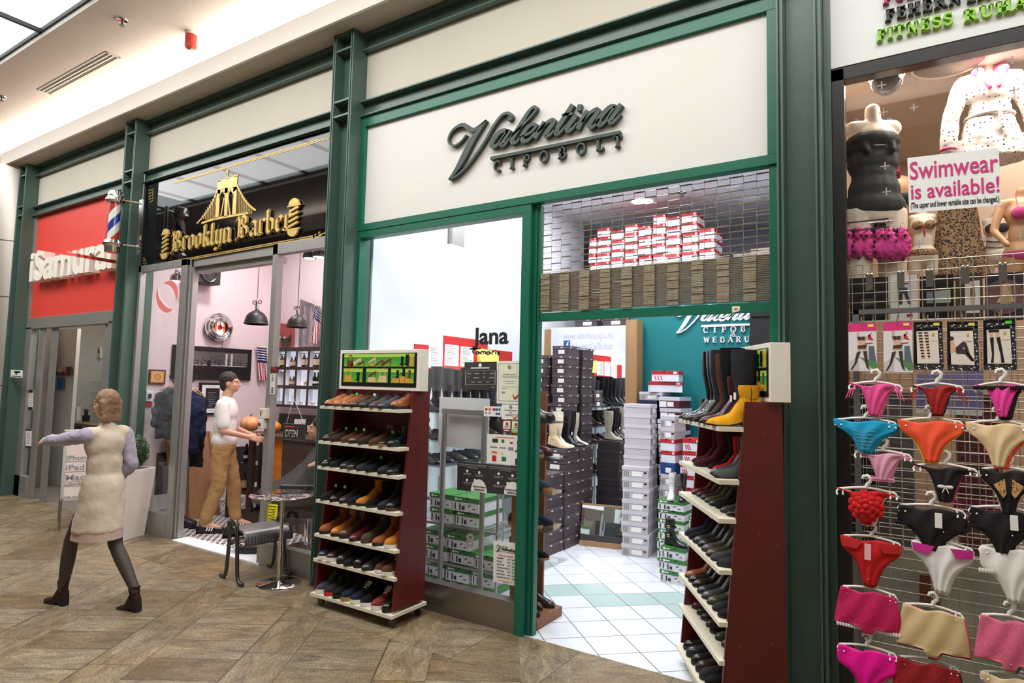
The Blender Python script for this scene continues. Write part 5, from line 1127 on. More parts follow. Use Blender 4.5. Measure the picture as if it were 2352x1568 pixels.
for (z, lst) in zip(zs_+[.065], [((3.87, ab, 'olive', 'leather', 1.0, 'black'),(4.0, ab, 'black', 'leather', 1.0, 'black')),((3.87, ab, 'dark brown', 'leather', .95, 'tan'),(4.0, ab, 'burgundy', 'leather', .95, 'black')),((3.87, ab, 'black', 'nubuck', .95, 'black'),(4.0, sn, 'slate', 'suede', .95, 'tan')),((3.87, sn, 'black', 'suede', .95, 'tan'),(4.0, ox, 'navy', 'suede', 1, 'black')),((3.87, ch, 'navy', 'suede', .9, 'black'),(4.0, ch, 'black', 'suede', .9, 'tan')),((3.86, ox, 'black', 'leather', .95, 'black'),(3.97, ab, 'brown', 'leather', .8, 'black'),(4.07, ox, 'dark brown', 'leather', .95, 'black'))]):
    lv = (zs_+[.065]).index(z); nm = ['top', 'second', 'third', 'fourth', 'fifth', 'bottom'][lv]
    for i, (y, k, c, f, sc, so) in enumerate(lst):
        shoe(k, c, f, (SXl-.005, y, z+.001), radians(90), '%s on %s board of the door shelf' % (['nearest', 'behind the first', 'farthest'][i], nm), 'shoes on the shelf by the door', so, None, sc)
# ---- left wall shelving along the wall, seen through the window and in the mirror
LX0, LX1, LY0, LY1 = -3.89,-3.52,4.35,6.35
t = thing('wall_shelving', 'steel framed glass shelving along the white left wall of the shoe shop', 'shelf', (-3.7,5.3,0))
LZ = [.52,.93,1.15,1.40]
for x in (LX0+.01, LX1-.02):
    for y in (LY0,(LY0+LY1)/2, LY1-.02): obj('post', MB().box(x, y, 0, x+.02, y+.02,1.40), M['alu'], t, W=1)
for z in LZ: obj('glass_board', MB().box(LX0, LY0, z-.01, LX1, LY1, z), G_CLEAR, t, W=1)
rows = [(0, [(sn, 'white', 'canvas', .95),(sn, 'grey', 'canvas', .95),(sn, 'brick red', 'canvas', .95),(sn, 'white', 'leather', .95),(ox, 'silver', 'leather', .95),(sn, 'cream', 'canvas', .95),(ox, 'black', 'leather', .95),(ox, 'charcoal', 'leather', .95),(ox, 'navy', 'leather', .95),(ox, 'pewter', 'leather', .95)]),
 (1, [(ox, 'black', 'patent leather', .95),(ox, 'navy', 'leather', .95),(ox, 'pewter', 'leather', .95),(ox, 'charcoal', 'leather', .95),(ox, 'slate', 'leather', .95),(ox, 'silver', 'leather', .95),(ox, 'black', 'leather', .95),(ox, 'maroon', 'leather', .95),(ox, 'olive', 'leather', .95),(ox, 'dark brown', 'leather', .95),(ox, 'grey', 'suede', .95)]),
 (2, [(hb, 'black', 'leather', .95),(sn, 'slate', 'suede', .95),(hb, 'black', 'suede', .95),(hb, 'charcoal', 'leather', .95),(hb, 'pewter', 'leather', .95),(hb, 'dark brown', 'leather', .95),(hb, 'black', 'nubuck', .95),(hb, 'brown', 'leather', .95),(hb, 'charcoal', 'suede', .95),(hb, 'burgundy', 'leather', .95),(hb, 'cognac', 'leather', .95)]),
 (3, [('flat_tall_boot', 'black', 'leather', .98),(tb, 'charcoal', 'leather', 1),('flat_tall_boot', 'charcoal', 'leather', 1.02),(tb, 'black', 'leather', .95),(tb, 'black', 'suede', 1),('flat_tall_boot', 'black', 'suede', 1),(tb, 'black', 'nubuck', 1),('flat_tall_boot', 'charcoal', 'suede', .9),(tb, 'pewter', 'leather', 1),('flat_tall_boot', 'white', 'leather', .95),(mb_, 'maroon', 'leather', 1),(mb_, 'beige', 'suede', .95),(tb, 'slate', 'leather', 1)])]
for lv, lst in rows:
    n = len(lst)
    for j, (k, c, f, sc) in enumerate(lst):
        shoe(k, c, f, (LX0+.04, LY0+.08+(LY1-LY0-.14)*j/(n-1), LZ[lv]+.001), radians(90)+random.uniform(-.06,.06), '%s from the window on %s wall board' % ((ORD+['thirteenth'])[j], ['lowest', 'second', 'third', 'top'][lv]), 'shoes on the left wall shelving', 'white' if k == sn else 'black', None, sc)
stack('taupe', -3.72,6.20,0,.28,.20,.11,0, '', '')
# ---- red notice boards and papers on the left wall
WX = -3.899
def wsheet(name, label, cat, px0, px1, pyt, pyb, m, th=.006, off=0.0, group=None, dz=None):
    a = D(px0, pyt, X=WX+off); b_ = D(px1, pyt, X=WX+off); z1 = (a.z if dz is None else dz); z0_ = D((px0+px1)/2, pyb, X=WX+off).z
    t = obj(name, MB().box(WX+off, a.y, z0_, WX+off+th, b_.y, a.z), m); return tag(t, label, cat, group)
RB = mat('notice_board_red', (196,40,40),.5, var=.03)
wsheet('notice_board', 'red notice board on the white wall, nearest to the window', 'notice board', 951,1017,789,850, RB)
wsheet('notice_board', 'tallest red notice board in the middle of the white wall', 'notice board', 1018,1120,770,880, RB)
wsheet('notice_board', 'red notice board on the white wall, farthest from the window', 'notice board', 1121,1176,802,832, RB)
PP = [('white printed sheet on the nearest red notice board', 985,1017,792,845, M['paper']),('white printed sheet at the left of the tallest red board', 1022,1054,790,840, M['paper']),('pale green certificate on the tallest red board', 1058,1088,795,842, mat('pale_green_paper', (214,226,214),.7))]
for lb, x0_, x1_, y0_, y1_, m in PP:
    o = wsheet('notice', lb, 'paper', x0_, x1_, y0_, y1_, m, .002,.0065, 'papers on the red notice boards')
    bb = [V(c_) for c_ in o.bound_box]; b = MB(); rnd = random.Random(x0_); ya, yb = min(q.y for q in bb), max(q.y for q in bb); za, zb_ = min(q.z for q in bb), max(q.z for q in bb); xm = max(q.x for q in bb)
    for i in range(12): zz = zb_-(zb_-za)*(.1+.07*i); b.box(xm, ya+(yb-ya)*.12, zz-.003, xm+.001, ya+(yb-ya)*rnd.uniform(.5,.9), zz+.003)
    obj('print', b, M['grayink'], o)
a, e = D(1101,800, X=WX+.02), D(1142,800, X=WX+.02); z0_ = D(1120,840, X=WX).z
b = MB(); b.loft([[(WX+.0065, a.y, z0_),(WX+.05, a.y+.02, z0_),(WX+.05, e.y, z0_+.01),(WX+.0065, e.y, z0_)], [(WX+.0065, a.y-.05, a.z),(WX+.02, a.y-.05, a.z+.01),(WX+.02, e.y+.03, a.z-.02),(WX+.0065, e.y+.03, a.z-.02)]]); tag(obj('paper_bag', b, M['yellow']), 'yellow paper bag hanging on the red notice boards', 'bag')
for i, (dy, dz) in enumerate(((0,0),(.02,.115))):
    p = D(1172,832, X=-3.72); sbox('taupe', (-3.74, p.y+.12+dy, 1.402+i*.111), radians(90),.26,.30,.11, 'taupe shoebox at the far end of the top wall board, %s' % ('lower one' if i == 0 else 'upper one'), 'taupe boxes on the wall shelving')
# ---- hanging spotlight box and its lit cord
p = D(1036,540, Y=4.9); t = thing('hanging_spotlight', 'louvred steel spotlight hanging inside the shoe shop window', 'lamp', p)
w_ = .13; obj('housing', MB().box(-w_, -.10,-.12, w_*.4,.10,.24), M['steel'], t, bevel=.006); obj('reflector', MB().box(w_*.41,-.10,-.12, w_*.75,.10,.24), M['alu'], t, bevel=.006)
for k in range(4): obj('louvre', MB().box(-w_*.8,-.104,-.04+.035*k, w_*.05,-.1,-.025+.035*k), emat('louvre_glow', (255,250,240),1.2), t)
obj('lamp_glass', MB().box(-w_*.9,-.09,-.13, w_*.7,.09,-.121), emat('spot_glow', (250,252,255),12), t); obj('rod', MB().cyl((0,0,.24),(0,0,3.95-p.z),.008), M['steel'], t, 40)
a = [D(1003,520, Y=4.9), D(999,560, Y=4.9)]; c = [D(999,560, Y=4.9), D(994,640, Y=4.9), D(988,720, Y=4.9), D(985,745, Y=4.9)]; e = [c[-1], D(980,770, Y=4.9), D(974,800, Y=4.9)]
t = thing('light_cord', 'thin white lit cord hanging beside the louvred spotlight', 'lamp', c[0]); obj('lit_tube', MB().tube(c, .006,8), emat('cord_glow', (250,252,255),6), t, 40, True); obj('cord', MB().tube(a+[V((a[0].x, a[0].y, 3.94))][::-1] if False else [V((a[0].x, a[0].y, 3.94)), a[0], a[1]], .003,6), M['char'], t, 40, True); obj('lower_cord', MB().tube(e+[V((e[-1].x, e[-1].y, .9))], .002,6), M['white'], t, 40, True)
# ---- green-lidded boxes on a wire rack behind the window
GY = 4.05
t = thing('wire_rack', 'chrome wire rack full of green lidded boxes behind the shop window', 'rack', (-2.95, GY+.2,0))
gz = [D(1055,1372, Y=GY).z, D(1055,1297, Y=GY).z, D(1055,1207, Y=GY).z]
gx0, gx1 = D(985,1250, Y=GY).x-.25, D(1142,1250, Y=GY).x
for z in gz:
    for k in range(9): obj('wire', MB().cyl((gx0, GY+.03+.045*k, z-.008),(gx1, GY+.03+.045*k, z-.008),.003, n=6), M['chrome'], t, 40, True)
    obj('shelf_edge', MB().box(gx0, GY-.01, z-.02, gx1, GY, z-.004), M['alu'], t, W=1)
for x in (gx0, gx1-.015): 
    for y in (GY, GY+.40): obj('post', MB().box(x, y, 0, x+.015, y+.015, gz[2]+.3), M['alu'], t, W=1)
LVN = ['lowest', 'middle', 'top']
GB = {0: [[(1027,1083),(1085,1140)], [(1023,1078),(1080,1130)]], 1: [[(1030,1087),(1088,1140)], [(1021,1078)]], 2: [[(1040,1097)], [(1035,1097)]]}
for lv, rws in GB.items():
    for r_, cells in enumerate(rws):
        for c_, (xa, xb) in enumerate([(cells[0][0]-56, cells[0][0]-3)]+cells):
            A_, B_ = D(xa, 1250, Y=GY).x, D(xb, 1250, Y=GY).x; z = gz[lv]+.0005+r_*.1135
            w_ = B_-A_-.004
            sbox('greenlid', ((A_+B_)/2, GY+.17+.015*((c_+r_) % 2), z), random.uniform(-.02,.02), w_, .33,.112, 'white shoebox with green lid, %s in %s layer of the %s wire shelf' % (ORD[c_], ['lower', 'upper'][r_], LVN[lv]), 'green lidded boxes behind the window')
# ---- white panel on silver poles behind the window
t = thing('display_stand', 'silver pole stand with a white panel behind the shop window', 'stand', (D(1060,1300, Y=3.88).x, 3.88,0))
xa, xb = D(1017,1100, Y=3.88).x, D(1109,1100, Y=3.88).x; zt2 = D(1060,940, Y=3.88).z
for x in (xa, xb): obj('pole', MB().cyl((x, 3.88,0),(x, 3.88, zt2),.020, n=14), M['alu'], t, 40, True)
obj('cross_bar', MB().box(xa-.02,3.865, zt2-.04, xb+.02,3.895, zt2), M['alu'], t, W=1)
obj('panel', MB().box(D(1008,1000, Y=3.93).x, 3.925, D(1060,1028, Y=3.93).z, D(1122,1000, Y=3.93).x, 3.935, D(1060,913, Y=3.93).z), mat('frosted_panel', (226,222,222),.5, var=.02), t, W=1)
# ---- lettering on the teal wall, same hand as the sign outside
TY = 7.0; t = thing('wall_lettering', 'white raised script and serif lettering on the teal back wall', 'sign', (-1.6, TY, 2.25))
a0, e0 = spt(715,785,1), spt(2110,505,1); cC, cB = D(980+752*SX, 640, Y=3.652).x, D(980+1457*SX, 640, Y=3.652).x
uC, uB = D(1540+320*.2551,757, Y=TY), D(1540+655*.2551,757, Y=TY); k = (uB.x-uC.x)/(cB-cC); u0 = D(1612,749, Y=TY); zline = u0.z
mb = MB()
for st in VS: ribbon(mb, [(u0.x+(spt(*q)[0]-a0[0])*k, zline+(spt(*q)[1]-(a0[1]+(e0[1]-a0[1])*(spt(*q)[0]-a0[0])/(e0[0]-a0[0])))*k*1.0, q[2]*SX*.0034*k) for q in st], .025,6)
mb.v = [v for v in mb.v]; WL = mat('wall_letter_white', (236,238,242),.5, var=0)
obj('script_lettering', wall_text(mb, 0, TY, 0), WL, t, 40, True)
obj('underline', MB().box(u0.x, TY-.025, zline-.012, u0.x+(e0[0]-a0[0])*k, TY, zline+.012), WL, t, W=1)
s_ = .058*k*1.5
for line, zz, x00, stp in (('CIPŐBOLT', D(1640,764, Y=TY).z, uC.x, (uB.x-uC.x)/4),('&', D(1640,774, Y=TY).z, D(1687,770, Y=TY).x, 0),('WEBÁRUHÁZ', D(1640,787, Y=TY).z, D(1624,780, Y=TY).x, (D(1716,780, Y=TY).x-D(1624,780, Y=TY).x)/5)):
    for i, ch in enumerate(line): g, w = serif_mb(ch, s_, .02, heavy=1.1); obj('letter', wall_text(g, x00+stp*i-w/2, TY, zz), WL, t, W=1)
t = thing('cabinet', 'tall black cabinet in the right back corner beside the teal wall', 'cabinet', (-.98,6.8,0))
cxl = D(1722,750, Y=6.6).x
obj('body', MB().box(cxl, 6.6,0,-.51,6.98,2.62), M['blackmatte'], t, W=1); 
for z in (.6,1.2,1.8,2.4): obj('groove', MB().box(cxl+.02,6.592, z, -.53,6.6, z+.012), M['black'], t, W=1)
# ---- stacks before the teal wall
Yk = 6.55; xa, xb = D(1510,950, Y=Yk).x, D(1560,950, Y=Yk).x; top = D(1530,911, Y=Yk).z; n = 13
stack('maroon', (xa+xb)/2+.02, Yk+.17, radians(-4), xb-xa, .33, top/n-.0006, n, 'in the maroon stack by the teal wall', 'maroon boxes by the teal wall', jit=.012)
xa, xb = D(1463,930, Y=6.62).x, D(1508,930, Y=6.62).x; top = D(1490,919, Y=6.62).z
stack('navy', (xa+xb)/2,6.62+.15,0, xb-xa, .28, top/12-.0006,12, 'in the navy stack behind the pale tower', 'navy boxes by the teal wall', jit=.004)
zz = top+.002; xm = (xa+xb)/2+.05
sbox('lilac', (xm-.02,6.80, zz),0,.26,.30,.09, 'pale shoebox lying on the navy stack under two red lidded boxes', 'boxes on the navy stack'); zz += .092
sbox('redlid', (xm+.10,6.78, zz), radians(24),.36,.24,.115, 'white shoebox with red lid, lower of two twisted ones on the navy stack', 'boxes on the navy stack'); zz += .117
sbox('redlid', (xm+.13,6.78, zz), radians(8),.30,.28,.115, 'white shoebox with red lid, upper of two twisted ones on the navy stack', 'boxes on the navy stack', True)
Yk = 6.15; xa, xb = D(1519,1060, Y=Yk).x, D(1555,1060, Y=Yk).x; h_ = .104; z = 0
seq = ['lilac']*7+['blue', 'redlid', 'redlid', 'lilac', 'lilac']; ztop = D(1535,955, Y=Yk).z; h_ = ztop/12-.0006
for i, kd in enumerate(seq):
    sbox(kd, ((xa+xb)/2+random.uniform(-.008,.008), Yk+.12, z+.0005), radians(-8), xb-xa, .25, h_, '%s, %s in the mixed stack behind the laced boots' % (BNAME[kd], (NTH[i]+' from floor') if i else 'lowest'), 'mixed stack behind the laced boots'); z += h_+.0006
Yk = 6.1; xa, xb = D(1565,1060, Y=Yk).x, D(1604,1060, Y=Yk).x; ztop = D(1585,1008, Y=Yk).z; n = 10; h_ = ztop/n-.0006; z = 0
for i in range(n): sbox('redlid', ((xa+xb)/2+random.uniform(-.012,.012), Yk+.14, z+.0005), radians(random.uniform(-8,8)), xb-xa, .27, h_, 'white shoebox with red lid, %s in the stack behind the womens rack' % ((NTH[i]+' from floor') if 0 < i < n-1 else 'lowest' if i == 0 else 'topmost'), 'red lidded stack behind the womens rack', i > n-4); z += h_+.0006
# green stacks
Yk = 5.36; xa, xb = -1.88, D(1576,1290, Y=5.36).x; h_ = (D(1540,1257, Y=Yk).z)/3-.0006
z = stack('greenlid', (xa+xb)/2, Yk+.15, radians(-4), xb-xa, .28, h_, 3, 'in the front stack under the buckle boot', 'green lidded stacks')
o = shoe('mid_boot', 'black', 'leather', ((xa+xb)/2-.10, Yk+.10, z+.001), radians(90)-.3, 'with brass buckles standing on three green boxes', 'boots on the green boxes', 'black', None, .86)
o['label'] = 'black leather buckled ankle boot standing on the front stack of three green boxes'
for q in (.10,.19):
    b = MB(); b.tube([(.0,-.05+.062*cos(a_)*1.0, q) if False else (.043*sin(a_),-.055+.062*cos(a_), q+.01*cos(a_)) for a_ in [2*pi*i/16 for i in range(16)]], .007,6, closed=True); obj('strap', b, M['black'], o, 40)
    b = MB(); b.box(-.047,-.075, q-.014,-.040,-.045, q+.014); obj('buckle', b, M['gold'], o)
Yk = 5.75; xa, xb = D(1511,1180, Y=Yk).x, D(1574,1180, Y=Yk).x; ztop = D(1540,1150, Y=Yk).z; h_ = ztop/7-.0006
z = stack('greenlid', (xa+xb)/2, Yk+.15, radians(-3), xb-xa, .28, h_, 7, 'in the tall green stack under the laced boots', 'green lidded stacks')
for dx, c, f in ((-.05, 'white', 'leather'),(.055, 'black', 'patent leather')):
    o = shoe('mid_boot', c, f, ((xa+xb)/2+dx-.01, Yk+.22, z+.001), radians(12), '', 'boots on the green boxes', 'white' if c == 'white' else 'black', None, .92); o['label'] = '%s laced winter boot standing on the tall green box stack' % ('white leather' if c == 'white' else 'shiny black')
    obj('laces', laces_mb(.26, [(.36,.225),(.36,.195),(.37,.165),(.40,.14),(.46,.118),(.52,.098)], .022,.003), lmat(c, f), o, 50)
Yk = 5.42; xa, xb = D(1577,1290, Y=Yk).x, D(1630,1290, Y=Yk).x; ztop = D(1590,1187, Y=Yk).z; h_ = ztop/6-.0006
stack('greenlid', (xa+xb)/2, Yk+.16,0, xb-xa, .28, h_, 6, 'in the right green stack behind the womens rack', 'green lidded stacks')
# ---- red lidded boxes stored above the teal wall
Yk = 7.12; cols = [(1350,1367,545),(1369,1399,523),(1400,1430,528),(1432,1462,514),(1464,1494,519),(1496,1526,490),(1527,1561,497),(1564,1601,487),(1605,1642,524)]
for ci, (xa, xb, yt) in enumerate(cols):
    A_, B_ = D(xa, 600, Y=Yk).x, D(xb, 600, Y=Yk).x; zt2 = D((xa+xb)/2, yt, Y=Yk).z; n = max(2, round((zt2-2.92)/.115)); h_ = (zt2-2.92)/n-.0006; z = 2.9205
    for i in range(n):
        sbox('redlid', ((A_+B_)/2+random.uniform(-.006,.006), Yk+.20+random.uniform(-.02,.02), z), random.uniform(-.02,.02), B_-A_-.004,.34, h_, 'white shoebox with red lid, %s up, %s column on ledge' % (ORD[i], ORD[ci]), 'red lidded boxes on the high ledge'); z += h_+.0006
p0_, p1_ = D(1724,620, Y=7.3), D(1785,566, Y=7.3)
tag(obj('carton', MB().box(p0_.x, 7.3,2.921,-.52,7.7, p1_.z), mat('cardboard', (170,150,136),.8, var=.05), bevel=.004), 'brown cardboard carton on the high ledge at the far right', 'box')
p0_ = D(1682,600, Y=7.9); 
for k, (w_, h_) in enumerate(((.26,.22),(.24,.2))):
    z = 2.921 + (.0 if k == 0 else .222); sbox('lilac', (p0_.x+.14,8.0, z),0, w_, .26, h_, 'pale grey box in the dim corner of the ledge, %s one' % ('lower' if k == 0 else 'upper'), 'pale boxes in the dim corner of the ledge')
# ---- rolling security grille, half raised over the door
GY = 3.705; gx0, gx1 = -2.160,-.668; zfold0, zfold1, ztop = 2.165,2.43,2.915
t = thing('security_grille', 'raised folding link grille hanging in the shoe shop doorway', 'grille', ((gx0+gx1)/2, GY, 2.157))
GR = mat('galvanised_link', (150,140,120),.4,.7, var=.1, scale=30); nb = 20; wc = (gx1-gx0)/nb; lm = MB(); nz = 12; dz = (ztop-zfold1)/nz
for i in range(nz):
    z = zfold1+dz*(i+.6)
    lm.tube([(gx0, GY, z),(gx1, GY, z)], .0022,5)
    for j in range(nb):
        if (i+j) % 2 == 0: lm.box(gx0+wc*j, GY-.005, z-.001, gx0+wc*(j+1), GY-.002, z+.005)
for j in range(nb+1):
    x = gx0+wc*j; lm.tube([(x+(.002 if i % 2 else -.002), GY-.003, zfold1+dz*i) for i in range(nz+1)], .0016,4)
obj('link_mesh', lm, GR, t, W=1)
nl = 26; SL = mat('folded_slat', (172,160,136),.45,.5, var=.15, scale=40)
for j in range(nb):
    sl = rd = MB()
    for i in range(nl):
        z = zfold0+(zfold1-zfold0)*i/nl; dy = random.uniform(-.004,.004)
        if j % 2 == 0: sl.box(gx0+wc*j+.002, GY-.022+dy, z, gx0+wc*(j+1)-.002, GY+.02, z+.0085)
        else: rd.box(gx0+wc*j, GY-.012+dy, z+.001, gx0+wc*(j+1), GY+.012+dy, z+.0072)
    obj('folded_slats' if j % 2 == 0 else 'folded_rods', sl, SL if j % 2 == 0 else GR, t, W=1)
wm = MB()
for j in range(nb): wm.tube([(gx0+wc*j, GY-.003, zfold1+dz*.6),(gx0+wc*(j+.35), GY-.02, zfold1+.004),(gx0+wc*(j+1), GY-.003, zfold1+.01)], .002,4)
obj('slack_links', wm, GR, t, W=1)
t, P = sheet('torn_sticker', 'torn beige sticker remnant on the emerald rail over the door', 'sticker', [(1681,703),(1700,703),(1699,714),(1682,718)], 3.689, M['ivory']); marks(t, P, [(.3,.4,.7,.6)], M['redink'])
# ---- shop ceiling fittings
p = D(1475,460, Z=3.95); t = thing('ceiling_lamp', 'round glowing downlight in the tiled shoe shop ceiling', 'lamp', p)
obj('rim', MB().lathe([(.155,0),(.155,-.012),(.13,-.014)]), M['white'], t, 40); obj('diffuser', MB().lathe([(.13,-.013),(.12,-.020),(.02,-.022)]), emat('lamp_glow', (250,252,255),9), t, 40)
for (px, py, r, lb) in ((1685,430,.07, 'white smoke detector on the shoe shop ceiling, higher in the photo'),(1722,458,.13, 'wide round ceiling speaker in the shoe shop, lower in the photo')):
    p = D(px, py, Z=3.95); t = thing('ceiling_device', lb, 'ceiling fitting', p); obj('base', MB().lathe([(r, 0),(r, -.012),(r*.9,-.016)]), M['white'], t, 40); obj('cover', MB().lathe([(r*.8,-.015),(r*.7,-.035),(r*.3,-.045),(.005,-.046)]), mat('device_white', (206,206,210),.5), t, 50)
p = D(1567,441, Z=3.95); sprinkler(p, 'dark sprinkler head on the tiled ceiling of the shoe shop')
# ---- things stuck on the window glass
SY = 3.663; CH = mat('poster_charcoal', (58,56,56),.45, var=.02)
def cq(pts, ox=960, oy=720, k=.24234): return [(ox+x*k, oy+y*k) for x, y in pts]
WT = M['whitetag']
t, P = sheet('window_poster', 'charcoal poster with a framed block of partner logos on the shop window', 'poster', cq([(443,460),(748,455),(745,722),(437,722)]), SY, CH)
marks(t, P, [(.2,.20,.78,.235),(.04,.32,.96,.325),(.04,.81,.96,.815),(.04,.32,.047,.81),(.953,.32,.96,.81)], WT)
marks(t, P, [(u+.0, v, u+w_, v+.04) for u, v, w_ in ((.10,.40,.11),(.33,.40,.14),(.59,.39,.07),(.80,.40,.12),(.11,.52,.04),(.28,.55,.2),(.60,.53,.06),(.78,.55,.13),(.22,.70,.12),(.44,.70,.12),(.70,.70,.08),(.85,.90,.1))], M['grayink'])
def disc(t, P, u, v, r, m, name='print', out=.004):
    b = MB(); c = uv_pt(P, u, v); b.prism([(r*cos(radians(q)), r*sin(radians(q))) for q in range(0,360,20)], .001); d = MB(); wall_text(b, c.x, P[0].y, c.z, d, out); return obj(name, d, m, t, W=1)
disc(t, P, .5,.12,.014, WT)
t, P = sheet('certificate', 'large ivory framed certificate with a red tick on the shop window', 'certificate', cq([(752,450),(990,447),(983,858),(747,850)]), SY, M['paper'])
marks(t, P, [(.05,.05,.95,.95)], M['ivory'], 'inner_sheet', out=.0022)
marks(t, P, [(.06,.06,.94,.067),(.06,.933,.94,.94),(.06,.06,.07,.94),(.93,.06,.94,.94)], mat('olive_ink', (96,104,78),.6, var=0), 'border')
marks(t, P, [(.25,.30,.78,.32)]+[(.2,.345+.022*i, .82,.352+.022*i) for i in range(3)]+[(.25,.47,.75,.48),(.33,.52,.7,.53),(.2,.6,.8,.607),(.2,.64,.45,.647),(.2,.72,.34,.76)], M['grayink']); disc(t, P, .5,.14,.013, M['grayink'])
def tick(t, P, u, v, s_, m):
    o = MB(); b = MB(); ribbon(b, [(-.6*s_, .35*s_, .04*s_),(-.25*s_, -.3*s_, .3*s_),(.7*s_, .6*s_, .08*s_)], .001,4); c = uv_pt(P, u, v); wall_text(b, c.x, P[0].y, c.z, o, .004); obj('tick', o, m, t, W=1)
tick(t, P, .8,.82,.05, M['redink'])
t, P = sheet('certificate', 'small white certificate with an orange tick below the framed one', 'certificate', cq([(797,858),(968,865),(963,1005),(793,998)]), SY, M['paper']); disc(t, P, .5,.15,.012, M['grayink']); marks(t, P, [(.15,.35,.8,.42),(.42,.5,.58,.56),(.2,.66,.8,.69),(.2,.73,.6,.76)], M['grayink']); tick(t, P, .78,.82,.035, M['orangeink'])
t, P = sheet('card_sticker', 'white sticker with two rows of payment card logos on the window', 'sticker', cq([(628,875),(795,880),(790,977),(624,972)]), SY, M['paper'])
marks(t, P, [(.08,.18,.2,.42),(.50,.18,.60,.42)], M['redink'], 'card_logo'); marks(t, P, [(.28,.18,.40,.42)], M['orangeink'], 'card_logo'); marks(t, P, [(.60,.18,.66,.42),(.70,.18,.8,.42),(.68,.62,.78,.82),(.08,.62,.18,.70)], M['blueink'], 'card_logo'); marks(t, P, [(.84,.18,.94,.42)], M['greenink'], 'card_logo'); marks(t, P, [(.82,.62,.94,.82),(.28,.62,.4,.7)], mat('maroon_ink', (120,60,60),.6, var=0), 'card_logo')
for lb, q, c in (('burgundy bordered ticket sticker on the shop window', [(804,1012),(884,1008),(880,1128),(800,1120)], mat('burgundy_ink', (134,40,64),.5, var=0)),('lime green bordered ticket sticker on the shop window', [(890,1012),(968,1018),(964,1132),(886,1126)], mat('lime_ink', (140,204,70),.5, var=0))):
    t, P = sheet('ticket_sticker', lb, 'sticker', cq(q), SY, c); marks(t, P, [(.08,.06,.92,.70)], M['paper'], 'inner_sheet', out=.0022); disc(t, P, .55,.3,.011, M['redink']); put_text(t, P, 'Ticket', .22,.60,.10, M['ink'], width=.6); marks(t, P, [(.2,.80,.8,.88)], M['paper'])
t, P = sheet('window_sheet', 'white sheet with a grid of small coloured partner logos on the window', 'notice', cq([(658,1138),(990,1158),(985,1448),(652,1412)]), SY, M['paper'])
marks(t, P, [(.24,.08,.78,.10)], M['orangeink']); [marks(t, P, [q], M[m_], 'logo') for m_, l_ in (('char', ((.16,.15,.32,.28),(.86,.18,.93,.29),(.80,.50,.95,.54),(.82,.76,.92,.98))),('greenink', ((.42,.16,.50,.27),(.44,.74,.56,.88))),('redink', ((.16,.72,.28,.92),(.66,.22,.74,.28))),('grayink', ((.10,.42,.3,.46),(.36,.42,.56,.46),(.62,.40,.76,.50),(.84,.44,.95,.47)))) for q in l_]; marks(t, P, [(.14,.58,.3,.64)], M['orangeink'], 'logo'); marks(t, P, [(.42,.58,.47,.66)], M['yellow'], 'logo')
for lb, q in (('left charcoal job poster with a white half circle on the window', [(375,1400),(664,1425),(640,1697),(372,1670)]),('right charcoal job poster with a white half circle on the window', [(664,1425),(985,1455),(980,1730),(640,1697)])):
    t, P = sheet('job_poster', lb, 'poster', cq(q), SY, CH, 'charcoal job posters'); marks(t, P, [(.04,.06,.96,.09),(.04,.12,.96,.14),(.35,.17,.7,.19)], M['grayink'])
    for u, v in ((.35,.30),(.75,.32),(.35,.62),(.62,.6)): disc(t, P, u, v, .010, WT); marks(t, P, [(u-.14, v+.08, u+.14, v+.11),(u-.1, v+.13, u+.1, v+.15)], M['grayink'])
    b = MB(); c = uv_pt(P, .78,.99); R_ = (P[1]-P[0]).length*.26; b.prism([(R_*cos(radians(q_)), R_*1.25*sin(radians(q_))) for q_ in range(0,181,12)], .001); d = MB(); wall_text(b, c.x, P[0].y, c.z, d, .0045); obj('half_circle', d, WT, t, W=1)
    put_text(t, P, 'MUNKATÁRSAT', .57,.84,.055, M['ink'], width=.42, bold=.02, out=.006); put_text(t, P, 'KERESÜNK!', .61,.94,.055, M['ink'], width=.34, bold=.02, out=.006)
t, P = sheet('opening_hours', 'white opening hours sheet in the lower right of the shop window', 'sign', cq([(682,628),(908,658),(900,1043),(677,1000)], 960,1080,.2551), SY, M['paper'])
mbv = MB(); c = uv_pt(P, .12,.19); kk = .165/((spt(2110,505,1)[0]-spt(262,570,1)[0]))
for st in VS: ribbon(mbv, [(c.x+(spt(*q)[0]-spt(262,570,1)[0])*kk, c.z+(spt(*q)[1]-a0[1])*kk*1.0-.01, q[2]*SX*.0034*kk*1.1) for q in st], .001,4)
obj('script', wall_text(mbv, 0, SY, 0, None, .003), M['letter'], t, W=1); marks(t, P, [(.08,.24,.9,.246),(.88,.08,.89,.25)], M['letter'])
put_text(t, P, 'Nyitva tartás', .2,.35,.045, M['orangeink'], width=.6, shear=.3)
for i, (dname, hrs) in enumerate((('Hétfő', '10⁰⁰ -20⁰⁰'),('Kedd', '10⁰⁰ -20⁰⁰'),('Szerda', '10⁰⁰ -20⁰⁰'),('Csütörtök', '10⁰⁰ -20⁰⁰'),('Péntek', '10⁰⁰ -20⁰⁰'),('Szombat', '10⁰⁰ -20⁰⁰'),('Vasárnap', '10⁰⁰ -18⁰⁰'))):
    put_text(t, P, dname, .14,.42+.075*i, .038, M['ink'], width=.04*len(dname)+.06, shear=.2); put_text(t, P, hrs, .55,.43+.075*i, .038, M['greenink'], width=.33)
marks(t, P, [(.18,.93,.8,.94)], M['orangeink']); marks(t, P, [(.38,.965,.62,.972)], M['grayink'])
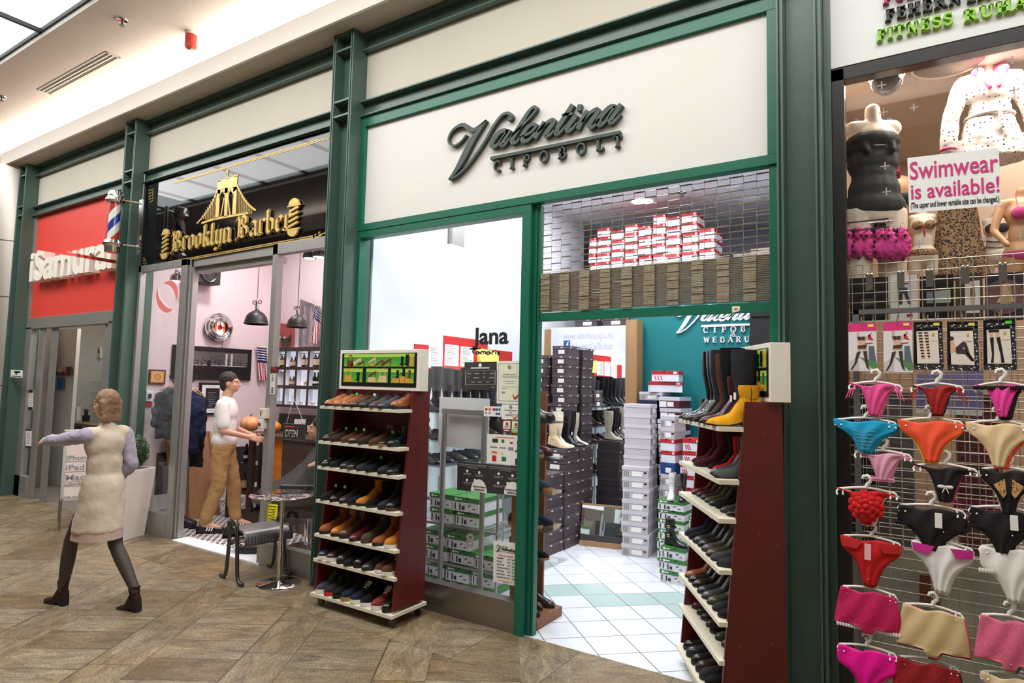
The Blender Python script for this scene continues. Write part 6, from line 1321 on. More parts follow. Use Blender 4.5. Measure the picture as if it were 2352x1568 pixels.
# brand lettering applied to the glass
def glass_word(name, label, body, px0, px1, pyb, pyt, m, bold=.0, shear=0.0, capr=.73):
    a, e = D(px0, pyb, Y=SY), D(px1, pyb, Y=SY); h_ = D(px0, pyt, Y=SY).z-a.z; g = text_mb(body, 1,.001, bold, shear); xs = [q[0] for q in g.v]; k = (e.x-a.x)/(max(xs)-min(xs)); g.v = [((x-min(xs))*k, y*h_/capr, z) for x, y, z in g.v]
    c = V(((a.x+e.x)/2, SY, a.z)); t = thing(name, label, 'window lettering', c); obj('lettering', wall_text(g, a.x, SY, a.z, None, .0005), m, t, W=1)
glass_word('window_lettering', 'large black rounded four letter word stuck on the shop window', 'Jana', 1085,1168,790,752, M['ink'], .03)
t = thing('window_lettering', 'small black brushed word stuck on the window under the larger one', 'window lettering', D(1115,812, Y=SY))
bl = MB(); K2 = .2424
def bq(x, y, w): p = D(820+x*K2,740+y*K2, Y=SY); return (p.x, p.z, w*K2*.0032)
for st in ([(1068,252,14),(1120,250,18),(1180,246,10)], [(1115,250,16),(1098,275,16),(1108,300,12)], [(1160,282,14),(1135,280,14),(1128,298,14),(1145,300,12),(1160,284,12),(1164,302,12)], [(1172,305,14),(1178,280,14),(1195,278,12),(1196,302,12)], [(1196,282,12),(1215,276,12),(1220,302,14)], [(1258,280,14),(1235,282,14),(1230,300,14),(1250,302,12),(1262,282,12),(1266,304,12)], [(1280,305,14),(1284,280,14),(1304,278,12)], [(1316,280,14),(1316,304,14)], [(1312,266,14),(1320,266,14)], [(1352,282,14),(1332,284,14),(1350,298,14),(1330,308,14)]): ribbon(bl, [bq(*q) for q in st], .001,4)
obj('lettering', wall_text(bl, 0, SY, 0, None, .0005), M['ink'], t, W=1)
glass_word('window_lettering', 'grey figure eight stuck low on the shop window', '8', 1070,1089,1253,1222, mat('gray_vinyl', (160,152,148),.6, var=0),.02)
# ================================================================= PEOPLE
def remesh(o, vox, smooth_it=4, sub=0):
    r = o.modifiers.new('remesh', 'REMESH'); r.mode = 'VOXEL'; r.voxel_size = vox; r.use_smooth_shade = True
    s_ = o.modifiers.new('smooth', 'SMOOTH'); s_.iterations = smooth_it; s_.factor = .5
    return o
def folds(o, strength, scale):
    tx = bpy.data.textures.new('folds', 'CLOUDS'); tx.noise_scale = scale; tx.noise_depth = 2
    d = o.modifiers.new('folds', 'DISPLACE'); d.texture = tx; d.strength = strength; d.mid_level = .5; d.texture_coords = 'LOCAL'; return o
def hand(mb, wrist, fdir, side, palm_n, curl=.35, k=1.0):
    """palm and five bent fingers starting at the wrist; fdir along the hand, side towards the thumb, palm_n out of the palm"""
    f = V(fdir).normalized(); s_ = V(side).normalized(); n = V(palm_n).normalized(); w = V(wrist)
    for q in (-.026,-.009,.009,.026): mb.cap(w+s_*q*.6*k, w+(f*.085+s_*q)*k, .015*k, .0125*k, 8)
    for q, L in ((-.030,.060),(-.010,.074),(.010,.078),(.029,.070)):
        a = w+(f*.085+s_*q)*k; p = a; ang = 0
        for seg, (ln, r0, r1) in enumerate(((.45,.0098,.009),(.32,.009,.0082),(.23,.0082,.0072))):
            ang += curl*(.7 if seg == 0 else 1.0); d = f*cos(ang)+n*sin(ang); e = p+d*L*ln*k; mb.cap(p, e, r0*k, r1*k, 7); p = e
    a = w+(f*.025+s_*.028)*k; d = (f*.6+s_*.7+n*.35).normalized(); e = a+d*.042*k; mb.cap(a, e, .0135*k, .0105*k, 8); mb.cap(e, e+(f*.8+s_*.2+n*.5).normalized()*.03*k, .0105*k, .0085*k, 8)
def head_parts(mb, c, yaw=0, k=1.0, tiltf=0.0):
    """skull, jaw, nose, lips, ears; faces local -y turned by yaw"""
    R = Matrix.Rotation(yaw, 3, 'Z') @ Matrix.Rotation(tiltf, 3, 'X'); P = lambda x, y, z: V(c)+R @ V((x*k, y*k, z*k))
    mb.ell(P(0,.012,.03),(.075*k, .095*k, .092*k), R); mb.ell(P(0,-.02,-.03),(.062*k, .075*k, .082*k), R); mb.ell(P(0,-.06,-.082),(.028*k, .026*k, .022*k), R)
    mb.cap(P(0,-.090,.02), P(0,-.113,-.022),.010*k, .014*k, 8); mb.ell(P(0,-.108,-.026),(.019*k, .012*k, .010*k), R, 8,6)
    mb.ell(P(0,-.088,-.053),(.026*k, .012*k, .006*k), R, 8,6); mb.ell(P(0,-.086,-.064),(.022*k, .011*k, .007*k), R, 8,6)
    mb.ell(P(0,-.082,.030),(.058*k, .018*k, .012*k), R, 10,6)
    for s_ in (-1,1): mb.ell(P(s_*.076,.012,-.008),(.009*k, .020*k, .032*k), R, 8,6); mb.ell(P(s_*.040,-.062,-.02),(.022*k, .022*k, .018*k), R, 8,6)
    return P, R
def face_bits(t, P, R, k=1.0):
    for s_ in (-1,1):
        obj('eye', MB().ell(P(s_*.031,-.083,.008),(.013*k, .008*k, .0075*k), R, 8,6), M['whitetag'], t, 60); obj('iris', MB().ell(P(s_*.031,-.090,.008),(.006*k, .003*k, .006*k), R, 8,6), M['ink'], t, 60)
        obj('eyebrow', MB().cap(P(s_*.014,-.094,.028), P(s_*.050,-.080,.032),.0045*k, .003*k, 6), M['hairm'], t, 60)
def hair_cap(t, P, R, m, k=1.0, long=0.0):
    b = MB(); b.ell(P(0,.024,.048),(.083*k, .100*k, .092*k), R, 18,12)
    b.ell(P(0,.062,-.01),(.070*k, .052*k, .085*k), R, 14,9)
    if long:
        for x in (-.055,-.02,.02,.055): b.cap(P(x, .06,.02), P(x*1.15,.075,-long),.042*k, .028*k)
    return folds(remesh(obj('hair', b, m, t),.008,3),.012,.02)
DENIM = None
def folded_mat(n, c, r=.85): return mat(n, c, r, var=.08, scale=6, bump=.25, bscale=40, spec=.2)
# ---- man in white T-shirt and khaki trousers
t = thing('person', 'man in white T-shirt and khaki trousers walking inside the barber shop', 'person', (-6.45,4.15,0), radians(136))
K = .965
Sx = lambda *p: V((p[0]*K, p[1]*K, p[2]*K))
b = MB()
hips = {1: Sx(.10,0,.93),-1: Sx(-.10,0,.93)}; knee = {1: Sx(.12,-.05,.50),-1: Sx(-.11,.05,.50)}; ank = {1: Sx(.12,.02,.10),-1: Sx(-.11,.20,.12)}
hips = {1: Sx(.10,0,.93),-1: Sx(-.10,0,.93)}; knee = {1: Sx(.11,-.10,.50),-1: Sx(-.11,.02,.50)}; ank = {1: Sx(.11,-.14,.09),-1: Sx(-.11,.14,.10)}
for s_ in (1,-1): b.cap(hips[s_], knee[s_], .085*K, .06*K); b.cap(knee[s_], ank[s_], .058*K, .042*K); b.cap(ank[s_], ank[s_]+Sx(0,-.16,-.05),.042*K, .03*K)
b.ell(Sx(0,.0,.97),(.165*K, .115*K, .13*K)); b.ell(Sx(0,0,1.16),(.155*K, .10*K, .20*K)); b.ell(Sx(0,-.005,1.34),(.18*K, .11*K, .17*K)); b.cap(Sx(-.17,0,1.43), Sx(.17,0,1.43),.06*K, .06*K); b.cap(Sx(0,.01,1.44), Sx(0,-.015,1.58),.06*K, .055*K)
shl = {1: Sx(.19,0,1.42),-1: Sx(-.19,0,1.42)}; elb = {1: Sx(.24,-.06,1.14),-1: Sx(-.24,-.03,1.14)}; wri = {1: Sx(.17,-.30,1.05),-1: Sx(-.16,-.28,1.07)}
for s_ in (1,-1):
    b.cap(shl[s_], elb[s_], .05*K, .041*K); b.cap(elb[s_], wri[s_], .040*K, .027*K); fd = (wri[s_]-elb[s_]).normalized(); hand(b, wri[s_], fd, V((-s_*.3,0,1)), V((-s_, 0,-.3)),.4, K)
P, R = head_parts(b, Sx(0,-.03,1.67),0, K)
remesh(obj('body', b, M['skin'], t),.008,3); face_bits(t, P, R, K); hair_cap(t, P, R, M['hairm'], K)
b = MB(); b.ell(Sx(0,0,1.02),(.20*K, .14*K, .12*K)); b.ell(Sx(0,0,1.18),(.185*K, .128*K, .22*K)); b.ell(Sx(0,-.005,1.34),(.198*K, .128*K, .17*K)); b.cap(Sx(-.17,0,1.43), Sx(.17,0,1.43),.075*K, .075*K); b.cap(Sx(0,.005,1.44), Sx(0,.0,1.49),.075*K, .066*K)
for s_ in (1,-1): b.cap(shl[s_], shl[s_].lerp(elb[s_], .75),.075*K, .072*K)
folds(remesh(obj('t_shirt', b, folded_mat('cotton_white', (238,232,228)), t),.012,8),.012,.2)
b = MB(); b.ell(Sx(0,.005,.96),(.182*K, .135*K, .12*K))
for s_ in (1,-1): b.cap(hips[s_], knee[s_], .108*K, .082*K); b.cap(knee[s_], ank[s_]+Sx(0,0,.03),.082*K, .068*K)
folds(remesh(obj('trousers', b, folded_mat('khaki_twill', (178,140,92)), t),.012,5),.03,.10)
obj('belt', MB().lathe([(.0,0)]) if False else MB().loft([[(.178*K*cos(a_),.128*K*sin(a_), z) for a_ in [2*pi*i/24 for i in range(24)]] for z in (1.005*K, 1.035*K)]), folded_mat('brown_belt', (70,48,34),.5), t, 40)
for s_ in (1,-1):
    sh = dup(PROTO['sneaker'], tuple(ank[s_]+Sx(0,.075,-.10 if s_ > 0 else -.10)),0); sh.parent = t; sh.name = 'shoe'
    for kx in ('label', 'category', 'group'): 
        if kx in sh: del sh[kx]
    for c in sh.children:
        if c.name.startswith('sole'): recolor(c, SOLES['black'])
    bb = MB()
    for q in range(3): bb.add([(s_*.047 if False else .044,-.10-.025*q, .03),(.044,-.112-.025*q, .03),(.030,-.125-.025*q, .075),(.030,-.113-.025*q, .075)], [(0,1,2,3)]); bb.add([(-.044,-.10-.025*q, .03),(-.044,-.112-.025*q, .03),(-.030,-.125-.025*q, .075),(-.030,-.113-.025*q, .075)], [(0,1,2,3)])
    obj('side_stripes', bb, M['whitetag'], sh)
# ---- woman striding past
t = thing('person', 'woman in cream coat and dark stockings striding past, one arm stretched ahead', 'person', (-4.98,2.27,0), radians(-78))
K = .875; b = MB()
hips = {1: Sx(.085,0,.92),-1: Sx(-.085,0,.92)}; knee = {1: Sx(.08,-.22,.53),-1: Sx(-.08,.08,.50)}; ank = {1: Sx(.07,-.30,.12),-1: Sx(-.07,.36,.16)}
for s_ in (1,-1): b.cap(hips[s_], knee[s_], .078*K, .052*K); b.cap(knee[s_], knee[s_].lerp(ank[s_], .35),.050*K, .052*K); b.cap(knee[s_].lerp(ank[s_], .35), ank[s_], .052*K, .034*K)
b.ell(Sx(0,.0,.97),(.165*K, .115*K, .13*K)); b.ell(Sx(0,0,1.14),(.13*K, .09*K, .19*K)); b.ell(Sx(0,-.015,1.32),(.155*K, .11*K, .15*K)); b.cap(Sx(-.14,0,1.42), Sx(.14,0,1.42),.05*K, .05*K); b.cap(Sx(0,.01,1.43), Sx(0,-.02,1.56),.05*K, .045*K)
shl = {1: Sx(.165,0,1.41),-1: Sx(-.165,0,1.41)}; elb = {1: Sx(.18,-.27,1.36),-1: Sx(-.20,.06,1.14)}; wri = {1: Sx(.15,-.50,1.34),-1: Sx(-.19,-.14,.97)}
for s_ in (1,-1):
    b.cap(shl[s_], elb[s_], .042*K, .036*K); b.cap(elb[s_], wri[s_], .035*K, .024*K); fd = (wri[s_]-elb[s_]).normalized(); hand(b, wri[s_], fd, V((-s_*.6,-.1,.8)), V((-s_*.6,0,-.8)),.3, K)
P, R = head_parts(b, Sx(0,-.04,1.65),0, K)
remesh(obj('body', b, M['skin'], t),.008,3); face_bits(t, P, R, K); hair_cap(t, P, R, mat('light_brown_hair', (150,116,88),.6, var=.2, scale=50, bump=.4, bscale=160), K, .12)
b = MB(); b.ell(Sx(0,0,1.0),(.168*K, .132*K, .14*K)); b.ell(Sx(0,0,1.16),(.145*K, .112*K, .2*K)); b.ell(Sx(0,-.012,1.33),(.165*K, .128*K, .15*K)); b.cap(Sx(-.14,0,1.415), Sx(.14,0,1.415),.066*K, .066*K); b.cap(Sx(0,.005,1.43), Sx(0,.0,1.48),.066*K, .058*K)
b.loft([[(.165*K*cos(a_),.135*K*sin(a_),1.0*K) for a_ in [2*pi*i/20 for i in range(20)]], [(.185*K*cos(a_),.20*K*sin(a_)-.03*K, .62*K) for a_ in [2*pi*i/20 for i in range(20)]]])
folds(remesh(obj('coat', b, folded_mat('cream_wool', (216,200,180)), t),.013,6),.02,.12)
b = MB()
for s_ in (1,-1): b.cap(shl[s_], elb[s_], .062*K, .056*K); b.cap(elb[s_], wri[s_].lerp(elb[s_], .1),.055*K, .048*K)
folds(remesh(obj('sleeves', b, folded_mat('lilac_knit', (176,170,190)), t),.011,5),.02,.06)
b = MB(); b.loft([[(.165*K*cos(a_),.17*K*sin(a_)-.02*K, .72*K) for a_ in [2*pi*i/20 for i in range(20)]], [(.18*K*cos(a_),.20*K*sin(a_)-.03*K, .56*K) for a_ in [2*pi*i/20 for i in range(20)]]]); obj('skirt', b, folded_mat('blush_skirt', (196,168,158)), t, 60)
b = MB()
for s_ in (1,-1): b.cap(hips[s_], knee[s_], .081*K, .055*K); b.cap(knee[s_], knee[s_].lerp(ank[s_], .35),.053*K, .055*K); b.cap(knee[s_].lerp(ank[s_], .35), ank[s_], .055*K, .037*K)
remesh(obj('stockings', b, mat('dark_stocking', (66,58,52),.6, var=.05), t),.010,3)
for s_ in (1,-1):
    sh = dup(PROTO['heeled_bootie'], tuple(ank[s_]+Sx(0,.055,0)-V((0,0,.105 if s_ > 0 else .135))),0, rot=(0 if s_ > 0 else .12,0,0), scale=.86); sh.parent = t; sh.name = 'ankle_boot'
    for kx in ('label', 'category', 'group'): 
        if kx in sh: del sh[kx]
    for c in sh.children:
        if c.name.split('.')[0] in ('upper', 'shaft'): recolor(c, lmat('dark brown', 'suede'))
# ================================================================= INSIDE THE BARBER SHOP
BX = -7.548
def bw(name, label, cat, px, m, th=.02, off=0.0, group=None):
    """flat thing on the barber's left wall: px = (x0, y0top, x1, y1bottom)"""
    a, e = D(px[0], px[1], X=BX+off), D(px[2], px[3], X=BX+off)
    t = thing(name, label, cat, (BX, (a.y+e.y)/2,(a.z+e.z)/2),0, group); return t, a.y, e.y, e.z, a.z
t, y0, y1, z0, z1 = bw('framed_picture', 'wide dark framed night skyline photograph on the pink barber wall', 'picture', (396,791,572,874), None)
obj('frame', MB().box(BX, y0, z0, BX+.03, y1, z1), mat('frame_black', (26,22,24),.35), t, W=1)
sk, N, L, B = nodes('night_sky_print'); tc = N.new('ShaderNodeTexCoord'); n_ = N.new('ShaderNodeTexNoise'); n_.inputs['Scale'].default_value = 3; L.new(tc.outputs['Object'], n_.inputs['Vector']); L.new(mixc(N, L, n_.outputs['Fac'], S(40,36,40), S(120,110,112)), B.inputs['Base Color']); B.inputs['Roughness'].default_value = .3
m_ = .06; obj('print_sky', MB().box(BX+.03, y0+m_, z0+m_, BX+.0315, y1-m_, z1-m_), sk, t, W=1)
rnd = random.Random(3); bl = MB(); li = MB(); W_ = y1-y0-2*m_; zh = z0+m_+(z1-z0-2*m_)*.42
y = y0+m_
while y < y1-m_-.02:
    w_ = rnd.uniform(.012,.03); h_ = rnd.uniform(.03,.11)*(1 if y < y0+W_*.8 else .6)
    bl.box(BX+.0315, y, zh, BX+.033, y+w_, zh+h_)
    for q in range(int(h_/.012)):
        for r_ in range(int(w_/.008)):
            if rnd.random() < .55: li.box(BX+.033, y+.002+r_*.008, zh+.003+q*.012, BX+.0335, y+.006+r_*.008, zh+.010+q*.012)
    y += w_+rnd.uniform(0,.006)
for yy in (y0+m_+W_*.66, y0+m_+W_*.74):
    li.box(BX+.033, yy, zh, BX+.0337, yy+.026, zh+.155)
li.box(BX+.0335, y0+m_, zh-.006, BX+.034, y1-m_-.05, zh+.002); bk = MB(); bk.box(BX+.0315, y0+m_, z0+m_, BX+.0325, y1-m_, zh-.01)
bk.box(BX+.034, y0+m_+W_*.40, z0+m_, BX+.0345, y0+m_+W_*.45, zh+.06)
obj('print_towers', bl, mat('print_charcoal', (50,46,50),.4, var=0), t, W=1); obj('print_lights', li, mat('print_silver', (206,200,200),.4, var=.1), t, W=1); obj('print_water', bk, mat('print_night', (20,18,20),.3, var=0), t, W=1)
t, y0, y1, z0, z1 = bw('framed_price_list', 'black framed price list with white mount below the skyline picture', 'picture', (457,878,512,952), None)
obj('frame', MB().box(BX, y0, z0, BX+.025, y1, z1), MATS['frame_black'], t, W=1); obj('mount', MB().box(BX+.025, y0+.03, z0+.03, BX+.027, y1-.03, z1-.03), M['paper'], t, W=1); obj('sheet', MB().box(BX+.027, y0+.08, z0+.08, BX+.029, y1-.08, z1-.07), M['ink'], t, W=1)
b = MB(); 
for i in range(9): b.box(BX+.029, y0+.11, z1-.13-.028*i, BX+.0295, y0+.11+(y1-y0-.22)*rnd.uniform(.5,1), z1-.124-.028*i)
obj('print', b, M['grayink'], t, W=1)
t, y0, y1, z0, z1 = bw('framed_mandala', 'small brown framed orange mandala picture by the coat stand', 'picture', (342,848,377,882), None)
obj('frame', MB().box(BX, y0, z0, BX+.02, y1, z1), wood('brown_frame', (70,40,26),(92,56,36)), t, W=1); c = V((BX+.0215,(y0+y1)/2,(z0+z1)/2)); obj('print_ground', MB().box(BX+.02, y0+.018, z0+.018, BX+.021, y1-.018, z1-.018), mat('mandala_orange', (226,160,100),.5), t, W=1)
for r_, m in ((.055, mat('mandala_cream', (240,216,150),.5, var=0)),(.04, mat('mandala_red', (206,100,80),.5, var=0)),(.022, mat('mandala_gold', (236,190,80),.5, var=0))):
    b = MB()
    for k in range(12): a_ = 2*pi*k/12; b.add([(c.x+.0005*(.06-r_)*100, c.y+r_*cos(a_+q)*s2, c.z+r_*sin(a_+q)*s2) for q, s2 in ((0,.5),(.2,.9),(0,1.25),(-.2,.9))], [(0,1,2,3)])
    obj('petals', b, m, t, W=1)
t, y0, y1, z0, z1 = bw('loudspeaker', 'black loudspeaker box high on the pink barber wall', 'speaker', (425,612,483,658), None)
obj('cabinet', MB().box(BX, y0, z0, BX+.22, y1, z1), M['blackmatte'], t, bevel=.008, W=1); b = MB(); b.tube([(BX+.222, y1-.16+.10*cos(a_),(z0+z1)/2+.02+.10*sin(a_)) for a_ in [2*pi*i/20 for i in range(20)]], .012,6, True); obj('woofer_ring', b, M['gunmetal'], t, 40, True); b = MB(); b.cyl((BX+.215, y1-.16,(z0+z1)/2+.02),(BX+.223, y1-.16,(z0+z1)/2+.02),.095,.03,20); obj('cone', b, M['black'], t, 40, True)
p = D(498,752, X=BX); zt_ = D(497,720, X=BX).z; R_ = zt_-p.z
t = thing('wall_clock', 'round chrome ringed wall clock above the skyline picture', 'clock', (BX, p.y, p.z)); rg = lambda r, x, th: MB().tube([(x, r*cos(a_), r*sin(a_)) for a_ in [2*pi*i/36 for i in range(36)]], th, 8, True)
obj('outer_ring', rg(R_*.93,.05,.022), M['chrome'], t, 40); obj('middle_ring', rg(R_*.78,.075,.020), M['chrome'], t, 40); obj('inner_ring', rg(R_*.62,.09,.018), M['chrome'], t, 40)
b = MB(); b.cyl((0,0,0),(.05,0,0), R_*.9, n=36); obj('case', b, M['steel'], t, 40); b = MB(); b.cyl((.05,0,0),(.07,0,0), R_*.62, n=32); obj('dial', b, M['ink'], t, 40)
b = MB(); b.box(.0705,-R_*.28,-R_*.55,.0715, R_*.28, R_*.55); obj('dial_panel', b, M['paper'], t)
for s_ in (-1,1): obj('dial_stripe', MB().box(.072, s_*R_*.33-.012,-R_*.45,.073, s_*R_*.33+.012, R_*.45), M['orangeink'], t)
b = MB(); b.prism([(R_*.2*cos(radians(q)), R_*.2*sin(radians(q))) for q in range(0,360,30)], .001); d = MB(); d.v = [(.0725+z, x, y) for x, y, z in b.v]; d.f = b.f; obj('dial_badge', d, M['redink'], t)
b = MB(); b.box(.075,-.008,-.004,.077, R_*.42,.004); b.box(.075,-.004,-.004,.077,.004, R_*.3); obj('hands', b, M['ink'], t); b = MB(); b.tube([(.01, R_*.35,-R_*.9),(.012, R_*.5,-R_*1.15),(.01, R_*.45,-R_*1.5)], .004,6); obj('cable', b, M['grayink'], t, 40)
# flags
def flag(label, pole, corners, canton=.42):
    """pole = two points, corners = tl, tr, br, bl of the cloth"""
    t = thing('flag', label, 'flag', pole[0]); obj('pole', MB().tube(pole, .008,8), M['offwhite'], t, 40, True); nU, nV = 24,26
    P4 = [V(c) for c in corners]; rnd2 = random.Random(5); grid = []
    nrm = (P4[1]-P4[0]).cross(P4[3]-P4[0]).normalized()
    for j in range(nV+1):
        for i in range(nU+1):
            u, v = i/nU, j/nV; q = P4[0]*(1-u)*(1-v)+P4[1]*u*(1-v)+P4[2]*u*v+P4[3]*(1-u)*v; grid.append(q+nrm*(.02*sin(u*9+v*2)*(0.3+v)))
    idx = lambda i, j: j*(nU+1)+i; rr, ww, bb = MB(), MB(), MB()
    for j in range(nV):
        for i in range(nU):
            f = [grid[idx(i, j)], grid[idx(i+1, j)], grid[idx(i+1, j+1)], grid[idx(i, j+1)]]
            if j < nV*canton and i < 14*(nU/24)*1.7 and True: bb.add(f, [(0,1,2,3)]) if i < nU*canton_w else (rr if (i*13//nU) % 2 == 0 else ww).add(f, [(0,1,2,3)])
            else: (rr if (i*13//nU) % 2 == 0 else ww).add(f, [(0,1,2,3)])
    o = obj('stripes_red', rr, mat('flag_red', (178,42,54),.8), t, 80, True); o2 = obj('stripes_white', ww, mat('flag_white', (236,230,232),.8), t, 80, True); o3 = obj('canton', bb, mat('flag_blue', (44,44,92),.8), t, 80, True)
    st = MB()
    for jj in range(1, int(nV*canton),2):
        for ii in range(1, int(nU*canton_w),2):
            c = (grid[idx(ii, jj)]+grid[idx(ii+1, jj+1)])/2; e = nrm*.004
            for sg in (1,-1): st.add([c+sg*e+V((0,0,.009)), c+sg*e+(P4[1]-P4[0]).normalized()*.008, c+sg*e-V((0,0,.009)), c+sg*e-(P4[1]-P4[0]).normalized()*.008], [(0,1,2,3)])
    obj('stars', st, MATS['flag_white'], t, W=1)
    for q in (o, o2, o3): s_ = q.modifiers.new('thickness', 'SOLIDIFY'); s_.thickness = .002
canton_w = 1.0
fx = BX+.06
c4 = [D(590,797, X=fx), D(613,800, X=fx), D(613,874, X=fx), D(595,873, X=fx)]
flag('hanging striped flag with starry top on the pink wall left of the door post', [D(588,795, X=fx), D(615,797, X=fx)], c4,.45)
canton_w = 1.0; fy = 5.2
c4 = [D(725,705, Y=fy), D(736,720, Y=fy), D(742,790, Y=fy), D(712,735, Y=fy)]
c4 = [D(723,703, Y=fy), D(738,722, Y=fy), D(733,798, Y=fy), D(711,782, Y=fy)]
flag('striped flag with starry top on a slanted staff before the tower poster', [D(724,700, Y=fy), D(706,798, Y=5.42)], c4,.30)
# back wall unit with bottles
QY = 5.40; ux = [D(x, 870, Y=QY).x for x in (605,633,651,654,677,680,705,708,733,737,762)]; uz = [D(690, y, Y=QY).z for y in (797,806,842,849,885,893,930,937)]
t = thing('wall_shelf', 'dark wood pigeonhole wall shelf lit inside, full of bottles and jars', 'shelf', ((ux[1]+ux[8])/2,5.35, uz[7])); WEN = wood('wenge', (58,42,38),(78,58,52),6)
x0, x1 = ux[0]-.0, ux[9]+.25
cellx = [(ux[1]-.155, ux[1]-.02),(ux[1], ux[2]),(ux[3], ux[4]),(ux[5], ux[6]),(ux[7], ux[8]),(ux[9], ux[10])]; cellx = [(ux[1], ux[2]),(ux[3], ux[4]),(ux[5], ux[6]),(ux[7], ux[8]),(ux[9], ux[10])]
cellz = [(uz[2], uz[1]),(uz[4], uz[3]),(uz[6], uz[5])]
obj('back', MB().box(ux[1]-.04,5.485, uz[7], ux[10]+.03,5.499, uz[0]), mat('glowing_back', (236,238,246),.5, var=0, emit=(236,240,255), estr=.55), t, W=1)  # back panel given its own glow to brighten the pigeonholes
LB = mat('shelf_lining', (240,240,248),.6, var=0)
for z0_, z1_ in ((uz[1], uz[0]),(uz[3], uz[2]),(uz[5], uz[4]),(uz[7], uz[6])):
    za, zb2 = min(z0_, z1_), max(z0_, z1_); obj('board', MB().box(ux[1]-.04, QY, za, ux[10]+.03, QY+.012, zb2), WEN, t, W=1); obj('lining', MB().box(ux[1]-.03, QY+.0125, za, ux[10]+.02,5.484, zb2), LB, t, W=1)
for xa, xb in ((ux[1]-.04, ux[1]),(ux[2], ux[3]),(ux[4], ux[5]),(ux[6], ux[7]),(ux[8], ux[9]),(ux[10], ux[10]+.03)):
    for z0_, z1_ in cellz: obj('divider', MB().box(xa, QY, z0_, xb, QY+.012, z1_), WEN, t, W=1); obj('lining', MB().box(xa, QY+.0125, z0_, xb, 5.484, z1_), LB, t, W=1)
def bottle_proto(kind):
    t = thing('bottle', 'x', 'bottle', (0,0,-50)); AM = mat('amber_bottle', (60,34,22),.15, var=0)
    if kind == 'pump':
        obj('body', MB().lathe([(.030,0),(.031,.01),(.031,.11),(.022,.125),(.012,.13),(.012,.14)], n=14), AM, t, 40); obj('label', MB().lathe([(.0316,.025),(.0316,.10)], n=14), mat('label_cream', (226,200,176),.6, var=0), t, 40)
        b = MB(); b.lathe([(.014,.138),(.014,.152),(.005,.155),(.005,.175)], n=10); b.box(-.03,-.006,.172,.008,.006,.182); obj('pump', b, M['ink'], t, 40)
    elif kind == 'small':
        obj('body', MB().lathe([(.024,0),(.025,.01),(.025,.075),(.012,.09),(.010,.095)], n=12), AM, t, 40); obj('label', MB().lathe([(.0256,.015),(.0256,.068)], n=12), MATS['label_cream'], t, 40); obj('dropper', MB().lathe([(.012,.094),(.012,.11),(.006,.115),(.005,.14)], n=10), M['ink'], t, 40)
    elif kind == 'dark':
        obj('body', MB().lathe([(.026,0),(.027,.01),(.027,.10),(.012,.13),(.011,.17),(.012,.175)], n=12), M['black'], t, 40); obj('label', MB().lathe([(.0276,.03),(.0276,.06)], n=12), M['whitetag'], t, 40)
    else:
        obj('body', MB().lathe([(.036,0),(.037,.005),(.037,.035)], n=14), mat('jar_white', (226,220,220),.3, var=0), t, 40); obj('lid', MB().lathe([(.038,.035),(.038,.05),(.036,.052)], n=14), mat('jar_lid', (190,170,170),.4, var=0), t, 40)
    return t
BP = {k: bottle_proto(k) for k in ('pump', 'small', 'dark', 'jar')}
BN = {'pump': 'amber pump bottle', 'small': 'small amber dropper bottle', 'dark': 'slim black bottle', 'jar': 'white jar'}
for (col, row, kind, n) in ((0,0, 'pump', 3),(1,0, 'small', 3),(2,0, 'pump', 2),(3,0, 'pump', 3),(1,1, 'small', 4),(3,1, 'dark', 3),(0,2, 'jar', 3),(1,2, 'jar', 2),(2,2, 'jar', 2),(3,2, 'jar', 2)):
    xa, xb = cellx[col]
    for i in range(n):
        x = xa + (xb-xa)*((i+.5)/n*.8+.2 if kind != 'jar' else (i+.6)/n); dup(BP[kind], (x, QY+.045+.012*(i % 2), cellz[row][0]+.001), random.uniform(-.5,.5), '%s, %s in the %s pigeonhole of the %s row' % (BN[kind], ORD[i], ORD[col], ['top', 'middle', 'bottom'][row]), 'bottles in the barber wall shelf', scale=min(1.0,(xb-xa)/n/.06) if kind != 'jar' else .7)
dup(BP['dark'], (cellx[2][1]-.03, QY+.05, cellz[2][0]+.001),0, 'slim black bottle beside jars in the third bottom pigeonhole', 'bottles in the barber wall shelf', scale=.8)
xa, xb = cellx[2]; t = thing('brass_figurine', 'tiny brass animal figurine alone in the middle pigeonhole', 'ornament', (xa+(xb-xa)*.62, QY+.045, cellz[1][0]+.001)); b = MB(); b.cap((-.02,0,.035),(.02,0,.035),.013,.015,8)
for x in (-.02,.02): b.cap((x, -.006,.03),(x, -.006,.006),.006,.005,6); b.cap((x, .006,.03),(x, .006,.006),.006,.005,6)
b.cap((.022,0,.045),(.034,0,.062),.008,.009,8); b.cap((.034,0,.062),(.028,0,.085),.003,.002,6); b.cap((.036,0,.062),(.044,0,.083),.003,.002,6); remesh(obj('body', b, M['gold'], t),.003,2)
xa, xb = cellx[0]; t = thing('leaflet', 'white leaflet with black script in the first middle pigeonhole', 'leaflet', (xa, QY+.05, cellz[1][0])); obj('sheet', MB().box(xa+.005, QY+.05, cellz[1][0]+.001, xb-.01, QY+.054, cellz[1][1]-.02), M['paper'], t, W=1); b = MB(); ribbon(b, [(xb-.05, cellz[1][0]+.04,.01),(xb-.02, cellz[1][0]+.07,.02),(xb-.05, cellz[1][0]+.10,.012),(xb-.02, cellz[1][0]+.13,.02)], .001,4); obj('print', wall_text(b, 0, QY+.05,0, None, .001), M['ink'], t, W=1)
